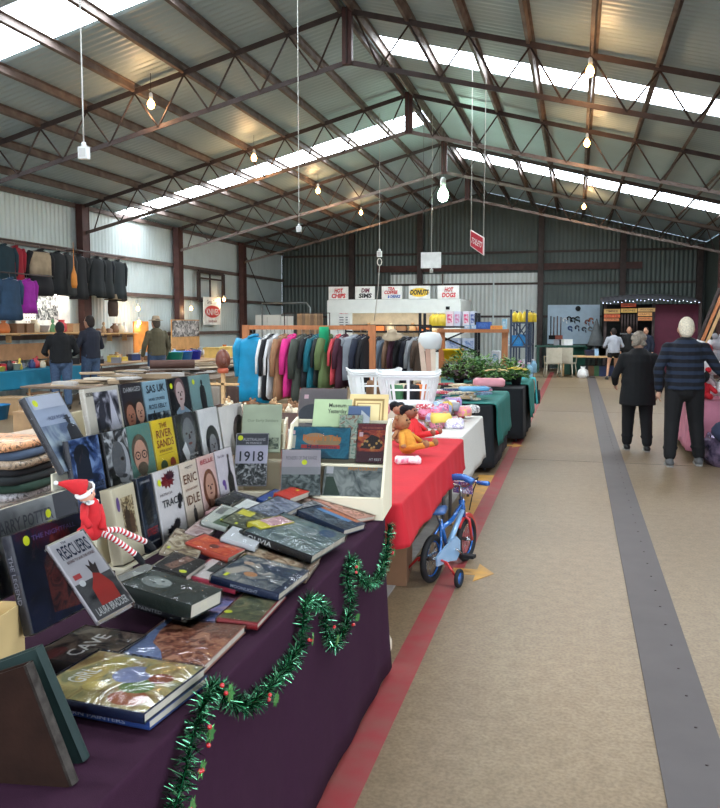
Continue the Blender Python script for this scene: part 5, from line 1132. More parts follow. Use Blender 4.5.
# ---------------------------------------------------------------- goods on the near green topped table
rs = random.Random(21)
for i in range(46):
    c = rs.choice(['tan', 'pink', 'cream', 'pale blue', 'brown', 'white', 'red', 'tan', 'dark blue']); x = rs.uniform(-2.2, -1.0); y = rs.uniform(9.3, 10.8)
    mb = MB(); L = rs.uniform(.16, .3); w_ = rs.uniform(.04, .16); mb.box((0, 0, .012), (L, w_, .02), PH(cn[c], cn[c], cn[rs.choice(['white', 'cream', 'grey'])], 30, i)); mb.box((0, 0, .024), (L * .9, w_ * .7, .004), col(cn[c], .5))
    o = mb.build('craft_packet'); o.location = (x, y, ZT + .012 + .028 * (i % 4)); o.rotation_euler = (0, 0, rs.uniform(0, 3)); tag(o, '%s flat packet spread on the near green topped table' % c, 'packet', 'flat packets on the green topped table: ' + c)
packet('pale blue folded plastic bag at the front of the near green topped table', (-1.12, 9.5, ZT + .12), .5, .36, .16, .05, mat('blue_plastic', (110, 170, 214), .25), 'plastic_bag', 'bag')
packet('pink wrapped bundle at the aisle side of the near green topped table', (-1.05, 10.5, ZT + .1), .2, .4, .2, .1, mat('pink_wrap', (226, 150, 160), .5), 'wrapped_bundle', 'bundle')
packet('large cream cushion at the back of the near green topped table', (-1.9, 10.85, ZT + .02), .3, .36, .24, .2, mat('cream_cushion', (210, 190, 160), .9), 'cushion', 'cushion')
# plants
def plant(label, P, r, h, leaf, n=260, pot=None, ls=.06, flower=None, cat='plant', name='potted_plant'):
    t = thing(name, label, cat, P); n = int(n * 1.7); r *= 1.15; h *= .8; pm = pot or mat('black_pot', (34, 32, 34), .5)
    mb = MB(); mb.lathe([(.06, 0), (.085, .13), (.092, .13), (.092, .15), (.08, .15), (.078, .12), (.001, .12)], (0, 0, 0), pm, 14); part(mb, 'pot', t)
    rs = random.Random(int(P[0] * 1000)); mb = MB(); st = MB()
    for k in range(n):
        a = rs.random() * 2 * PI; q = math.sqrt(rs.random()) * r; zz = .1 + h * (1 - (q / r) ** 2 * .9) * (.1 + .9 * rs.random()); p = V((math.cos(a) * q, math.sin(a) * q, zz))
        d = V((math.cos(a) + rs.uniform(-.6, .6), math.sin(a) + rs.uniform(-.6, .6), rs.uniform(-.5, .8))).normalized(); s_ = d.cross(V((0, 0, 1))).normalized() * ls * .28; L = ls * rs.uniform(.6, 1.2)
        mb.add([p, p + d * L * .5 + s_ + V((0, 0, .006)), p + d * L, p + d * L * .5 - s_ + V((0, 0, .006))], [(0, 1, 2, 3)], leaf if rs.random() < .6 else mat('leaf_light', (110, 150, 70), .6))
        if k % 8 == 0: st.tube([(0, 0, .13), p * .6 + V((0, 0, .05)), p], .003, mat('stem_green', (70, 100, 50), .7), 4)
    o = part(mb, 'foliage', t); part(st, 'stems', t)
    if flower:
        for k in range(26):
            a = rs.random() * 2 * PI; q = math.sqrt(rs.random()) * r * .9; mb = MB(); c_ = V((math.cos(a) * q, math.sin(a) * q, .17 + h * (1 - (q / r) ** 2 * .6)))
            for j in range(5): mb.ell(c_ + V((.014 * math.cos(j * 1.26), .014 * math.sin(j * 1.26), 0)), (.012, .012, .005), flower, 6, 4)
            mb.ell(c_, .007, C(240, 200, 60), 6, 4); part(mb, 'flower', t)
m_lf = mat('leaf_green', (64, 112, 56), .6, var=.25, scale=30); m_lfd = mat('leaf_dark_purple', (58, 36, 38), .6, var=.3, scale=30)
plant('dark purple leaved potted plant, left end of the plant table', (-1.62, 11.9, ZT + .004), .26, .3, m_lfd, 300, ls=.09)
plant('bushy green potted plant in the middle of the plant table', (-1.3, 12.3, ZT + .004), .3, .42, m_lf, 420, ls=.08)
plant('tall green leafy potted plant at the back of the plant table', (-1.7, 13.1, ZT + .004), .3, .5, m_lf, 420, ls=.08)
plant('spreading green potted plant at the aisle side of the plant table', (-.98, 12.85, ZT + .008), .26, .34, m_lf, 320, ls=.08)
plant('cream flowered potted plant at the near corner of the plant table', (-1.08, 11.8, ZT + .004), .16, .1, m_lf, 120, ls=.06, flower=C(236, 206, 150))
plant('yellow flowered potted plant trailing over the aisle corner of the plant table', (-.83, 12.2, ZT + .008), .15, .1, m_lf, 140, ls=.06, flower=C(226, 200, 60))
packet('round cream ball of string on the table of plants', (-1.35, 11.72, ZT + .004), 0, .1, .1, .1, col((224, 204, 150), .8), 'string_ball', 'string')
hb = thing('handbag', 'small black handbag hanging at the far end of the plant table', 'bag', (-.6, 13.9, .34), 0)
mb = MB(); mb.loft([[(math.cos(2 * PI * k / 14) * .05 * q, math.sin(2 * PI * k / 14) * .11 * q, z) for k in range(14)] for z, q in ((0, .9), (.1, 1.1), (.22, .8))], m_black); part(mb, 'bag_body', hb); mb = MB(); mb.tube([(0, -.07, .21), (0, -.04, .36), (0, .04, .36), (0, .07, .21)], .007, m_black, 6); part(mb, 'strap', hb)
# ================================================================ CLOTHES
def garment(label, P, rz, w, h, t, m, sleeves=True, hanger=True, group=None, flare=1.1, name='hanging_jacket', cat='clothing', sl=.6, m2=None, hood=False):
    """a garment on a hanger; P is the hook point, shoulders along local x"""
    T = thing(name, label, cat, P, rz, group); dz = -.1; rg = []; rs = random.Random(int(P[0] * 977 + P[1] * 31)); ph = rs.random() * 6; N = 26
    prof = [(.0, .16, .5), (.02, .3, .6), (.06, .8, .8), (.12, .98, 1), (.3, .92, 1), (.55, .93, .95), (.8, 1.0 * flare, 1.05), (1, 1.04 * flare, 1.1)]
    for f, k, q in prof:
        rg.append([(math.cos(a) * w / 2 * k, math.copysign(abs(math.sin(a)) ** .8, math.sin(a)) * t / 2 * q * (1 + .22 * f * math.sin(a * 5 + ph)) , dz - f * h + (.02 * math.sin(a * 3 + ph) if f == 1 else 0)) for a in [2 * PI * j / N for j in range(N)]])
    mb = MB(); mb.loft(rg, m); part(mb, 'garment_body', T)
    if m2:
        mb = MB(); mb.loft([[(x * 1.02, y * 1.06, z) for x, y, z in r] for r in rg[2:6]], m2); part(mb, 'upper_panel', T)
    if sleeves:
        for q in (-1, 1):
            mb = MB(); mb.tube([(q * w * .40, 0, dz - .07 * h), (q * w * .52, 0, dz - .2 * h), (q * w * .56, .02, dz - sl * .6 * h), (q * w * .54, .03, dz - sl * 1.05 * h)], [t * .42, t * .42, t * .36, t * .3], m, 10); part(mb, 'sleeve', T)
    mb = MB(); mb.tube([(math.cos(a) * w * .13, math.sin(a) * t * .4, dz - .01 + .02 * math.cos(a)) for a in [2 * PI * j / 12 for j in range(13)]], .018, m, 6); part(mb, 'collar', T)
    if hood: mb = MB(); mb.ell((0, t * .3, dz - .02), (w * .22, t * .4, .1), m); part(mb, 'hood', T)
    if hanger:
        mb = MB(); hm = mat('wire_hanger', (150, 150, 150), .3, .8)
        mb.tube([(.0, .018, -.02), (.012, .01, .0), (0, -.01, .01), (-.012, -.0, -.02), (0, 0, -.05), (0, 0, dz + .0)], .0035, hm, 5); mb.tube([(-w * .4, 0, dz - .05 * h), (0, 0, dz), (w * .4, 0, dz - .05 * h)], .006, hm, 5); part(mb, 'hanger', T)
    return T
def clo(rgb, r=.85, **k): return mat('cloth_%02x%02x%02x' % rgb, rgb, r, var=.14, scale=7, **k)
m_pine = mat('orange_pine', (186, 116, 70), .6, var=.15, stretch=(6, 6, 1), scale=5); m_pine2 = mat('pale_pine', (206, 166, 116), .65, var=.12, stretch=(6, 1, 6), scale=4)
# timber clothes rail
YR = 9.5; xa, xb = aty(246, 330, YR).x, aty(372, 330, YR).x
rl = thing('clothes_rail', 'timber clothes rail with orange pine posts beyond the display boxes', 'clothes rail', ((xa + xb) / 2, YR, 0))
hx = (xb - xa) / 2
for q in (-1, 1):
    mb = MB(); mb.box((q * hx, 0, .82), (.085, .045, 1.62), m_pine); part(mb, 'post', rl)
    mb = MB(); mb.box((q * hx, 0, .03), (.09, .6, .06), m_pine); part(mb, 'foot', rl)
mb = MB(); mb.box((0, 0, 1.60), (2 * hx, .035, .05), m_pine); part(mb, 'top_rail', rl)
mb = MB(); mb.bar((-hx, 0, .4), (hx, 0, .4), .03, .06, m_pine); part(mb, 'low_rail', rl)
RC = [(253, 'bright blue rain jacket facing the aisle, left end of the timber clothes rail', (0, 140, 184), 0, .42, .8, .16),
      (267, 'narrow white shirt beside the bright blue jacket on the timber rail', (226, 226, 222), 1, .4, .72, .05), (271, 'black coat between two white shirts on the timber rail', (24, 24, 28), 1, .42, .76, .07), (275, 'second white shirt, right of the black coat on the timber rail', (214, 216, 216), 1, .4, .74, .05),
      (283, 'tan brown jacket between white shirt and magenta top on the timber rail', (150, 110, 78), 1, .42, .76, .1), (292, 'magenta pink top on the timber rail', (214, 46, 130), 1, .4, .72, .11), (302, 'long dark olive grey coat on the timber rail', (62, 66, 58), 1, .44, .8, .13),
      (310, 'black jumper right of the olive grey coat on the timber rail', (26, 28, 32), 1, .42, .6, .08), (316, 'dark teal jacket on the timber rail', (14, 96, 110), 1, .42, .66, .09), (322, 'black cardigan under the bright green scarf on the timber rail', (34, 40, 40), 1, .42, .58, .06), (328, 'olive green jacket in the middle of the timber rail', (92, 110, 66), 1, .44, .62, .12),
      (338, 'thin salmon red blouse on the timber rail', (206, 74, 82), 1, .4, .55, .05), (344, 'dark maroon blouse on the timber rail', (66, 28, 44), 1, .42, .6, .09), (353, 'pale grey hooded jacket near the right end of the timber rail', (146, 152, 158), .6, .36, .5, .1), (361, 'dark navy coat right of the pale grey jacket on the timber rail', (28, 34, 50), 1, .44, .66, .1), (367, 'black coat at the right end of the timber rail', (22, 22, 26), 1, .44, .68, .07)]
for px, lb, rgb, fr, w_, h_, t_ in RC:
    x = aty(px, 335, YR).x; garment(lb, (x, YR, 1.60), math.radians(90 * fr - 8), w_, h_, t_, clo(rgb, .5 if px == 253 else .85), sleeves=True)
sc_ = MB(); sc_.loft([[(math.cos(a) * .06 * k, math.sin(a) * .09 * k, z) for a in [2 * PI * j / 12 for j in range(12)]] for z, k in ((0.0, .9), (-.06, 1.0), (-.14, .9), (-.3, .7))], clo((20, 150, 100))); o = sc_.build('scarf'); o.location = (aty(327, 335, YR).x, YR - .12, 1.61); tag(o, 'bright green scarf draped over the timber rail', 'scarf')
# black pipe rail behind
YR2 = 12.6; x0_, x1_ = aty(383, 330, YR2).x, aty(431, 330, YR2).x
r2 = thing('clothes_rail', 'black pipe clothes rail behind the timber one', 'clothes rail', ((x0_ + x1_) / 2, YR2, 0)); hx = (x1_ - x0_) / 2
mb = MB(); mb.tube([(-hx - .6, 0, 1.52), (hx, 0, 1.52)], .014, m_black, 8); part(mb, 'top_rail', r2); mb = MB(); mb.tube([(-hx - .6, .0, 1.62), (hx, .0, 1.62)], .010, m_black, 8); part(mb, 'upper_rail', r2)
for q in (-hx - .6, hx):
    mb = MB(); mb.tube([(q, 0, 0.02), (q, 0, 1.62)], .014, m_black, 8); part(mb, 'post', r2); mb = MB(); mb.tube([(q, -.25, .015), (q, .25, .015)], .014, m_black, 8); part(mb, 'foot', r2)
for px, lb, rgb in ((378, 'charcoal jacket at the left end of the black pipe rail', (50, 52, 56)), (385, 'grey blue shirt on the black pipe rail', (98, 110, 122)), (392, 'tan hat topped coat on the black pipe rail', (120, 92, 72)), (397, 'plum jacket with pale shirt on the black pipe rail', (70, 36, 52)), (403, 'black suit jacket in the middle of the black pipe rail', (20, 20, 24)), (409, 'navy coat on the black pipe rail', (28, 30, 44)), (414, 'light grey skirt on the black pipe rail', (150, 154, 158)), (420, 'brown jacket at the right end of the black pipe rail', (84, 66, 54))):
    garment(lb, (aty(px, 335, YR2).x, YR2, 1.52), math.radians(75), .42, .72, .1, clo(rgb))
hb = MB(); hb.lathe([(.15, 0), (.16, .012), (.085, .02), (.075, .1), (.04, .12), (.001, .115)], (0, 0, 0), mat('straw_felt', (176, 158, 132), .8), 18); o = hb.build('sun_hat'); o.location = (aty(396, 335, YR2).x, YR2 - .26, 1.44); o.rotation_euler = (.4, 0, 0); tag(o, 'tan straw hat hanging at the black pipe rail', 'hat')
# leather head on wooden stand
P5 = aty(223, 368, 6.9)
hs = thing('head_stand', 'brown leather mannequin head on a pale wooden cross stand behind the book rack', 'stand', (P5.x, P5.y, 0))
m_lea = mat('brown_leather', (104, 54, 38), .4, var=.2, scale=15)
mb = MB(); mb.ell((0, 0, P5.z + .075), (.065, .075, .095), m_lea, 14, 10); mb.ell((.03, -.05, P5.z + .06), (.03, .03, .04), m_lea); part(mb, 'head', hs)
mb = MB(); mb.lathe([(.045, 0), (.05, .03), (.04, .05), (.001, .05)], (0, 0, P5.z - .045), mat('orange_leather', (196, 96, 66), .5), 14); part(mb, 'neck', hs)
mb = MB(); mb.box((0, 0, (P5.z - .04) / 2 + .0), (.03, .03, P5.z - .045), m_pine2); part(mb, 'pole', hs)
zc = aty(223, 384, 6.9).z; mb = MB(); mb.bar((-.15, 0, zc), (.15, 0, zc), .03, .02, m_pine2); part(mb, 'cross_arm', hs)
for a_ in (0, PI / 2): mb = MB(); mb.box((0, 0, .02), (.34 if a_ == 0 else .04, .04 if a_ == 0 else .34, .035), m_pine2); part(mb, 'base_bar', hs)
def drape(label, P, w, h, t, m, nm='hanging_cloth'):
    mb = MB(); rs = random.Random(int(P[0] * 500)); ph = rs.random() * 6
    mb.loft([[(math.cos(a) * w / 2 * (1 + .1 * k), math.sin(a) * t / 2 * (1 + .4 * math.sin(a * 4 + ph)), -k * h) for a in [2 * PI * j / 20 for j in range(20)]] for k in (0, .1, .5, .8, 1)], m)
    o = mb.build(nm); o.location = P; return tag(o, label, 'cloth')
drape('grey brown cloth hanging from the left arm of the wooden cross stand', (P5.x - .09, P5.y, zc - .02), .13, .3, .04, clo((126, 116, 104)))
drape('dark brown cloth hanging from the right arm of the wooden cross stand', (P5.x + .09, P5.y, zc - .02), .12, .34, .04, clo((62, 42, 34)))

# folded clothes stack left of the rack
table('plank table left of the book rack', -3.6, -2.25, 2.6, 4.4, .80, lm=m_pine2)
st_ = [((206, 150, 110), 'orange patterned'), ((70, 84, 106), 'slate blue'), ((150, 130, 110), 'brown spotted'), ((28, 28, 32), 'black'), ((28, 32, 34), 'charcoal'), ((34, 58, 46), 'dark green'), ((150, 146, 148), 'grey white patterned'), ((170, 160, 150), 'pale grey'), ((176, 160, 140), 'beige')]
z = .802
for i, (rgb, nm) in enumerate(reversed(st_)):
    h_ = .034 if i < 3 else .036; mb = MB(); m = clo(rgb) if 'patt' not in nm and 'spot' not in nm else PH(rgb, tuple(min(255, int(v * 1.25)) for v in rgb), tuple(int(v * .55) for v in rgb), 40)
    rg = []
    for zz, k in ((0, .96), (h_ * .3, 1), (h_ * .7, 1), (h_, .95)): rg.append([(math.copysign(abs(math.cos(a)) ** .45, math.cos(a)) * .21 * k + .006 * math.sin(a * 3 + i), math.copysign(abs(math.sin(a)) ** .45, math.sin(a)) * .19 * k, zz + .004 * math.sin(a * 2 + i)) for a in [2 * PI * j / 24 for j in range(24)]])
    mb.loft(rg, m); o = mb.build('folded_garment'); q = atx(8, 470, -2.52); o.location = (-2.47 - .01 * (i % 3) - .06, 3.22 + .01 * (i % 2), z); o.rotation_euler = (0, 0, .05 * (i % 4)); z += h_ + .001
    tag(o, '%s folded garment in the stack left of the book rack' % nm, 'clothing')

# ================================================================ LEFT STALLS
def panel(mb, cx, cy, L, w, t, rz, z, m): mb.box((cx, cy, z), (L, w, t), m, Matrix.Rotation(rz, 3, 'Z'))
table('long trestle table heaped with boards and panels', -7.8, -5.8, 10.4, 17.2, .74, mat('dull_board_top', (112, 94, 78), .8, scale=3, stretch=(1, 8, 1)), lm=m_pine2)
rs = random.Random(31)
for i in range(44):
    c = rs.choice([(196, 176, 146), (150, 130, 104), (176, 172, 168), (120, 104, 90), (206, 196, 180), (96, 70, 54), (160, 150, 140)]); nmc = {196: 'cream', 150: 'tan', 176: 'pale grey', 120: 'grey brown', 206: 'off white', 96: 'dark brown', 160: 'stone grey'}[c[0]]
    mb = MB(); L, w_, t_ = rs.uniform(.4, 1.1), rs.uniform(.12, .5), rs.uniform(.01, .03); mb.box((0, 0, t_ / 2), (L, w_, t_), mat('panel_%d' % c[0], c, .75, var=.15, scale=3, stretch=(1, 6, 1)))
    o = mb.build('loose_plank'); o.location = (rs.uniform(-7.2, -6.4), 10.8 + 6 * (i / 44) + rs.uniform(-.1, .1), .742 + .034 * (i % 5)); o.rotation_euler = (0, rs.uniform(-.02, .02), rs.uniform(-.5, .9)); tag(o, '%s flat board heaped on the long trestle table' % nmc, 'board', 'boards on the long trestle table: ' + nmc)
mb = MB(); mb.tube([(-.35, 0, .0), (.35, .1, .0)], .07, mat('rolled_brown_hide', (84, 58, 50), .8), 12); o = mb.build('rolled_hide'); q = atz(186, 380, .95); o.location = (-6.3, 12.2, .99); o.rotation_euler = (0, 0, .4); tag(o, 'dark brown rolled hide lying on top of the boards', 'hide')
rs = random.Random(77)
for i in range(22):
    c = rs.choice([(70, 56, 48), (120, 104, 90), (176, 172, 168), (90, 70, 56), (150, 130, 104)]); nmc = {70: 'dark', 120: 'grey brown', 176: 'pale grey', 90: 'brown', 150: 'tan'}[c[0]]
    mb = MB(); L, w_, t_ = rs.uniform(.25, .6), rs.uniform(.1, .3), rs.uniform(.02, .06); mb.box((0, 0, t_ / 2), (L, w_, t_), mat('hide_%d' % c[0], c, .85, var=.2, scale=6)); mb.box((0, 0, t_ + .003), (L * .8, w_ * .7, .006), mat('hide_%d' % c[0], c, .85, var=.2, scale=6))
    o = mb.build('folded_hide'); o.location = (rs.uniform(-7.4, -6.1), 10.7 + 2.6 * (i / 22), .742 + .045 * (i % 3)); o.rotation_euler = (0, 0, rs.uniform(-1, 1)); tag(o, '%s folded hide on the near end of the long trestle table' % nmc, 'hide', 'folded hides on the long trestle table: ' + nmc)
# wall side table run with blue cloth and goods
table('trestle table under the blue cloth', -10.92, -10.3, 12.2, 15.6, .74)
m_bluec = mat('blue_teal_cloth', (16, 118, 150), .8, var=.08, scale=4)
cloth('tablecloth', 'teal blue cloth over the stall table by the left wall', -10.98, -10.22, 12.1, 15.7, .75, .4, m_bluec, seed=22, wave=.02)
table('trestle table of small goods beyond the blue clothed table', -10.9, -9.95, 16.0, 24.5, .75)
rs = random.Random(44)
def small_item(kind, c, P, sz, rz, label, group=None):
    m = col(cn[c] if c in cn else c, .5); mb = MB()
    if kind == 'box': mb.box((0, 0, sz * .3), (sz, sz * .8, sz * .6), m); mb.box((0, 0, sz * .61), (sz * 1.04, sz * .84, sz * .05), m)
    elif kind == 'jar': mb.lathe([(sz * .3, 0), (sz * .36, sz * .1), (sz * .36, sz * .6), (sz * .2, sz * .72), (sz * .22, sz * .8), (sz * .22, sz * .9), (.001, sz * .9)], (0, 0, 0), m, 12)
    elif kind == 'pot': mb.lathe([(sz * .24, 0), (sz * .4, sz * .45), (sz * .42, sz * .5), (sz * .34, sz * .5), (.001, sz * .35)], (0, 0, 0), m, 12)
    elif kind == 'tub': mb.lathe([(sz * .45, 0), (sz * .55, sz * .5), (sz * .58, sz * .5), (sz * .5, sz * .46), (sz * .4, sz * .05), (.001, sz * .05)], (0, 0, 0), m, 14)
    elif kind == 'hat': mb.lathe([(sz * .75, 0), (sz * .78, sz * .04), (sz * .42, sz * .08), (sz * .38, sz * .4), (sz * .2, sz * .5), (.001, sz * .48)], (0, 0, 0), m, 16)
    elif kind == 'figure': mb.lathe([(sz * .2, 0), (sz * .24, sz * .1), (sz * .16, sz * .5), (sz * .06, sz * .62), (sz * .12, sz * .75), (sz * .1, sz * .9), (.001, sz * .97)], (0, 0, 0), m, 10)
    elif kind == 'bag': mb.lathe([(sz * .35, 0), (sz * .42, sz * .2), (sz * .35, sz * .55), (sz * .12, sz * .7), (sz * .2, sz * .82), (.001, sz * .8)], (0, 0, 0), m, 10)
    nm = {'box': 'lidded_box', 'jar': 'glass_jar', 'pot': 'flower_pot', 'tub': 'plastic_tub', 'hat': 'brimmed_hat', 'figure': 'figurine', 'bag': 'tied_bag'}[kind]
    o = mb.build(nm); o.location = P; o.rotation_euler = (0, 0, rz); return tag(o, label, nm.split('_')[-1], group)
for i in range(34):
    k = rs.choice(['box', 'jar', 'bag', 'figure', 'tub']); c = rs.choice(['dark blue', 'brown', 'black', 'cream', 'yellow', 'tan', 'red', 'grey'])
    small_item(k, c, (rs.uniform(-10.9, -10.4), 12.3 + 3.2 * i / 34, .757), rs.uniform(.12, .24), rs.uniform(0, 3), '%s %s among the goods on the blue clothed table' % (c, k), 'goods on the blue clothed table: %s %s' % (c, k))
for i in range(60):
    k = rs.choice(['box', 'jar', 'bag', 'box', 'tub']); c = rs.choice(['dark blue', 'brown', 'black', 'cream', 'yellow', 'tan', 'white', 'grey', 'orange', 'pale blue'])
    small_item(k, c, (rs.uniform(-10.8, -10.1), 16.2 + 8.1 * i / 60, .752), rs.uniform(.12, .28), rs.uniform(0, 3), '%s %s among the goods on the long wall side table' % (c, k), 'goods on the long wall side table: %s %s' % (c, k))
for i, (px, c) in enumerate(((170, (20, 150, 140)), (178, (40, 120, 200)), (186, (34, 50, 180)))):
    p = atx(px, 358, -9.2); small_item('tub', c, (-9.3, aty(px, 358, 18.5).y + i * .5 - .4, .752), .42, 0, '%s plastic tub right of the person in the straw hat' % ('teal', 'sky blue', 'deep blue')[i])
table('table holding plastic tubs and yellow cartons near the straw hat', -9.6, -8.6, 17.6, 21.5, .75)
for i, (x, y) in enumerate(((-9.2, 20.2), (-8.9, 20.9), (-9.2, 21.1))):
    small_item('box', (214, 186, 110), (x, y, .752), .42, .2 * i, '%s yellow carton on the table of plastic tubs' % ('nearest', 'right hand', 'left hand')[i])
table('right hand trestle table of plastic covered goods behind the head stand', -7.0, -5.6, 18.0, 23.0, .78)
for i in range(26):
    k = rs.choice(['box', 'bag', 'jar']); c = rs.choice(['white', 'pale blue', 'yellow', 'grey', 'cream', 'pink', 'red'])
    small_item(k, c, (rs.uniform(-6.9, -5.7), 18.2 + 4.6 * i / 26, .782), rs.uniform(.15, .3), rs.uniform(0, 3), '%s %s on the trestle table beyond the boards' % (c, k), 'goods on the trestle table beyond the boards: %s %s' % (c, k))
# floor boxes under the tables at left
for i, (x, y, c) in enumerate(((-9.9, 13.0, 'tan'), (-9.95, 14.0, 'brown'), (-8.0, 11.0, 'tan'), (-6.6, 11.2, 'brown'), (-7.2, 13.2, 'tan'), (-6.4, 14.6, 'grey'), (-10.4, 17.2, 'brown'), (-10.4, 18.6, 'tan'))):
    small_item('box', c, (x, y, .001), .5, .1 * i, '%s carton on the floor, %s' % (c, ('before the blue cloth', 'behind the first before the blue cloth', 'at the left end of the board table', 'under the near end of the board table', 'under the middle of the board table', 'under the far half of the board table', 'under the wall side table', 'farther under the wall side table')[i]))
small_item('tub', (24, 110, 160), (-9.7, 12.2, .001), .5, 0, 'blue plastic tub on the floor at the left edge')
table('low plank bench on the floor between the book rack and the blue stall', -7.4, -4.2, 7.0, 8.0, .42, lm=m_pine2)
small_item('box', 'brown', (-6.6, 7.5, .422), .3, .3, 'brown carton on the low plank bench')
# shelves on the left wall
for (ya, yb, zz, lb) in ((12.0, 17.1, 1.44, 'long wooden wall shelf of pots and hats by the left wall'), (17.45, 19.2, 1.40, 'short wooden wall shelf beyond the first column')):
    t = thing('wall_shelf', lb, 'shelf', (-11.02, (ya + yb) / 2, zz)); mb = MB(); mb.box((0, 0, 0), (.36, yb - ya, .03), m_pine2); part(mb, 'board', t)
    for k in range(3): mb = MB(); y = (k - 1) * (yb - ya) * .4; mb.box((-.12, y, -.1), (.12, .03, .17), m_pine2); mb.box((.02, y, -.03), (.26, .03, .03), m_pine2); part(mb, 'bracket', t)
its = [('pot', 'pink'), ('figure', 'green'), ('jar', 'yellow'), ('figure', 'white'), ('jar', 'green'), ('figure', 'red'), ('bag', 'orange'), ('box', 'brown'), ('box', 'brown'), ('jar', 'cream'), ('pot', 'grey'), ('figure', 'green'), ('jar', 'red'), ('box', 'tan')]
for i, (k, c) in enumerate(its): small_item(k, c, (-11.0, 12.3 + 4.5 * i / 14, 1.457), .3, 0, '%s %s standing on the long wall shelf' % (c, k), 'ornaments on the long wall shelf: %s %s' % (c, k))
for i, (k, c) in enumerate((('hat', 'brown'), ('figure', 'tan'), ('hat', 'brown'), ('bag', 'brown'), ('bag', 'cream'), ('figure', 'white'))): small_item(k, c, (-11.0, 17.6 + 1.45 * i / 6, 1.417), .28 if k != 'hat' else .22, 0, '%s %s on the short wall shelf' % (c, k), 'things on the short wall shelf: %s %s' % (c, k))
mb = MB(); mb.box((-11.15, 14.2, 1.06), (.02, 4.6, .34), mat('brown_hardboard', (176, 130, 92), .8)); o = mb.build('hardboard_sheet'); tag(o, 'brown hardboard panel under the long wall shelf', 'board')
# bright panel with tube light
bp = thing('display_board', 'white lit display panel with pinned photographs above the long wall shelf', 'panel', (-11.19, 15.8, 1.93)); mb = MB(); mb.box((0, 0, 0), (.02, 1.9, .86), col((236, 236, 232), .6)); part(mb, 'board', bp)
mb = MB(); mb.box((.012, .1, .05), (.004, .8, .52), PH((40, 42, 46), (130, 132, 134), (226, 226, 224), 9)); part(mb, 'photograph_sheet', bp)
mb = MB()
for k in range(5):
    for j in range(7): mb.box((.012, -.62 + .09 * k, -.25 + .09 * j), (.003, .03, .03), C(120, 100, 84))
o = part(mb, 'pinned_cards', bp)
tl = thing('tube_light', 'glowing white tube light above the lit display panel', 'lamp', (-10.95, 15.8, 2.42)); mb = MB(); mb.tube([(0, -.85, 0), (0, .85, 0)], .02, mat('lit_tube', (255, 250, 235), .5, emit=26, var=.01), 8); part(mb, 'tube', tl); mb = MB(); mb.box((-.03, 0, .045), (.12, 1.8, .04), m_wpl); part(mb, 'casing', tl)
l = bpy.data.lights.new('tube_glow', 'AREA'); l.shape = 'RECTANGLE'; l.size = .1; l.size_y = 1.7; l.energy = 45; l.color = (1, .96, .88); o = bpy.data.objects.new('tube_glow', l); COL.objects.link(o); o.location = (-10.9, 15.8, 2.38); o.rotation_euler = (0, math.radians(25), 0)
# hanging coats on the left wall
wr = thing('wall_rail', 'long hanging rail fixed along the left wall for coats', 'rail', (-10.85, 15.6, 3.28)); mb = MB(); mb.tube([(0, -4.5, 0), (0, 3.4, 0)], .016, m_steel_d, 8); part(mb, 'pipe', wr)
for y in (-4, -1.5, 1.0, 3.2): mb = MB(); mb.tube([(0, y, 0), (-.3, y, 0)], .012, m_steel_d, 6); part(mb, 'bracket', wr)
def wcoat(px, lb, rgb, w_, h_, z_=3.28, xx=-10.85, **k):
    y = atx(px, 260, xx).y; garment(lb, (xx, y, z_), math.radians(80), w_, h_, k.pop('t', .16), clo(rgb), **k)
wcoat(3, 'dark teal coat at the left edge on the wall rail', (22, 48, 58), .6, .95); wcoat(15, 'red jacket beside the dark teal coat on the wall rail', (150, 26, 44), .42, .8)
wcoat(40, 'beige jacket with black shoulders and trousers hanging on the wall rail', (28, 28, 34), .62, .95, m2=clo((176, 158, 132)))
wcoat(57, 'black coat left of the orange bag on the wall rail', (30, 34, 38), .5, .9); wcoat(66, 'charcoal wool coat on the wall rail', (56, 58, 60), .5, .92); wcoat(78, 'black coat against the first column on the wall rail', (24, 26, 30), .5, .98)
wcoat(96, 'dark jacket just right of the first column on the wall rail', (28, 34, 38), .5, .9); wcoat(105, 'black jacket in the middle of the three right of the column', (26, 32, 36), .5, .92); wcoat(117, 'dark jacket at the far end of the wall rail', (28, 36, 40), .55, .98)
wr2 = thing('wall_rail', 'short lower hanging rail at the left edge', 'rail', (-10.6, 13.9, 2.62)); mb = MB(); mb.tube([(0, -1.4, 0), (0, 1.4, 0)], .014, m_steel_d, 8); part(mb, 'pipe', wr2); mb = MB(); mb.tube([(0, -1.2, 0), (-.6, -1.2, 0)], .012, m_steel_d, 6); mb.tube([(0, 1.2, 0), (-.6, 1.2, 0)], .012, m_steel_d, 6); part(mb, 'brackets', wr2)
wcoat(9, 'blue patterned shirt on the lower rail at the left edge', (40, 66, 92), .5, .8, 2.62, -10.6); wcoat(26, 'bright purple fleece on the lower rail', (150, 30, 150), .42, .66, 2.62, -10.6)
p = atx(74, 275, -10.6); mb = MB(); mb.loft([[(math.cos(a) * .04 * k, math.sin(a) * .09 * k, z) for a in [2 * PI * j / 12 for j in range(12)]] for z, k in ((-.28, .8), (-.2, 1.1), (0, 1), (.12, .4), (.2, .15), (.7, .08))], col((222, 140, 50), .6)); o = mb.build('shoulder_bag'); o.location = p; tag(o, 'small orange bag hanging over the dark coats', 'bag')
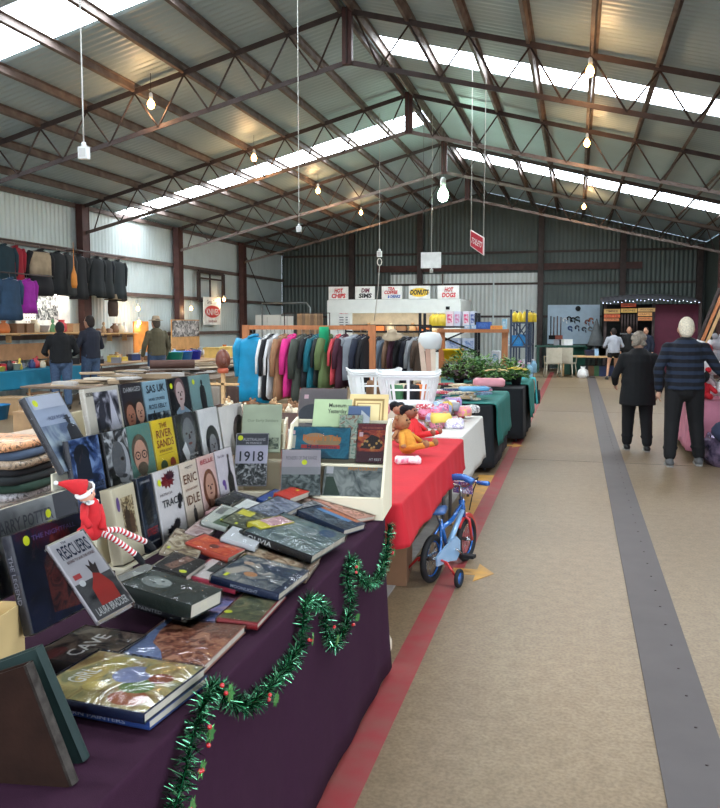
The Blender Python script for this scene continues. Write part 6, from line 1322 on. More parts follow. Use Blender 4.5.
p = atx(113, 305, -10.9); bk = thing('backpack', 'brown backpack with a bush hat hung beneath the dark jackets', 'bag', tuple(p)); mb = MB(); mb.loft([[(math.cos(a) * .1 * k, math.sin(a) * .17 * k, z) for a in [2 * PI * j / 14 for j in range(14)]] for z, k in ((-.28, .8), (-.2, 1), (.05, 1), (.16, .7))], clo((74, 58, 48))); part(mb, 'bag_body', bk); mb = MB(); mb.lathe([(.2, 0), (.21, .02), (.12, .03), (.1, .14), (.001, .15)], (0, 0, .12), clo((110, 94, 70)), 16); part(mb, 'hat', bk); mb = MB(); mb.tube([(0, -.08, .15), (0, 0, .36), (0, .08, .15)], .01, m_black, 6); part(mb, 'strap', bk)
# orange lit panel, notice board, sign, window frame, wall bulbs
m_bulb = mat('lit_bulb', (255, 176, 90), .4, emit=30, var=.01)
def bulb(label, P, power=8, col_=(1, .78, .5), drop=.1, r=.035, name='light_bulb', em=None, shade=None):
    t = thing(name, label, 'lamp', P); mb = MB(); mb.lathe([(.001, -r * 1.6), (r * .7, -r * 1.3), (r, -r * .5), (r * .8, r * .3), (r * .35, r), (r * .35, r * 1.1)], (0, 0, 0), em or m_bulb, 12); part(mb, 'glass_bulb', t)
    mb = MB(); mb.lathe([(r * .5, r * .9), (r * .5, r * 2.4), (r * .2, r * 2.8), (.001, r * 2.8)], (0, 0, 0), m_wpl, 10); part(mb, 'lamp_holder', t)
    if drop > 0: mb = MB(); mb.tube([(0, 0, r * 2.6), (0, 0, r * 2.6 + drop)], .004, m_black, 5); part(mb, 'cord', t)
    if power:
        l = bpy.data.lights.new('bulb_light', 'POINT'); l.energy = power; l.color = col_; l.shadow_soft_size = r * 1.3; o = bpy.data.objects.new('bulb_light', l); COL.objects.link(o); o.location = V(P) - V((0, 0, r * 2.2))
    return t
for i, (px, py, X, lb) in enumerate(((138, 308, -10.95, 'warm bulb under the bush hat backpack'), (139, 322, -10.85, 'warm bulb above the orange panel'), (191, 308, -10.95, 'warm bulb clipped beside the wall sign'), (224, 299, -10.95, 'warm bulb right of the wall window frame'))): bulb(lb, tuple(atx(px, py, X)), 6, drop=.15, r=.045)
a = atx(141, 337, -10.9); mb = MB(); mb.box((-10.9, a.y, 1.3), (.03, .75, .8), mat('orange_board', (232, 150, 70), .7)); o = mb.build('painted_screen'); tag(o, 'orange board panel lit by the warm bulbs behind the straw hat', 'panel')
a = atx(185, 335, -10.9); nb = thing('notice_board', 'cardboard notice board with black and white photographs behind the straw hat', 'board', (-10.88, a.y, 1.33)); mb = MB(); mb.box((0, 0, 0), (.03, 1.75, .85), mat('pin_cardboard', (200, 150, 96), .8)); part(mb, 'board', nb); mb = MB(); mb.box((.02, 0, .17), (.006, 1.7, .46), PH((60, 56, 56), (140, 136, 134), (206, 200, 196), 7)); part(mb, 'photograph_row', nb)
for q in (-.7, .7): mb = MB(); mb.box((0, q, -.5), (.04, .04, .16), m_pine2); part(mb, 'foot', nb)
WF = [atx(197, 272, -11.2), atx(222, 300, -11.2)]; y0_, y1_, zt, zb = WF[0].y, WF[1].y, atx(210, 273, -11.2).z, atx(210, 301, -11.2).z
wf = thing('old_window', 'dark old window frame hung on the left wall above the sign', 'frame', (-11.15, (y0_ + y1_) / 2, (zt + zb) / 2)); hy, hz_ = (y1_ - y0_) / 2, (zt - zb) / 2
for y in (-hy, hy): mb = MB(); mb.box((0, y, 0), (.06, .16, 2 * hz_), m_steel_d); part(mb, 'stile', wf)
for z_ in (-hz_, hz_ * .55, hz_): mb = MB(); mb.box((0, 0, z_), (.05, 2 * hy, .1 if abs(z_) == hz_ else .05), m_steel_d); part(mb, 'rail', wf)
mb = MB(); mb.box((0, -.1, 0), (.04, .05, 2 * hz_), m_steel_d); part(mb, 'mullion', wf)
sg = thing('wall_sign', 'white sign with a red oval and lettering hung below the window frame', 'sign', (-11.08, atx(212, 310, -11.08).y, atx(212, 311, -11.08).z)); mb = MB(); mb.box((0, 0, 0), (.03, 1.22, .86), C(230, 228, 222)); part(mb, 'board', sg)
TS = Matrix(((0, 0, 1, .02), (1, 0, 0, 0), (0, 1, 0, 0), (0, 0, 0, 1)))
mb = MB(); mb.T = TS; mb.prism([(.56 * math.cos(2 * PI * k / 24), .19 * math.sin(2 * PI * k / 24) - .02) for k in range(24)], 0, .003, C(206, 36, 36)); part(mb, 'red_oval', sg)
for tx, x, y, w_, h_, m in (('Great Town', -.42, .22, .84, .12, INKM := C(40, 40, 44)), ('KNIVES', -.44, -.13, .88, .2, C(240, 238, 234)), ('handmade', -.3, -.35, .6, .08, C(150, 60, 60))):
    mb = MB(); mb.T = TS; put_text(mb, tx, x, y, w_, h_, m, .006); part(mb, 'sign_lettering', sg)

# ================================================================ MIDDLE: SHELVES, FRAMES, CARTONS
def shelving(label, x0, x1, y0, y1, H, levels, m, name='steel_shelving', brace=True, bars=.05):
    t = thing(name, label, 'shelf', ((x0 + x1) / 2, (y0 + y1) / 2, 0)); hx, hy = (x1 - x0) / 2, (y1 - y0) / 2
    for a in (-1, 1):
        for b in (-1, 1): mb = MB(); mb.box((a * hx, b * hy, H / 2), (bars, bars * .8, H), m); part(mb, 'upright', t)
    for z_ in levels: mb = MB(); mb.box((0, 0, z_), (2 * hx + .04, 2 * hy + .03, .035), m); part(mb, 'shelf', t)
    if brace:
        for b in (-1,): mb = MB(); mb.bar((-hx, b * hy - .03, levels[-1]), (hx, b * hy - .03, levels[-2]), .03, .01, m, (0, 1, 0)); mb.bar((-hx, b * hy - .03, levels[-2]), (hx, b * hy - .03, levels[-1]), .03, .01, m, (0, 1, 0)); part(mb, 'cross_brace', t)
    return t
def bottle(label, P, h, m, cap, group=None):
    t = thing('plastic_bottle', label, 'bottle', P, ru(0, 1), group); w = h * .28; mb = MB(); rg = []
    for z_, k in ((0, .9), (.04, 1), (.62, 1), (.74, .75), (.84, .32), (.92, .3)): rg.append([(math.copysign(abs(math.cos(a)) ** .6, math.cos(a)) * w * k, math.copysign(abs(math.sin(a)) ** .6, math.sin(a)) * w * .8 * k, z_ * h) for a in [2 * PI * j / 14 for j in range(14)]])
    mb.loft(rg, m); part(mb, 'bottle_body', t); mb = MB(); mb.tube([(w * .3, 0, h * .86), (w * .85, 0, h * .8), (w * .9, 0, h * .6)], w * .14, m, 6); part(mb, 'handle', t); mb = MB(); mb.lathe([(w * .36, h * .9), (w * .36, h), (.001, h)], (0, 0, 0), cap, 10); part(mb, 'cap', t)
m_ybot = mat('yellow_liquid_bottle', (232, 200, 60), .3, var=.04); m_bsh = mat('slate_blue_steel', (60, 72, 92), .5, .4, var=.1); m_dksh = mat('black_steel', (28, 30, 34), .5, .4)
def carton(label, P, w, d, h, c1, c2, group=None, rz=0, name='printed_carton'):
    t = thing(name, label, 'carton', P, rz, group); mb = MB(); mb.box((0, 0, h / 2), (w, d, h), col(c1, .6)); part(mb, 'carton_body', t)
    mb = MB(); mb.box((0, -d / 2 - .002, h * .5), (w * .7, .003, h * .6), PH(c2, c1, c2, 14)); part(mb, 'printed_panel', t)
    return t
# black shelving behind rails
Yb = 15.4; xa, xb = aty(420, 330, Yb).x, aty(476, 330, Yb).x; zt = aty(430, 327, Yb).z; zm = aty(430, 351, Yb).z
shelving('black steel shelving of yellow bottles and printed cartons behind the rails', xa, xb, Yb, Yb + .5, aty(420, 313, Yb).z, (.25, zm, zt), m_dksh)
for i in range(4): bottle('yellow bottle on the top of the black shelving', (aty(431.5 + 3.6 * i, 330, Yb).x, Yb + .15, zt + .019), .25, m_ybot, C(230, 220, 180), 'yellow bottles on the black shelving')
for i, (p0, p1, c1, c2, lb) in enumerate(((445.5, 453, (236, 222, 226), (214, 60, 110), 'left pink and white carton on the top of the black shelving'), (453.5, 460, (214, 216, 230), (200, 120, 160), 'lilac and white carton beside the left pink one on the black shelving'), (462.5, 469, (226, 222, 230), (214, 50, 110), 'right pink and white carton on the top of the black shelving'), (469.5, 475, (200, 206, 224), (60, 80, 150), 'white and blue carton at the right end of the black shelving'))):
    a, b = aty(p0, 320, Yb).x, aty(p1, 320, Yb).x; carton(lb, ((a + b) / 2, Yb + .2, zt + .019), b - a, .3, .27, c1, c2)
for i, (p0, p1) in enumerate(((445, 460), (462, 475))):
    a, b = aty(p0, 345, Yb).x, aty(p1, 345, Yb).x; carton('%s pale blue and white carton on the middle of the black shelving' % ('left', 'right')[i], ((a + b) / 2, Yb + .2, zm + .019), b - a, .3, .22, (200, 212, 232), (110, 140, 190))
# pine frame in front of it
Yp = 14.4; xa, xb = aty(442, 332, Yp).x, aty(505, 332, Yp).x; zr_ = aty(450, 332.5, Yp).z
pf = thing('workbench', 'orange pine bench frame with goods along its top rail', 'frame', ((xa + xb) / 2, Yp, 0)); hx = (xb - xa) / 2
for q in (-1, 1): mb = MB(); mb.box((q * hx, 0, zr_ / 2), (.1, .08, zr_), m_pine); part(mb, 'post', pf)
mb = MB(); mb.box((0, 0, zr_ + .03), (2 * hx + .12, .3, .06), m_pine); part(mb, 'top_board', pf); mb = MB(); mb.box((-hx * .55, 0, .98), (hx * .9, .3, .05), m_pine); part(mb, 'low_board', pf)
for q in (-1, 1): mb = MB(); mb.box((q * hx, 0, .03), (.1, .5, .06), m_pine); part(mb, 'foot', pf)
carton('blue plastic crate on top of the pine bench frame', (aty(484, 325, Yp).x, Yp, zr_ + .062), .24, .26, .12, (40, 84, 160), (60, 110, 190))
for i, px in enumerate((470, 476)): carton('%s pale blue box on top of the pine bench frame' % ('left', 'right')[i], (aty(px - 2 + i * .5, 328, Yp).x, Yp, zr_ + .062), .1, .2, .07, (150, 186, 214), (220, 226, 232))
carton('flat orange tray on top of the pine bench frame', (aty(497, 329, Yp).x, Yp, zr_ + .062), .2, .24, .06, (232, 160, 60), (220, 120, 50))
carton('pale cyan carton at the right end of the pine bench frame', (aty(504.5, 326, Yp).x, Yp, zr_ + .062), .07, .2, .17, (140, 190, 214), (200, 220, 230))
t = thing('plastic_tub', 'bright yellow plastic tub on the low board of the pine bench frame', 'tub', (aty(453.5, 352, Yp).x, Yp, 1.007)); mb = MB(); mb.lathe([(.19, 0), (.22, .2), (.235, .2), (.235, .18), (.21, .17), (.18, .01), (.001, .01)], (0, 0, 0), mat('yellow_plastic', (244, 196, 20), .4), 4); part(mb, 'tub_wall', t)
t.rotation_euler = (0, 0, PI / 4)
carton('small white and blue carton behind the potted plants', (aty(496, 346, 14.9).x, 14.95, .9), .14, .2, .26, (226, 230, 236), (110, 160, 200)); table('table behind the potted plants under the white carton', -2.0, -1.1, 14.75, 15.2, .896)
# leaning boards, mug and white hood near baskets
Yq = 11.2; table('small table of leaning boards beside the clothes rails', -2.75, -2.25, Yq - .2, Yq + .25, .8)
for i, px in enumerate((424, 429, 433)):
    a = aty(px, 372, Yq); b = aty(px - 3 + 1.5 * i, 343 + 2 * i, Yq + .1); mb = MB(); L = (b - a).length; mb.bar((0, 0, 0), b - a, .07, .015, col(((206, 180, 160), (190, 150, 130), (216, 196, 176))[i], .7), (0, 1, 0)); o = mb.build('leaning_board'); o.location = a + V((0, 0, .01)); tag(o, '%s upright pale board leaning beside the clothes rails' % ('left', 'middle', 'right')[i], 'board')
t = thing('plastic_hood', 'white plastic bin lid shape above the leaning boards', 'bin', tuple(aty(430, 348, Yq + .15))); mb = MB(); mb.loft([[(math.cos(a) * .17 * k, math.sin(a) * .1 * k, z_) for a in [2 * PI * j / 16 for j in range(16)]] for z_, k in ((-.04, .5), (0, .9), (.12, 1), (.2, .8), (.22, .3))], m_wpl); part(mb, 'hood_shell', t)
mb = MB(); mb.tube([(0, .1, -.04), (0, .12, -.72 + (.0))], .015, m_dksh, 6); part(mb, 'pole', t)
t = thing('coffee_mug', 'blue mug on the rim shelf beside the leaning boards', 'mug', (aty(428, 376, Yq - .2).x, Yq - .2, .802)); mb = MB(); mb.lathe([(.05, 0), (.055, .11), (.048, .11), (.045, .01), (.001, .01)], (0, 0, 0), C(50, 120, 190), 14); part(mb, 'cup', t); mb = MB(); mb.tube([(.05, 0, .09), (.085, 0, .08), (.085, 0, .04), (.05, 0, .03)], .008, C(50, 120, 190), 6); part(mb, 'handle', t)
# slate blue shelving by the aisle
for j, (y0_, y1_, nm) in enumerate(((20.4, 21.4, 'nearer'), (22.4, 23.6, 'farther'))):
    x0_, x1_ = aty(511, 330, 20.4).x, -1.16; L3 = (.32, 1.08, 1.66)
    shelving('%s slate blue steel shelving of bottles at the aisle side' % nm, x0_, x1_, y0_, y1_, 1.98, L3, m_bsh)
    for i in range(4):
        bottle('yellow bottle on the top shelf of the %s slate blue shelving' % nm, (x0_ + .07 + i * .12, y0_ + .12, 1.68), .27, m_ybot, C(236, 226, 190), 'yellow bottles on the %s slate blue shelving' % nm)
        bottle('%s bottle on the lowest shelf of the %s slate blue shelving' % (('pink', 'white', 'pink', 'pale blue')[i], nm), (x0_ + .07 + i * .12, y0_ + .14, .34), .36, col(((230, 150, 190), (232, 232, 236), (226, 140, 190), (150, 200, 230))[i], .3), C(230, 230, 236), 'bottles on the lowest shelf of the %s slate blue shelving: %s' % (nm, ('pink', 'white', 'pink', 'pale blue')[i]))
        if i < 3: bottle('white bottle along the aisle side of the top shelf of the %s slate blue shelving' % nm, (x1_ - .08, y0_ + .35 + .2 * i, 1.68), .27, m_wpl, C(200, 210, 230), 'white bottles on the %s slate blue shelving' % nm)
    carton('bright blue carton on the middle shelf of the %s slate blue shelving' % nm, (x1_ - .22, y0_ + .18, 1.1), .26, .2, .26, (30, 130, 200), (60, 160, 220))
    carton('white carton beside the bright blue one on the %s slate blue shelving' % nm, (x1_ - .42, y0_ + .2, 1.1), .12, .2, .24, (226, 232, 236), (150, 190, 214))
# ================================================================ END OF THE SHED
# white food kiosk with five menu boards
YK = 26.6
xa, xb = aty(328, 300, YK).x, aty(460, 300, YK).x; z1, z2, z3 = aty(400, 287, YK).z, aty(400, 300, YK).z, aty(400, 313, YK).z
kc = V(((xa + xb) / 2, YK, 0)); hx = (xb - xa) / 2; m_kw = mat('kiosk_white', (228, 232, 228), .5, var=.03)
kk = thing('food_kiosk', 'white food kiosk with a long serving window at the end of the shed', 'kiosk', kc)
mb = MB(); mb.box((0, 0, (z2 + z3) / 2), (2 * hx, .12, z2 - z3), m_kw); part(mb, 'fascia', kk)
xw0, xw1 = aty(352, 320, YK).x - kc.x, aty(444, 320, YK).x - kc.x
for a, b in ((-hx, xw0), (xw1, hx)): mb = MB(); mb.box(((a + b) / 2, .02, z3 / 2), (b - a, .08, z3), m_kw); part(mb, 'front_wall', kk)
mb = MB(); mb.box(((xw0 + xw1) / 2, .02, .5), (xw1 - xw0, .08, 1.0), m_kw); part(mb, 'lower_wall', kk); mb = MB(); mb.box(((xw0 + xw1) / 2, -.12, 1.02), (xw1 - xw0, .4, .04), mat('steel_counter', (150, 152, 152), .3, .8)); part(mb, 'counter', kk)
for x in (-hx, hx): mb = MB(); mb.box((x, 1.3, z2 / 2), (.06, 2.6, z2), m_kw); part(mb, 'side_wall', kk)
mb = MB(); mb.box((0, 2.6, z2 / 2), (2 * hx, .06, z2), mat('kiosk_inside', (190, 180, 160), .7)); part(mb, 'back_wall', kk); mb = MB(); mb.box((0, 1.3, z2), (2 * hx, 2.6, .05), m_kw); part(mb, 'roof', kk)
mb = MB(); a = aty(459, 308, YK); mb.box((a.x - kc.x - .35, -.07, a.z), (.12, .03, .1), m_black); part(mb, 'speaker_grille', kk)
TF = Matrix(((1, 0, 0, 0), (0, 0, 1, 0), (0, 1, 0, 0), (0, 0, 0, 1)))
TF = Matrix(((1, 0, 0, 0), (0, 0, -1, 0), (0, 1, 0, 0), (0, 0, 0, 1)))
RD, BK, YL, BL_ = C(206, 30, 44), C(30, 30, 36), C(240, 200, 50), C(40, 90, 180)
for p0, p1, lines, nm in ((329, 348.5, (('HOT', .3, .52, .42, .34, RD), ('CHIPS', .14, .1, .72, .36, RD)), 'HOT CHIPS'), (355.5, 375, (('DIM', .32, .52, .4, .34, C(110, 30, 60)), ('SIMS', .18, .1, .66, .36, BK)), 'DIM SIMS'), (382, 402, (('TEA', .3, .68, .36, .24, RD), ('COFFEE', .12, .38, .66, .28, RD), ('& DRINKS', .3, .08, .62, .24, BL_)), 'TEA COFFEE & DRINKS'), (409, 430, (('DONUTS', .07, .3, .86, .42, BK),), 'DONUTS'), (438, 459, (('HOT', .32, .52, .4, .34, RD), ('DOGS', .2, .1, .64, .36, RD)), 'HOT DOGS')):
    a, b = aty(p0, 288, YK), aty(p1, 300, YK); w_, h_ = b.x - a.x, z1 - z2
    t = thing('menu_sign', 'white sign reading %s above the food kiosk' % nm, 'sign', (a.x, YK - .03, z2 + .03)); mb = MB(); mb.box((w_ / 2, 0, h_ / 2), (w_, .03, h_), C(236, 236, 232)); part(mb, 'sign_face', t)
    if nm == 'DONUTS': mb = MB(); mb.T = Matrix.Translation((0, -.018, 0)) @ TF; mb.prism([(w_ * (.5 + .46 * math.cos(2 * PI * k / 20)), h_ * (.5 + .34 * math.sin(2 * PI * k / 20))) for k in range(20)], 0, .003, YL); part(mb, 'yellow_oval', t)
    for tx, x, y, ww, hh, m in lines: mb = MB(); mb.T = Matrix.Translation((0, -.023, 0)) @ TF; put_text(mb, tx, x * w_, y * h_, ww * w_, hh * h_, m, .0, .12, .045); part(mb, 'sign_lettering', t)
a, b = aty(338.5, 311, YK), aty(350, 330, YK); t = thing('price_board', 'price list board on the left wall of the food kiosk', 'sign', (a.x, YK - .04, b.z)); w_, h_ = b.x - a.x, a.z - b.z
mb = MB(); mb.box((w_ / 2, 0, h_ / 2), (w_, .03, h_), C(222, 224, 222)); part(mb, 'board', t); mb = MB(); mb.T = Matrix.Translation((0, -.018, 0)) @ TF; put_text(mb, 'MENU', .15 * w_, .84 * h_, .7 * w_, .1 * h_, RD); part(mb, 'heading', t)
mb = MB()
for k in range(5): mb.box((w_ * .3, -.017, h_ * (.14 + .13 * k)), (w_ * .36, .003, h_ * .06), C(110, 116, 120)); mb.box((w_ * .75, -.017, h_ * (.14 + .13 * k)), (w_ * .2, .003, h_ * .06), C(110, 116, 120))
part(mb, 'price_lines', t)
rs = random.Random(8)
for i in range(9):
    k = rs.choice(['box', 'jar', 'pot']); c = rs.choice(['brown', 'tan', 'orange', 'grey', 'white']); small_item(k, c, (kc.x + xw0 + .3 + i * (xw1 - xw0 - .5) / 9, YK + .12 if i % 2 else YK - .12, 1.045), .3, 0, '%s %s on the counter of the food kiosk' % (c, k), 'things on the kiosk counter: %s %s' % (c, k))
l = bpy.data.lights.new('kiosk_fill_light', 'AREA'); l.shape = 'RECTANGLE'; l.size = 3.6; l.size_y = .3; l.energy = 60; l.color = (1, .94, .82); o = bpy.data.objects.new('kiosk_fill_light', l); COL.objects.link(o); o.location = (kc.x, YK + 1.2, z2 - .1)  # unseen lamp, added to brighten the dark kiosk interior
t = thing('added_strip_lamp', 'white strip lamp added to brighten the food kiosk inside', 'lamp', (kc.x, YK + 1.2, z2 - .06)); mb = MB(); mb.box((0, 0, 0), (3.6, .25, .05), m_wpl); part(mb, 'housing', t)
sh = thing('kiosk_shelf', 'shelf of brown goods on the back wall inside the food kiosk', 'shelf', (kc.x, YK + 2.4, 1.35)); mb = MB(); mb.box((0, 0, 0), (4.0, .3, .04), m_pine2); part(mb, 'board', sh)
for i in range(10): small_item('bag' if i % 2 else 'box', ('brown', 'tan', 'orange', 'cream')[i % 4], (kc.x - 1.8 + .4 * i, YK + 2.4, 1.372), .36, 0, '%s %s on the shelf inside the food kiosk' % (('brown', 'tan', 'orange', 'cream')[i % 4], 'bag' if i % 2 else 'box'), 'goods on the shelf inside the kiosk: ' + ('brown', 'tan', 'orange', 'cream')[i % 4])
# white cabinets at the far left, pipe frame
for i, (p0, p1, yt, lb) in enumerate(((259, 284, 315, 'large white cabinet in the far left corner'), (284.5, 297, 314, 'narrow dark and white cabinet beside the large white one'))):
    a, b = aty(p0, yt, 27.5), aty(p1, yt, 27.5); t = thing('cabinet', lb, 'cabinet', ((a.x + b.x) / 2, 27.5, 0)); w_ = b.x - a.x; mm = m_kw if i == 0 else C(90, 96, 98)
    mb = MB(); mb.box((0, 0, a.z / 2), (w_, .7, a.z), mm); part(mb, 'cabinet_body', t)
    for k in range(2): mb = MB(); mb.box((w_ * (.25 if k else -.25), -.365, a.z * .5), (w_ * .46, .03, a.z * .92), m_kw); o = part(mb, 'door', t); mb = MB(); mb.box((w_ * (.08 if k else -.08), -.39, a.z * .6), (.03, .02, .2), m_steel_d); part(mb, 'handle', o)
t = thing('pipe_frame', 'grey pipe frame standing left of the food kiosk', 'frame', (aty(310, 303, 25.5).x, 25.5, 0)); z_ = aty(300, 303, 25.5).z; L = aty(310, 303, 25.5).x - aty(262, 303, 25.5).x; mg = mat('galvanised_pipe', (130, 136, 136), .4, .7)
mb = MB(); mb.tube([(0, 0, 0), (0, 0, z_ - .15), (-.12, 0, z_), (-L, 0, z_)], .03, mg, 8); part(mb, 'bent_pipe', t); mb = MB(); mb.tube([(-L, 0, 0), (-L, 0, z_)], .03, mg, 8); part(mb, 'post', t)
for i in range(6):
    p = aty(300 + i * 4, 330, 25.0); o = drape('%s brown sack hanging left of the food kiosk' % ('first', 'second', 'third', 'fourth', 'fifth', 'sixth')[i], (p.x, 25.0, 1.95), .2, .9, .1, clo(((150, 120, 90), (120, 96, 76))[i % 2]), 'hanging_sack')
t = thing('sack_rail', 'rail carrying the brown sacks left of the food kiosk', 'rail', (aty(311, 330, 25).x, 25.05, 0)); mb = MB(); mb.tube([(-.9, 0, 0.02), (-.9, 0, 1.97), (.6, 0, 1.97), (.6, 0, .02)], .02, m_steel_d, 8); part(mb, 'pipe', t)

# right: tool display board
YT = 29.9; a, b = aty(548, 305, YT), aty(599, 344, YT)
tb = thing('tool_board', 'pale blue grey board of hanging tools at the end wall', 'board', (a.x, YT, 0)); w_ = b.x - a.x
mb = MB(); mb.box((w_ / 2, 0, (a.z + b.z) / 2), (w_, .04, a.z - b.z), mat('blue_grey_board', (146, 166, 182), .6, var=.06)); part(mb, 'board', tb)
for x in (.06, w_ - .06): mb = MB(); mb.box((x, .05, b.z / 2), (.06, .05, b.z), m_steel_d); part(mb, 'leg', tb)
def pt(x, y): p = aty(x, y, YT - .05); return p
for i, px in enumerate((551, 554, 557.5, 561)):
    p, q = pt(px, 316 + i % 2), pt(px, 339); t = thing('long_handled_tool', '%s long handled tool hanging on the blue grey board' % ('leftmost', 'second', 'third', 'fourth')[i], 'tool', (p.x, YT - .05, q.z)); mb = MB(); mb.tube([(0, 0, .12), (0, 0, p.z - q.z)], .018, C(90, 60, 44) if i else m_black, 6); part(mb, 'handle', t); mb = MB(); mb.box((0, 0, .06), (.14, .03, .14), C(140, 70, 50) if i > 1 else m_black); part(mb, 'blade', t)
for i, (px, py, c) in enumerate(((569, 318.5, m_black), (573, 319.5, m_black), (577.5, 318.5, m_black), (591, 320, C(160, 90, 60)), (587, 322, C(120, 70, 60)), (570, 328, C(60, 80, 130)), (577, 327.5, C(60, 60, 80)), (584, 329, C(70, 76, 90)), (590, 329, C(120, 120, 120)), (565, 320, C(200, 204, 206)))):
    p = pt(px, py); t = thing('hand_tool', '%s small hand tool on the blue grey board' % ('first black', 'second black', 'third black', 'orange brown', 'reddish', 'blue', 'dark slate', 'slate grey', 'grey', 'pale')[i], 'tool', tuple(p)); mb = MB(); mb.tube([(.06 * math.cos(2 * PI * k / 12), 0, .06 * math.sin(2 * PI * k / 12)) for k in range(9 + i % 3)], .026, c, 6); part(mb, 'jaw', t); mb = MB(); mb.tube([(.05, 0, -.04), (.07, 0, -.13)], .02, c, 6); part(mb, 'grip', t)
mb = MB(); p = pt(578, 308.5); mb.lathe([(.09, 0), (.09, .02), (.001, .02)], (0, 0, 0), m_black, 16, Matrix.Rotation(PI / 2, 3, 'X')); o = mb.build('round_clock'); o.location = p; tag(o, 'small round black disc at the top of the blue grey board', 'disc')
# chairs, green bins, bench
def chair(label, P, rz, m):
    t = thing('garden_chair', label, 'chair', P, rz)
    mb = MB(); mb.box((0, 0, .43), (.46, .44, .03), m); part(mb, 'seat', t); mb = MB(); mb.box((0, -.22, .68), (.46, .03, .46), m); part(mb, 'backrest', t)
    for x in (-.2, .2):
        for y in (-.19, .19): mb = MB(); mb.tube([(x, y, .42), (x * 1.2, y * 1.2, 0)], .02, m, 6); part(mb, 'leg', t)
        mb = MB(); mb.tube([(x * 1.15, -.2, .64), (x * 1.2, .18, .64), (x * 1.1, .2, .43)], .018, m, 6); part(mb, 'armrest', t)
m_ch = mat('beige_chair_plastic', (178, 170, 152), .5)
p = aty(553, 373, 26.4); chair('left beige garden chair by the green table at the end wall', (p.x, 26.0, 0), math.radians(10), m_ch); chair('right beige garden chair by the green table at the end wall', (p.x + .42, 26.3, 0), math.radians(-15), m_ch)
t = thing('green_bin', 'dark green lidded bin table behind the beige garden chairs', 'bin', (aty(571, 350, 28).x, 27.85, 0)); mg_ = mat('dark_green_plastic', (30, 74, 62), .5); mb = MB(); mb.lathe([(.4, 0), (.5, .85), (.52, .85), (.52, .9), (.001, .9)], (0, 0, 0), mg_, 4, None, False); part(mb, 'bin_body', t); mb = MB(); mb.box((0, 0, .92), (.9, .9, .04), mg_); part(mb, 'lid', t)
t = thing('green_table', 'dark green table behind the beige garden chairs', 'table', (aty(556, 350, 28.6).x, 29.0, 0)); mb = MB(); mb.box((0, 0, .88), (1.4, .7, .05), mg_); part(mb, 'table_top', t)
for x in (-.6, .6):
    for y in (-.3, .3): mb = MB(); mb.box((x, y, .43), (.06, .06, .86), mg_); part(mb, 'leg', t)
for i, (px, c) in enumerate(((558, 'grey'), (563, 'black'), (567, 'white'))): small_item('box', c, (aty(px, 350, 28.8).x, 29.0 if px < 565 else 27.85, .907 if px < 565 else .942), .3, .2 * i, '%s box on the dark green furniture behind the garden chairs' % c)
tv = thing('folded_umbrella', 'grey cone of folded canvas beside the far stall', 'umbrella', (aty(596, 350, 29.2).x, 29.2, 0)); mb = MB(); mb.lathe([(.3, .9), (.22, 1.15), (.08, 1.6), (.02, 1.8), (.001, 1.8)], (0, 0, 0), clo((110, 116, 120)), 10); part(mb, 'canvas', tv); mb = MB(); mb.tube([(0, 0, 0), (0, 0, 1.0)], .03, m_steel_d, 8); part(mb, 'pole', tv)
t = thing('plank_table', 'low plank table before the far stall', 'table', (aty(591, 360, 27).x, 26.9, 0)); mb = MB(); mb.box((0, 0, .62), (2.0, .6, .05), m_pine2); part(mb, 'table_top', t)
for x in (-.85, .85): mb = MB(); mb.box((x, 0, .3), (.08, .5, .6), m_pine2); part(mb, 'leg', t)
for i, (px, c, k) in enumerate(((590, 'dark blue', 'tub'), (594, 'black', 'bag'), (600, 'pale blue', 'box'), (604, 'grey', 'box'))): small_item(k, c, (aty(px, 360, 26.9).x, 26.9, .647), .34, 0, '%s %s on the low plank table before the far stall' % (c, k))
for i, (px, c) in enumerate(((589, 'black'), (596, 'brown'), (602, 'green'), (607, 'dark blue'))): small_item('box', c, (aty(px, 370, 26.8).x, 27.2, .001), .5, .1, '%s carton on the floor under the low plank table' % c)
p = aty(583, 372, 26.0); small_item('bag', 'white', (p.x, 26.0, .001), .42, 0, 'white and grey bag on the floor at the end of the dark floor strip')
# far stall with tin canopy, fairy lights, timber signs, maroon backdrop
YS = 27.6; a, b = aty(604, 303, YS), aty(702, 303, YS)
fs = thing('market_stall', 'far stall with a maroon side wall under a low tin canopy', 'stall', (a.x, YS, 0)); w_ = b.x - a.x; zc = aty(650, 303, YS).z
m_mar = mat('maroon_board', (84, 28, 48), .8, var=.08)
mb = MB(); x0_ = aty(655, 320, YS).x - a.x; mb.box(((x0_ + w_) / 2, .04, zc / 2 - .02), (w_ - x0_, .06, zc - .06), m_mar); part(mb, 'maroon_wall', fs)
mb = MB(); mb.loft([[(w_ * k / 40 - .1, -.5, zc + .02 + .015 * (k % 2) + .10 * math.sin(PI * k / 40)) for k in range(41)], [(w_ * k / 40 - .1, 1.6, zc + .22 + .015 * (k % 2) + .1 * math.sin(PI * k / 40)) for k in range(41)]], mat('grey_tin_sheet', (110, 112, 120), .45, .5), False, False, False); part(mb, 'tin_canopy', fs)
mb = MB(); mb.box((w_ / 2, 1.6, zc / 2), (w_, .05, zc), m_black); part(mb, 'dark_back_wall', fs)
for x in (.05, x0_ - .05, w_ - .05): mb = MB(); mb.box((x, -.02, zc / 2), (.08, .08, zc), m_steel_d); part(mb, 'post', fs)
fl_ = thing('fairy_lights', 'string of tiny lights along the edge of the tin canopy', 'lights', (a.x, YS - .5, zc)); mb = MB(); mb.tube([(w_ * k / 40 - .1, -.02, .02 + .1 * math.sin(PI * k / 40) - .03 * abs(math.sin(k * .8))) for k in range(41)], .008, m_black, 5); part(mb, 'wire', fl_)
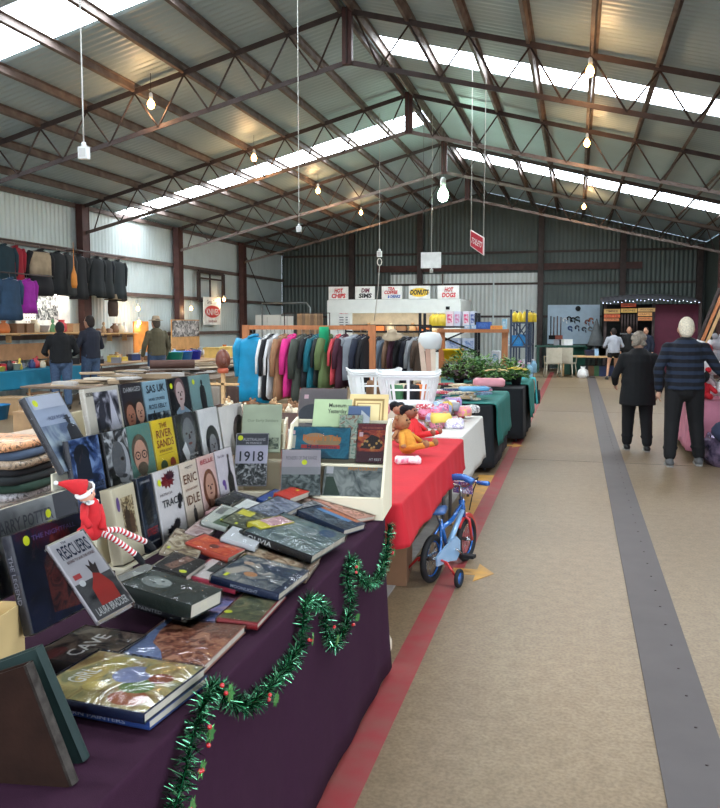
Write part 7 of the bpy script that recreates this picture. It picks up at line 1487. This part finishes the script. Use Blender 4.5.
m_fl = mat('tiny_lit_bulb', (210, 220, 255), .4, emit=6, var=.01)
for k in range(26): mb = MB(); x = w_ * (k + .5) / 26 - .1; mb.ell((x, -.03, .0 + .1 * math.sin(PI * x / w_) - .02 * (k % 3)), .010, m_fl, 6, 5); part(mb, 'tiny_bulb', fl_)
for i, (p0, p1, y0_, y1_, c, tx) in enumerate(((604, 620, 309, 313.5, (190, 150, 90), 'TIMBER'), (604, 620, 314.5, 317.5, (196, 90, 50), 'GIFTS'), (604, 619, 318.5, 321, (180, 110, 70), 'OAK'), (621, 636, 303.5, 307, (206, 90, 56), 'HAND MADE'), (621, 637, 308.5, 312.5, (196, 156, 80), 'SIGNS'), (638, 655, 308, 311.5, (190, 150, 96), 'WOODEN'), (638, 652, 312.5, 316, (206, 150, 90), 'CRAFTS'), (638, 652, 317, 320.5, (190, 120, 70), 'PLAQUES'))):
    a2, b2 = aty(p0, y0_, YS - .2), aty(p1, y1_, YS - .2); t = thing('timber_sign', '%s timber sign hanging in the far stall, %s' % (('tan', 'red orange', 'brown', 'orange red', 'yellow tan', 'long tan', 'pale orange', 'rust brown')[i], ('top left', 'middle left', 'bottom left', 'topmost centre', 'lower centre', 'top right', 'middle right', 'bottom right')[i]), 'sign', (a2.x, YS - .2, b2.z)); w2, h2 = b2.x - a2.x, a2.z - b2.z
    mb = MB(); mb.box((w2 / 2, 0, h2 / 2), (w2, .03, h2), col(c, .7)); part(mb, 'sign_plank', t); mb = MB(); mb.T = Matrix.Translation((0, -.018, 0)) @ TF; put_text(mb, tx, .12 * w2, .25 * h2, .76 * w2, .5 * h2, C(70, 40, 30)); part(mb, 'sign_lettering', t)
for i in range(6):
    px = 622 + i * 3; p = aty(px, 322, YS - .1); mb = MB(); mb.tube([(0, 0, 0), (0, 0, -.6)], .03, m_steel_d, 6); mb.tube([(-.05, 0, -.62), (.05, 0, -.62)], .03, C(120, 120, 124), 6); o = mb.build('hanging_trinket'); o.location = (p.x, YS - .1, p.z + .25); tag(o, 'slim dark trinket hanging in a row in the middle of the far stall', 'trinket', 'trinkets hanging in the far stall')

# ---------------------------------------------------------------- right edge: heap of toys and clothes, leaning planks
tR = table('trestle table of soft toys at the right edge beyond the striped jumper', 1.42, 2.3, 10.75, 13.0, .72)
cloth('tablecloth', 'pink cloth over the table at the right edge', 1.38, 2.34, 10.7, 13.05, .725, .1, mat('pink_cloth', (206, 130, 150), .85, var=.15, scale=4), seed=33, wave=.03)
def soft(label, P, s, m, m2, rz=0, m3=None):
    t = thing('plush_toy', label, 'plush toy', P, rz); mb = MB(); mb.ell((0, 0, .11 * s), (.12 * s, .11 * s, .13 * s), m, 12, 9); part(mb, 'body', t); mb = MB(); mb.ell((0, -.02 * s, .3 * s), (.1 * s, .1 * s, .095 * s), m2, 12, 9); part(mb, 'head', t)
    for q in (-1, 1): mb = MB(); mb.ell((q * .08 * s, 0, .39 * s), .04 * s, m3 or m2, 8, 6); part(mb, 'ear', t); mb = MB(); capsule(mb, (q * .09 * s, -.02 * s, .17 * s), (q * .17 * s, -.08 * s, .1 * s), .035 * s, .03 * s, m); part(mb, 'arm', t); mb = MB(); capsule(mb, (q * .06 * s, -.05 * s, .05 * s), (q * .09 * s, -.18 * s, .04 * s), .045 * s, .04 * s, m3 or m); part(mb, 'leg', t); mb = MB(); mb.ell((q * .035 * s, -.11 * s, .32 * s), .013 * s, m_black, 6, 5); part(mb, 'eye', t)
    mb = MB(); mb.ell((0, -.115 * s, .28 * s), .018 * s, m_black, 6, 5); part(mb, 'nose', t)
RDm, WHm, GYm = clo((196, 30, 44)), clo((222, 220, 220)), clo((160, 156, 160))
for i, (x, y, z_, s_, a_, b_, c_, lb) in enumerate(((1.5, 10.9, .73, .9, RDm, m_blk, RDm, 'red and black plush toy at the front of the right edge table'), (1.53, 11.05, 1.02, 1.0, WHm, RDm, WHm, 'red headed white plush toy on top of the heap at the right edge'), (1.8, 10.95, .73, 1.1, WHm, WHm, None, 'white plush bear on the right edge table'), (1.72, 11.2, 1.1, 1.0, GYm, GYm, None, 'grey plush bear high in the heap at the right edge'), (1.55, 11.45, .73, 1.3, WHm, m_brownp, WHm, 'white and brown plush toy behind the red ones at the right edge'), (1.62, 11.95, .73, 1.6, GYm, WHm, None, 'large grey and white plush toy farther along the right edge table'))):
    soft(lb, (x, y, z_), s_, a_, b_, .3 * i, c_)
m_foil = mat('silver_purple_wrap', (150, 130, 160), .2, .5, rgb2=(60, 56, 80), scale=14, bump=.9, bscale=12); m_pinkw = mat('pink_cellophane', (226, 150, 170), .2, .1, bump=.8, bscale=10, rgb2=(240, 210, 216), scale=6)
packet('crinkled silver and purple wrapped bag on the floor at the right edge', (1.74, 10.4, .003), .5, .52, .42, .36, m_foil, 'wrapped_bag', 'bag', tilt=.1)
packet('pink cellophane bundle on the table at the right edge', (1.98, 11.2, .73), .2, .3, .3, .5, m_pinkw, 'wrapped_bundle', 'bundle')
packet('dark blue folded cloth bag at the right edge above the silver one', (1.72, 10.2, .37), .9, .7, .25, .16, clo((34, 40, 62)), 'cloth_bag', 'bag', tilt=.7)
for i, (p0, y0_, p1, y1_, c) in enumerate(((697, 345, 719, 290, m_steel_d), (702, 343, 722, 296, m_pine), (706, 346, 726, 300, m_pine2))):
    a2, b2 = aty(p0, y0_, 15.0 + .1 * i), aty(p1, y1_, 15.2 + .1 * i); d_ = (b2 - a2).normalized(); base = a2 - d_ * (a2.z / d_.z); mb = MB(); mb.bar((0, 0, 0), b2 - base, .05 if i else .04, .03, c, (0, 1, 0)); o = mb.build('leaning_plank'); o.location = base + V((0, 0, .03)); tag(o, '%s plank leaning at the right edge beyond the soft toys' % ('dark', 'orange pine', 'pale pine')[i], 'plank')
t = thing('easel_rack', 'slanted timber rack behind the leaning planks at the right edge', 'rack', (3.0, 15.6, 0)); mb = MB(); mb.bar((-.9, 0, 0.03), (.5, 0, 2.4), .1, .1, m_steel_d, (0, 1, 0)); part(mb, 'slanted_post', t); mb = MB(); mb.bar((.5, 0, 2.4), (.5, 0, 0.03), .1, .1, m_steel_d, (0, 1, 0)); part(mb, 'upright_post', t)

# ---------------------------------------------------------------- lamps and things hanging from the roof
for i, (px, py, s_, Y) in enumerate(((151, 103, -1, 12.4), (254, 157, -1, 16.9), (318, 190, -1, 21.6), (361, 212, -1, 26.3), (590, 70, 1, 12.0), (587, 142, 1, 16.8), (584, 206, 1, 26.0))):
    p = aty(px, py, Y); d_ = max(.05, roofz(p.x, .1) - p.z - .12)
    bulb('warm bare bulb under the %s roof slope, %s' % ('left' if s_ < 0 else 'right', (('nearest of four', 'second of four', 'third of four', 'farthest of four') if s_ < 0 else ('', '', '', ''))[i] if i < 4 else ('nearest of three', 'middle of three', 'farthest of three')[i - 4]), tuple(p), 20, (1, .6, .3), d_, .06)
m_green = mat('lit_mercury_lamp', (190, 255, 205), .4, emit=30, var=.01)
p = aty(443, 193, 19.5); bulb('large greenish white lamp hanging under the ridge', tuple(p), 90, (.75, 1, .82), max(.05, roofz(p.x, .05) - p.z - .5), .13, em=m_green)
def socket(label, px, py, Y, s=1.0, sag=0):
    p = aty(px, py, Y); t = thing('hanging_socket', label, 'socket', tuple(p)); H = roofz(p.x, .05) - p.z
    mb = MB(); mb.box((0, 0, 0), (.07 * s, .045 * s, .085 * s), m_wpl); mb.box((0, -.024 * s, 0), (.05 * s, .004, .06 * s), C(190, 190, 186)); part(mb, 'socket_box', t); mb = MB(); mb.lathe([(.022 * s, .04 * s), (.014 * s, .075 * s), (.001, .075 * s)], (0, 0, 0), m_wpl, 10); part(mb, 'cord_grip', t)
    mb = MB(); n = 12; mb.tube([(.03 * sag * math.sin(PI * k / n), 0, .07 * s + (H - .07 * s) * k / n) for k in range(n + 1)], .0055 if s < 1.2 else .006, C(196, 196, 190), 6); part(mb, 'cord', t)
socket('white power socket hanging on a cord at upper left', 84, 153, 5.6, 1.05); socket('small white power socket hanging on a cord left of centre', 299, 229, 10.6, .9); socket('white coiled plug hanging on a thin cord before the food kiosk', 379.5, 254, 18, 1.5); socket('tiny white plug hanging under the blank white sign', 431.5, 271, 19, 1.0)
p = aty(379.5, 262, 18); t = thing('hanging_rope', 'thin rope hanging below the coiled plug to the kiosk', 'rope', tuple(p)); mb = MB(); mb.tube([(0, 0, -.06), (-.03, 0, -.6), (-.12, 0, -1.3)], .009, C(180, 176, 168), 6); part(mb, 'strand', t); mb = MB(); mb.tube([(.05 * math.cos(k), 0, .0 + .08 * math.sin(k)) for k in [i_ * .7 for i_ in range(10)]], .012, C(200, 198, 190), 6); part(mb, 'coil', t)
a, b = aty(421, 252.5, 18.6), aty(441, 268, 18.6); t = thing('hanging_sign', 'blank white sign hanging on cords below the ridge', 'sign', ((a.x + b.x) / 2, 18.6, (a.z + b.z) / 2)); w_, h_ = b.x - a.x, a.z - b.z; mb = MB(); mb.box((0, 0, 0), (w_, .02, h_), C(226, 230, 228)); part(mb, 'board', t)
for q in (-.4, .4): mb = MB(); mb.tube([(q * w_, 0, h_ / 2), (q * w_, 0, roofz(t.location.x) - t.location.z)], .004, m_steel_d, 5); part(mb, 'cord', t)
a, b = aty(470, 229, 14), aty(484.5, 256, 14); cx_ = (a.x + b.x) / 2; t = thing('hanging_sign', 'red sign with white lettering hung askew on two cords', 'sign', (cx_, 14, (a.z + b.z) / 2), math.radians(-38)); w_ = (b.x - a.x) / math.cos(math.radians(38)); h_ = a.z - b.z
mb = MB(); mb.T = TF; pl = [(-w_ / 2, h_ / 2), (-w_ / 2, -h_ * .1), (w_ * .5, -h_ / 2), (w_ * .5, h_ * .15)]; mb.prism(pl[::1], -.01, .01, C(226, 214, 210)); o = part(mb, 'board', t); mb = MB(); mb.T = Matrix.Translation((0, -.012, 0)) @ TF; mb.prism([(x * .9, y * .9) for x, y in pl], 0, .003, C(190, 44, 60)); part(mb, 'red_face', t)
mb = MB(); mb.T = Matrix.Translation((0, -.018, 0)) @ TF @ Matrix.Rotation(math.radians(-24), 4, 'Z'); put_text(mb, 'TOILETS', -w_ * .42, -h_ * .1, w_ * .84, h_ * .2, C(240, 236, 232)); part(mb, 'sign_lettering', t)
for q, yy in ((-.46, h_ * .46), (.46, h_ * .15)): mb = MB(); mb.tube([(q * w_, 0, yy), (q * w_ * 1.1, 0, roofz(cx_) - t.location.z)], .007, C(190, 190, 184), 5); part(mb, 'cord', t)
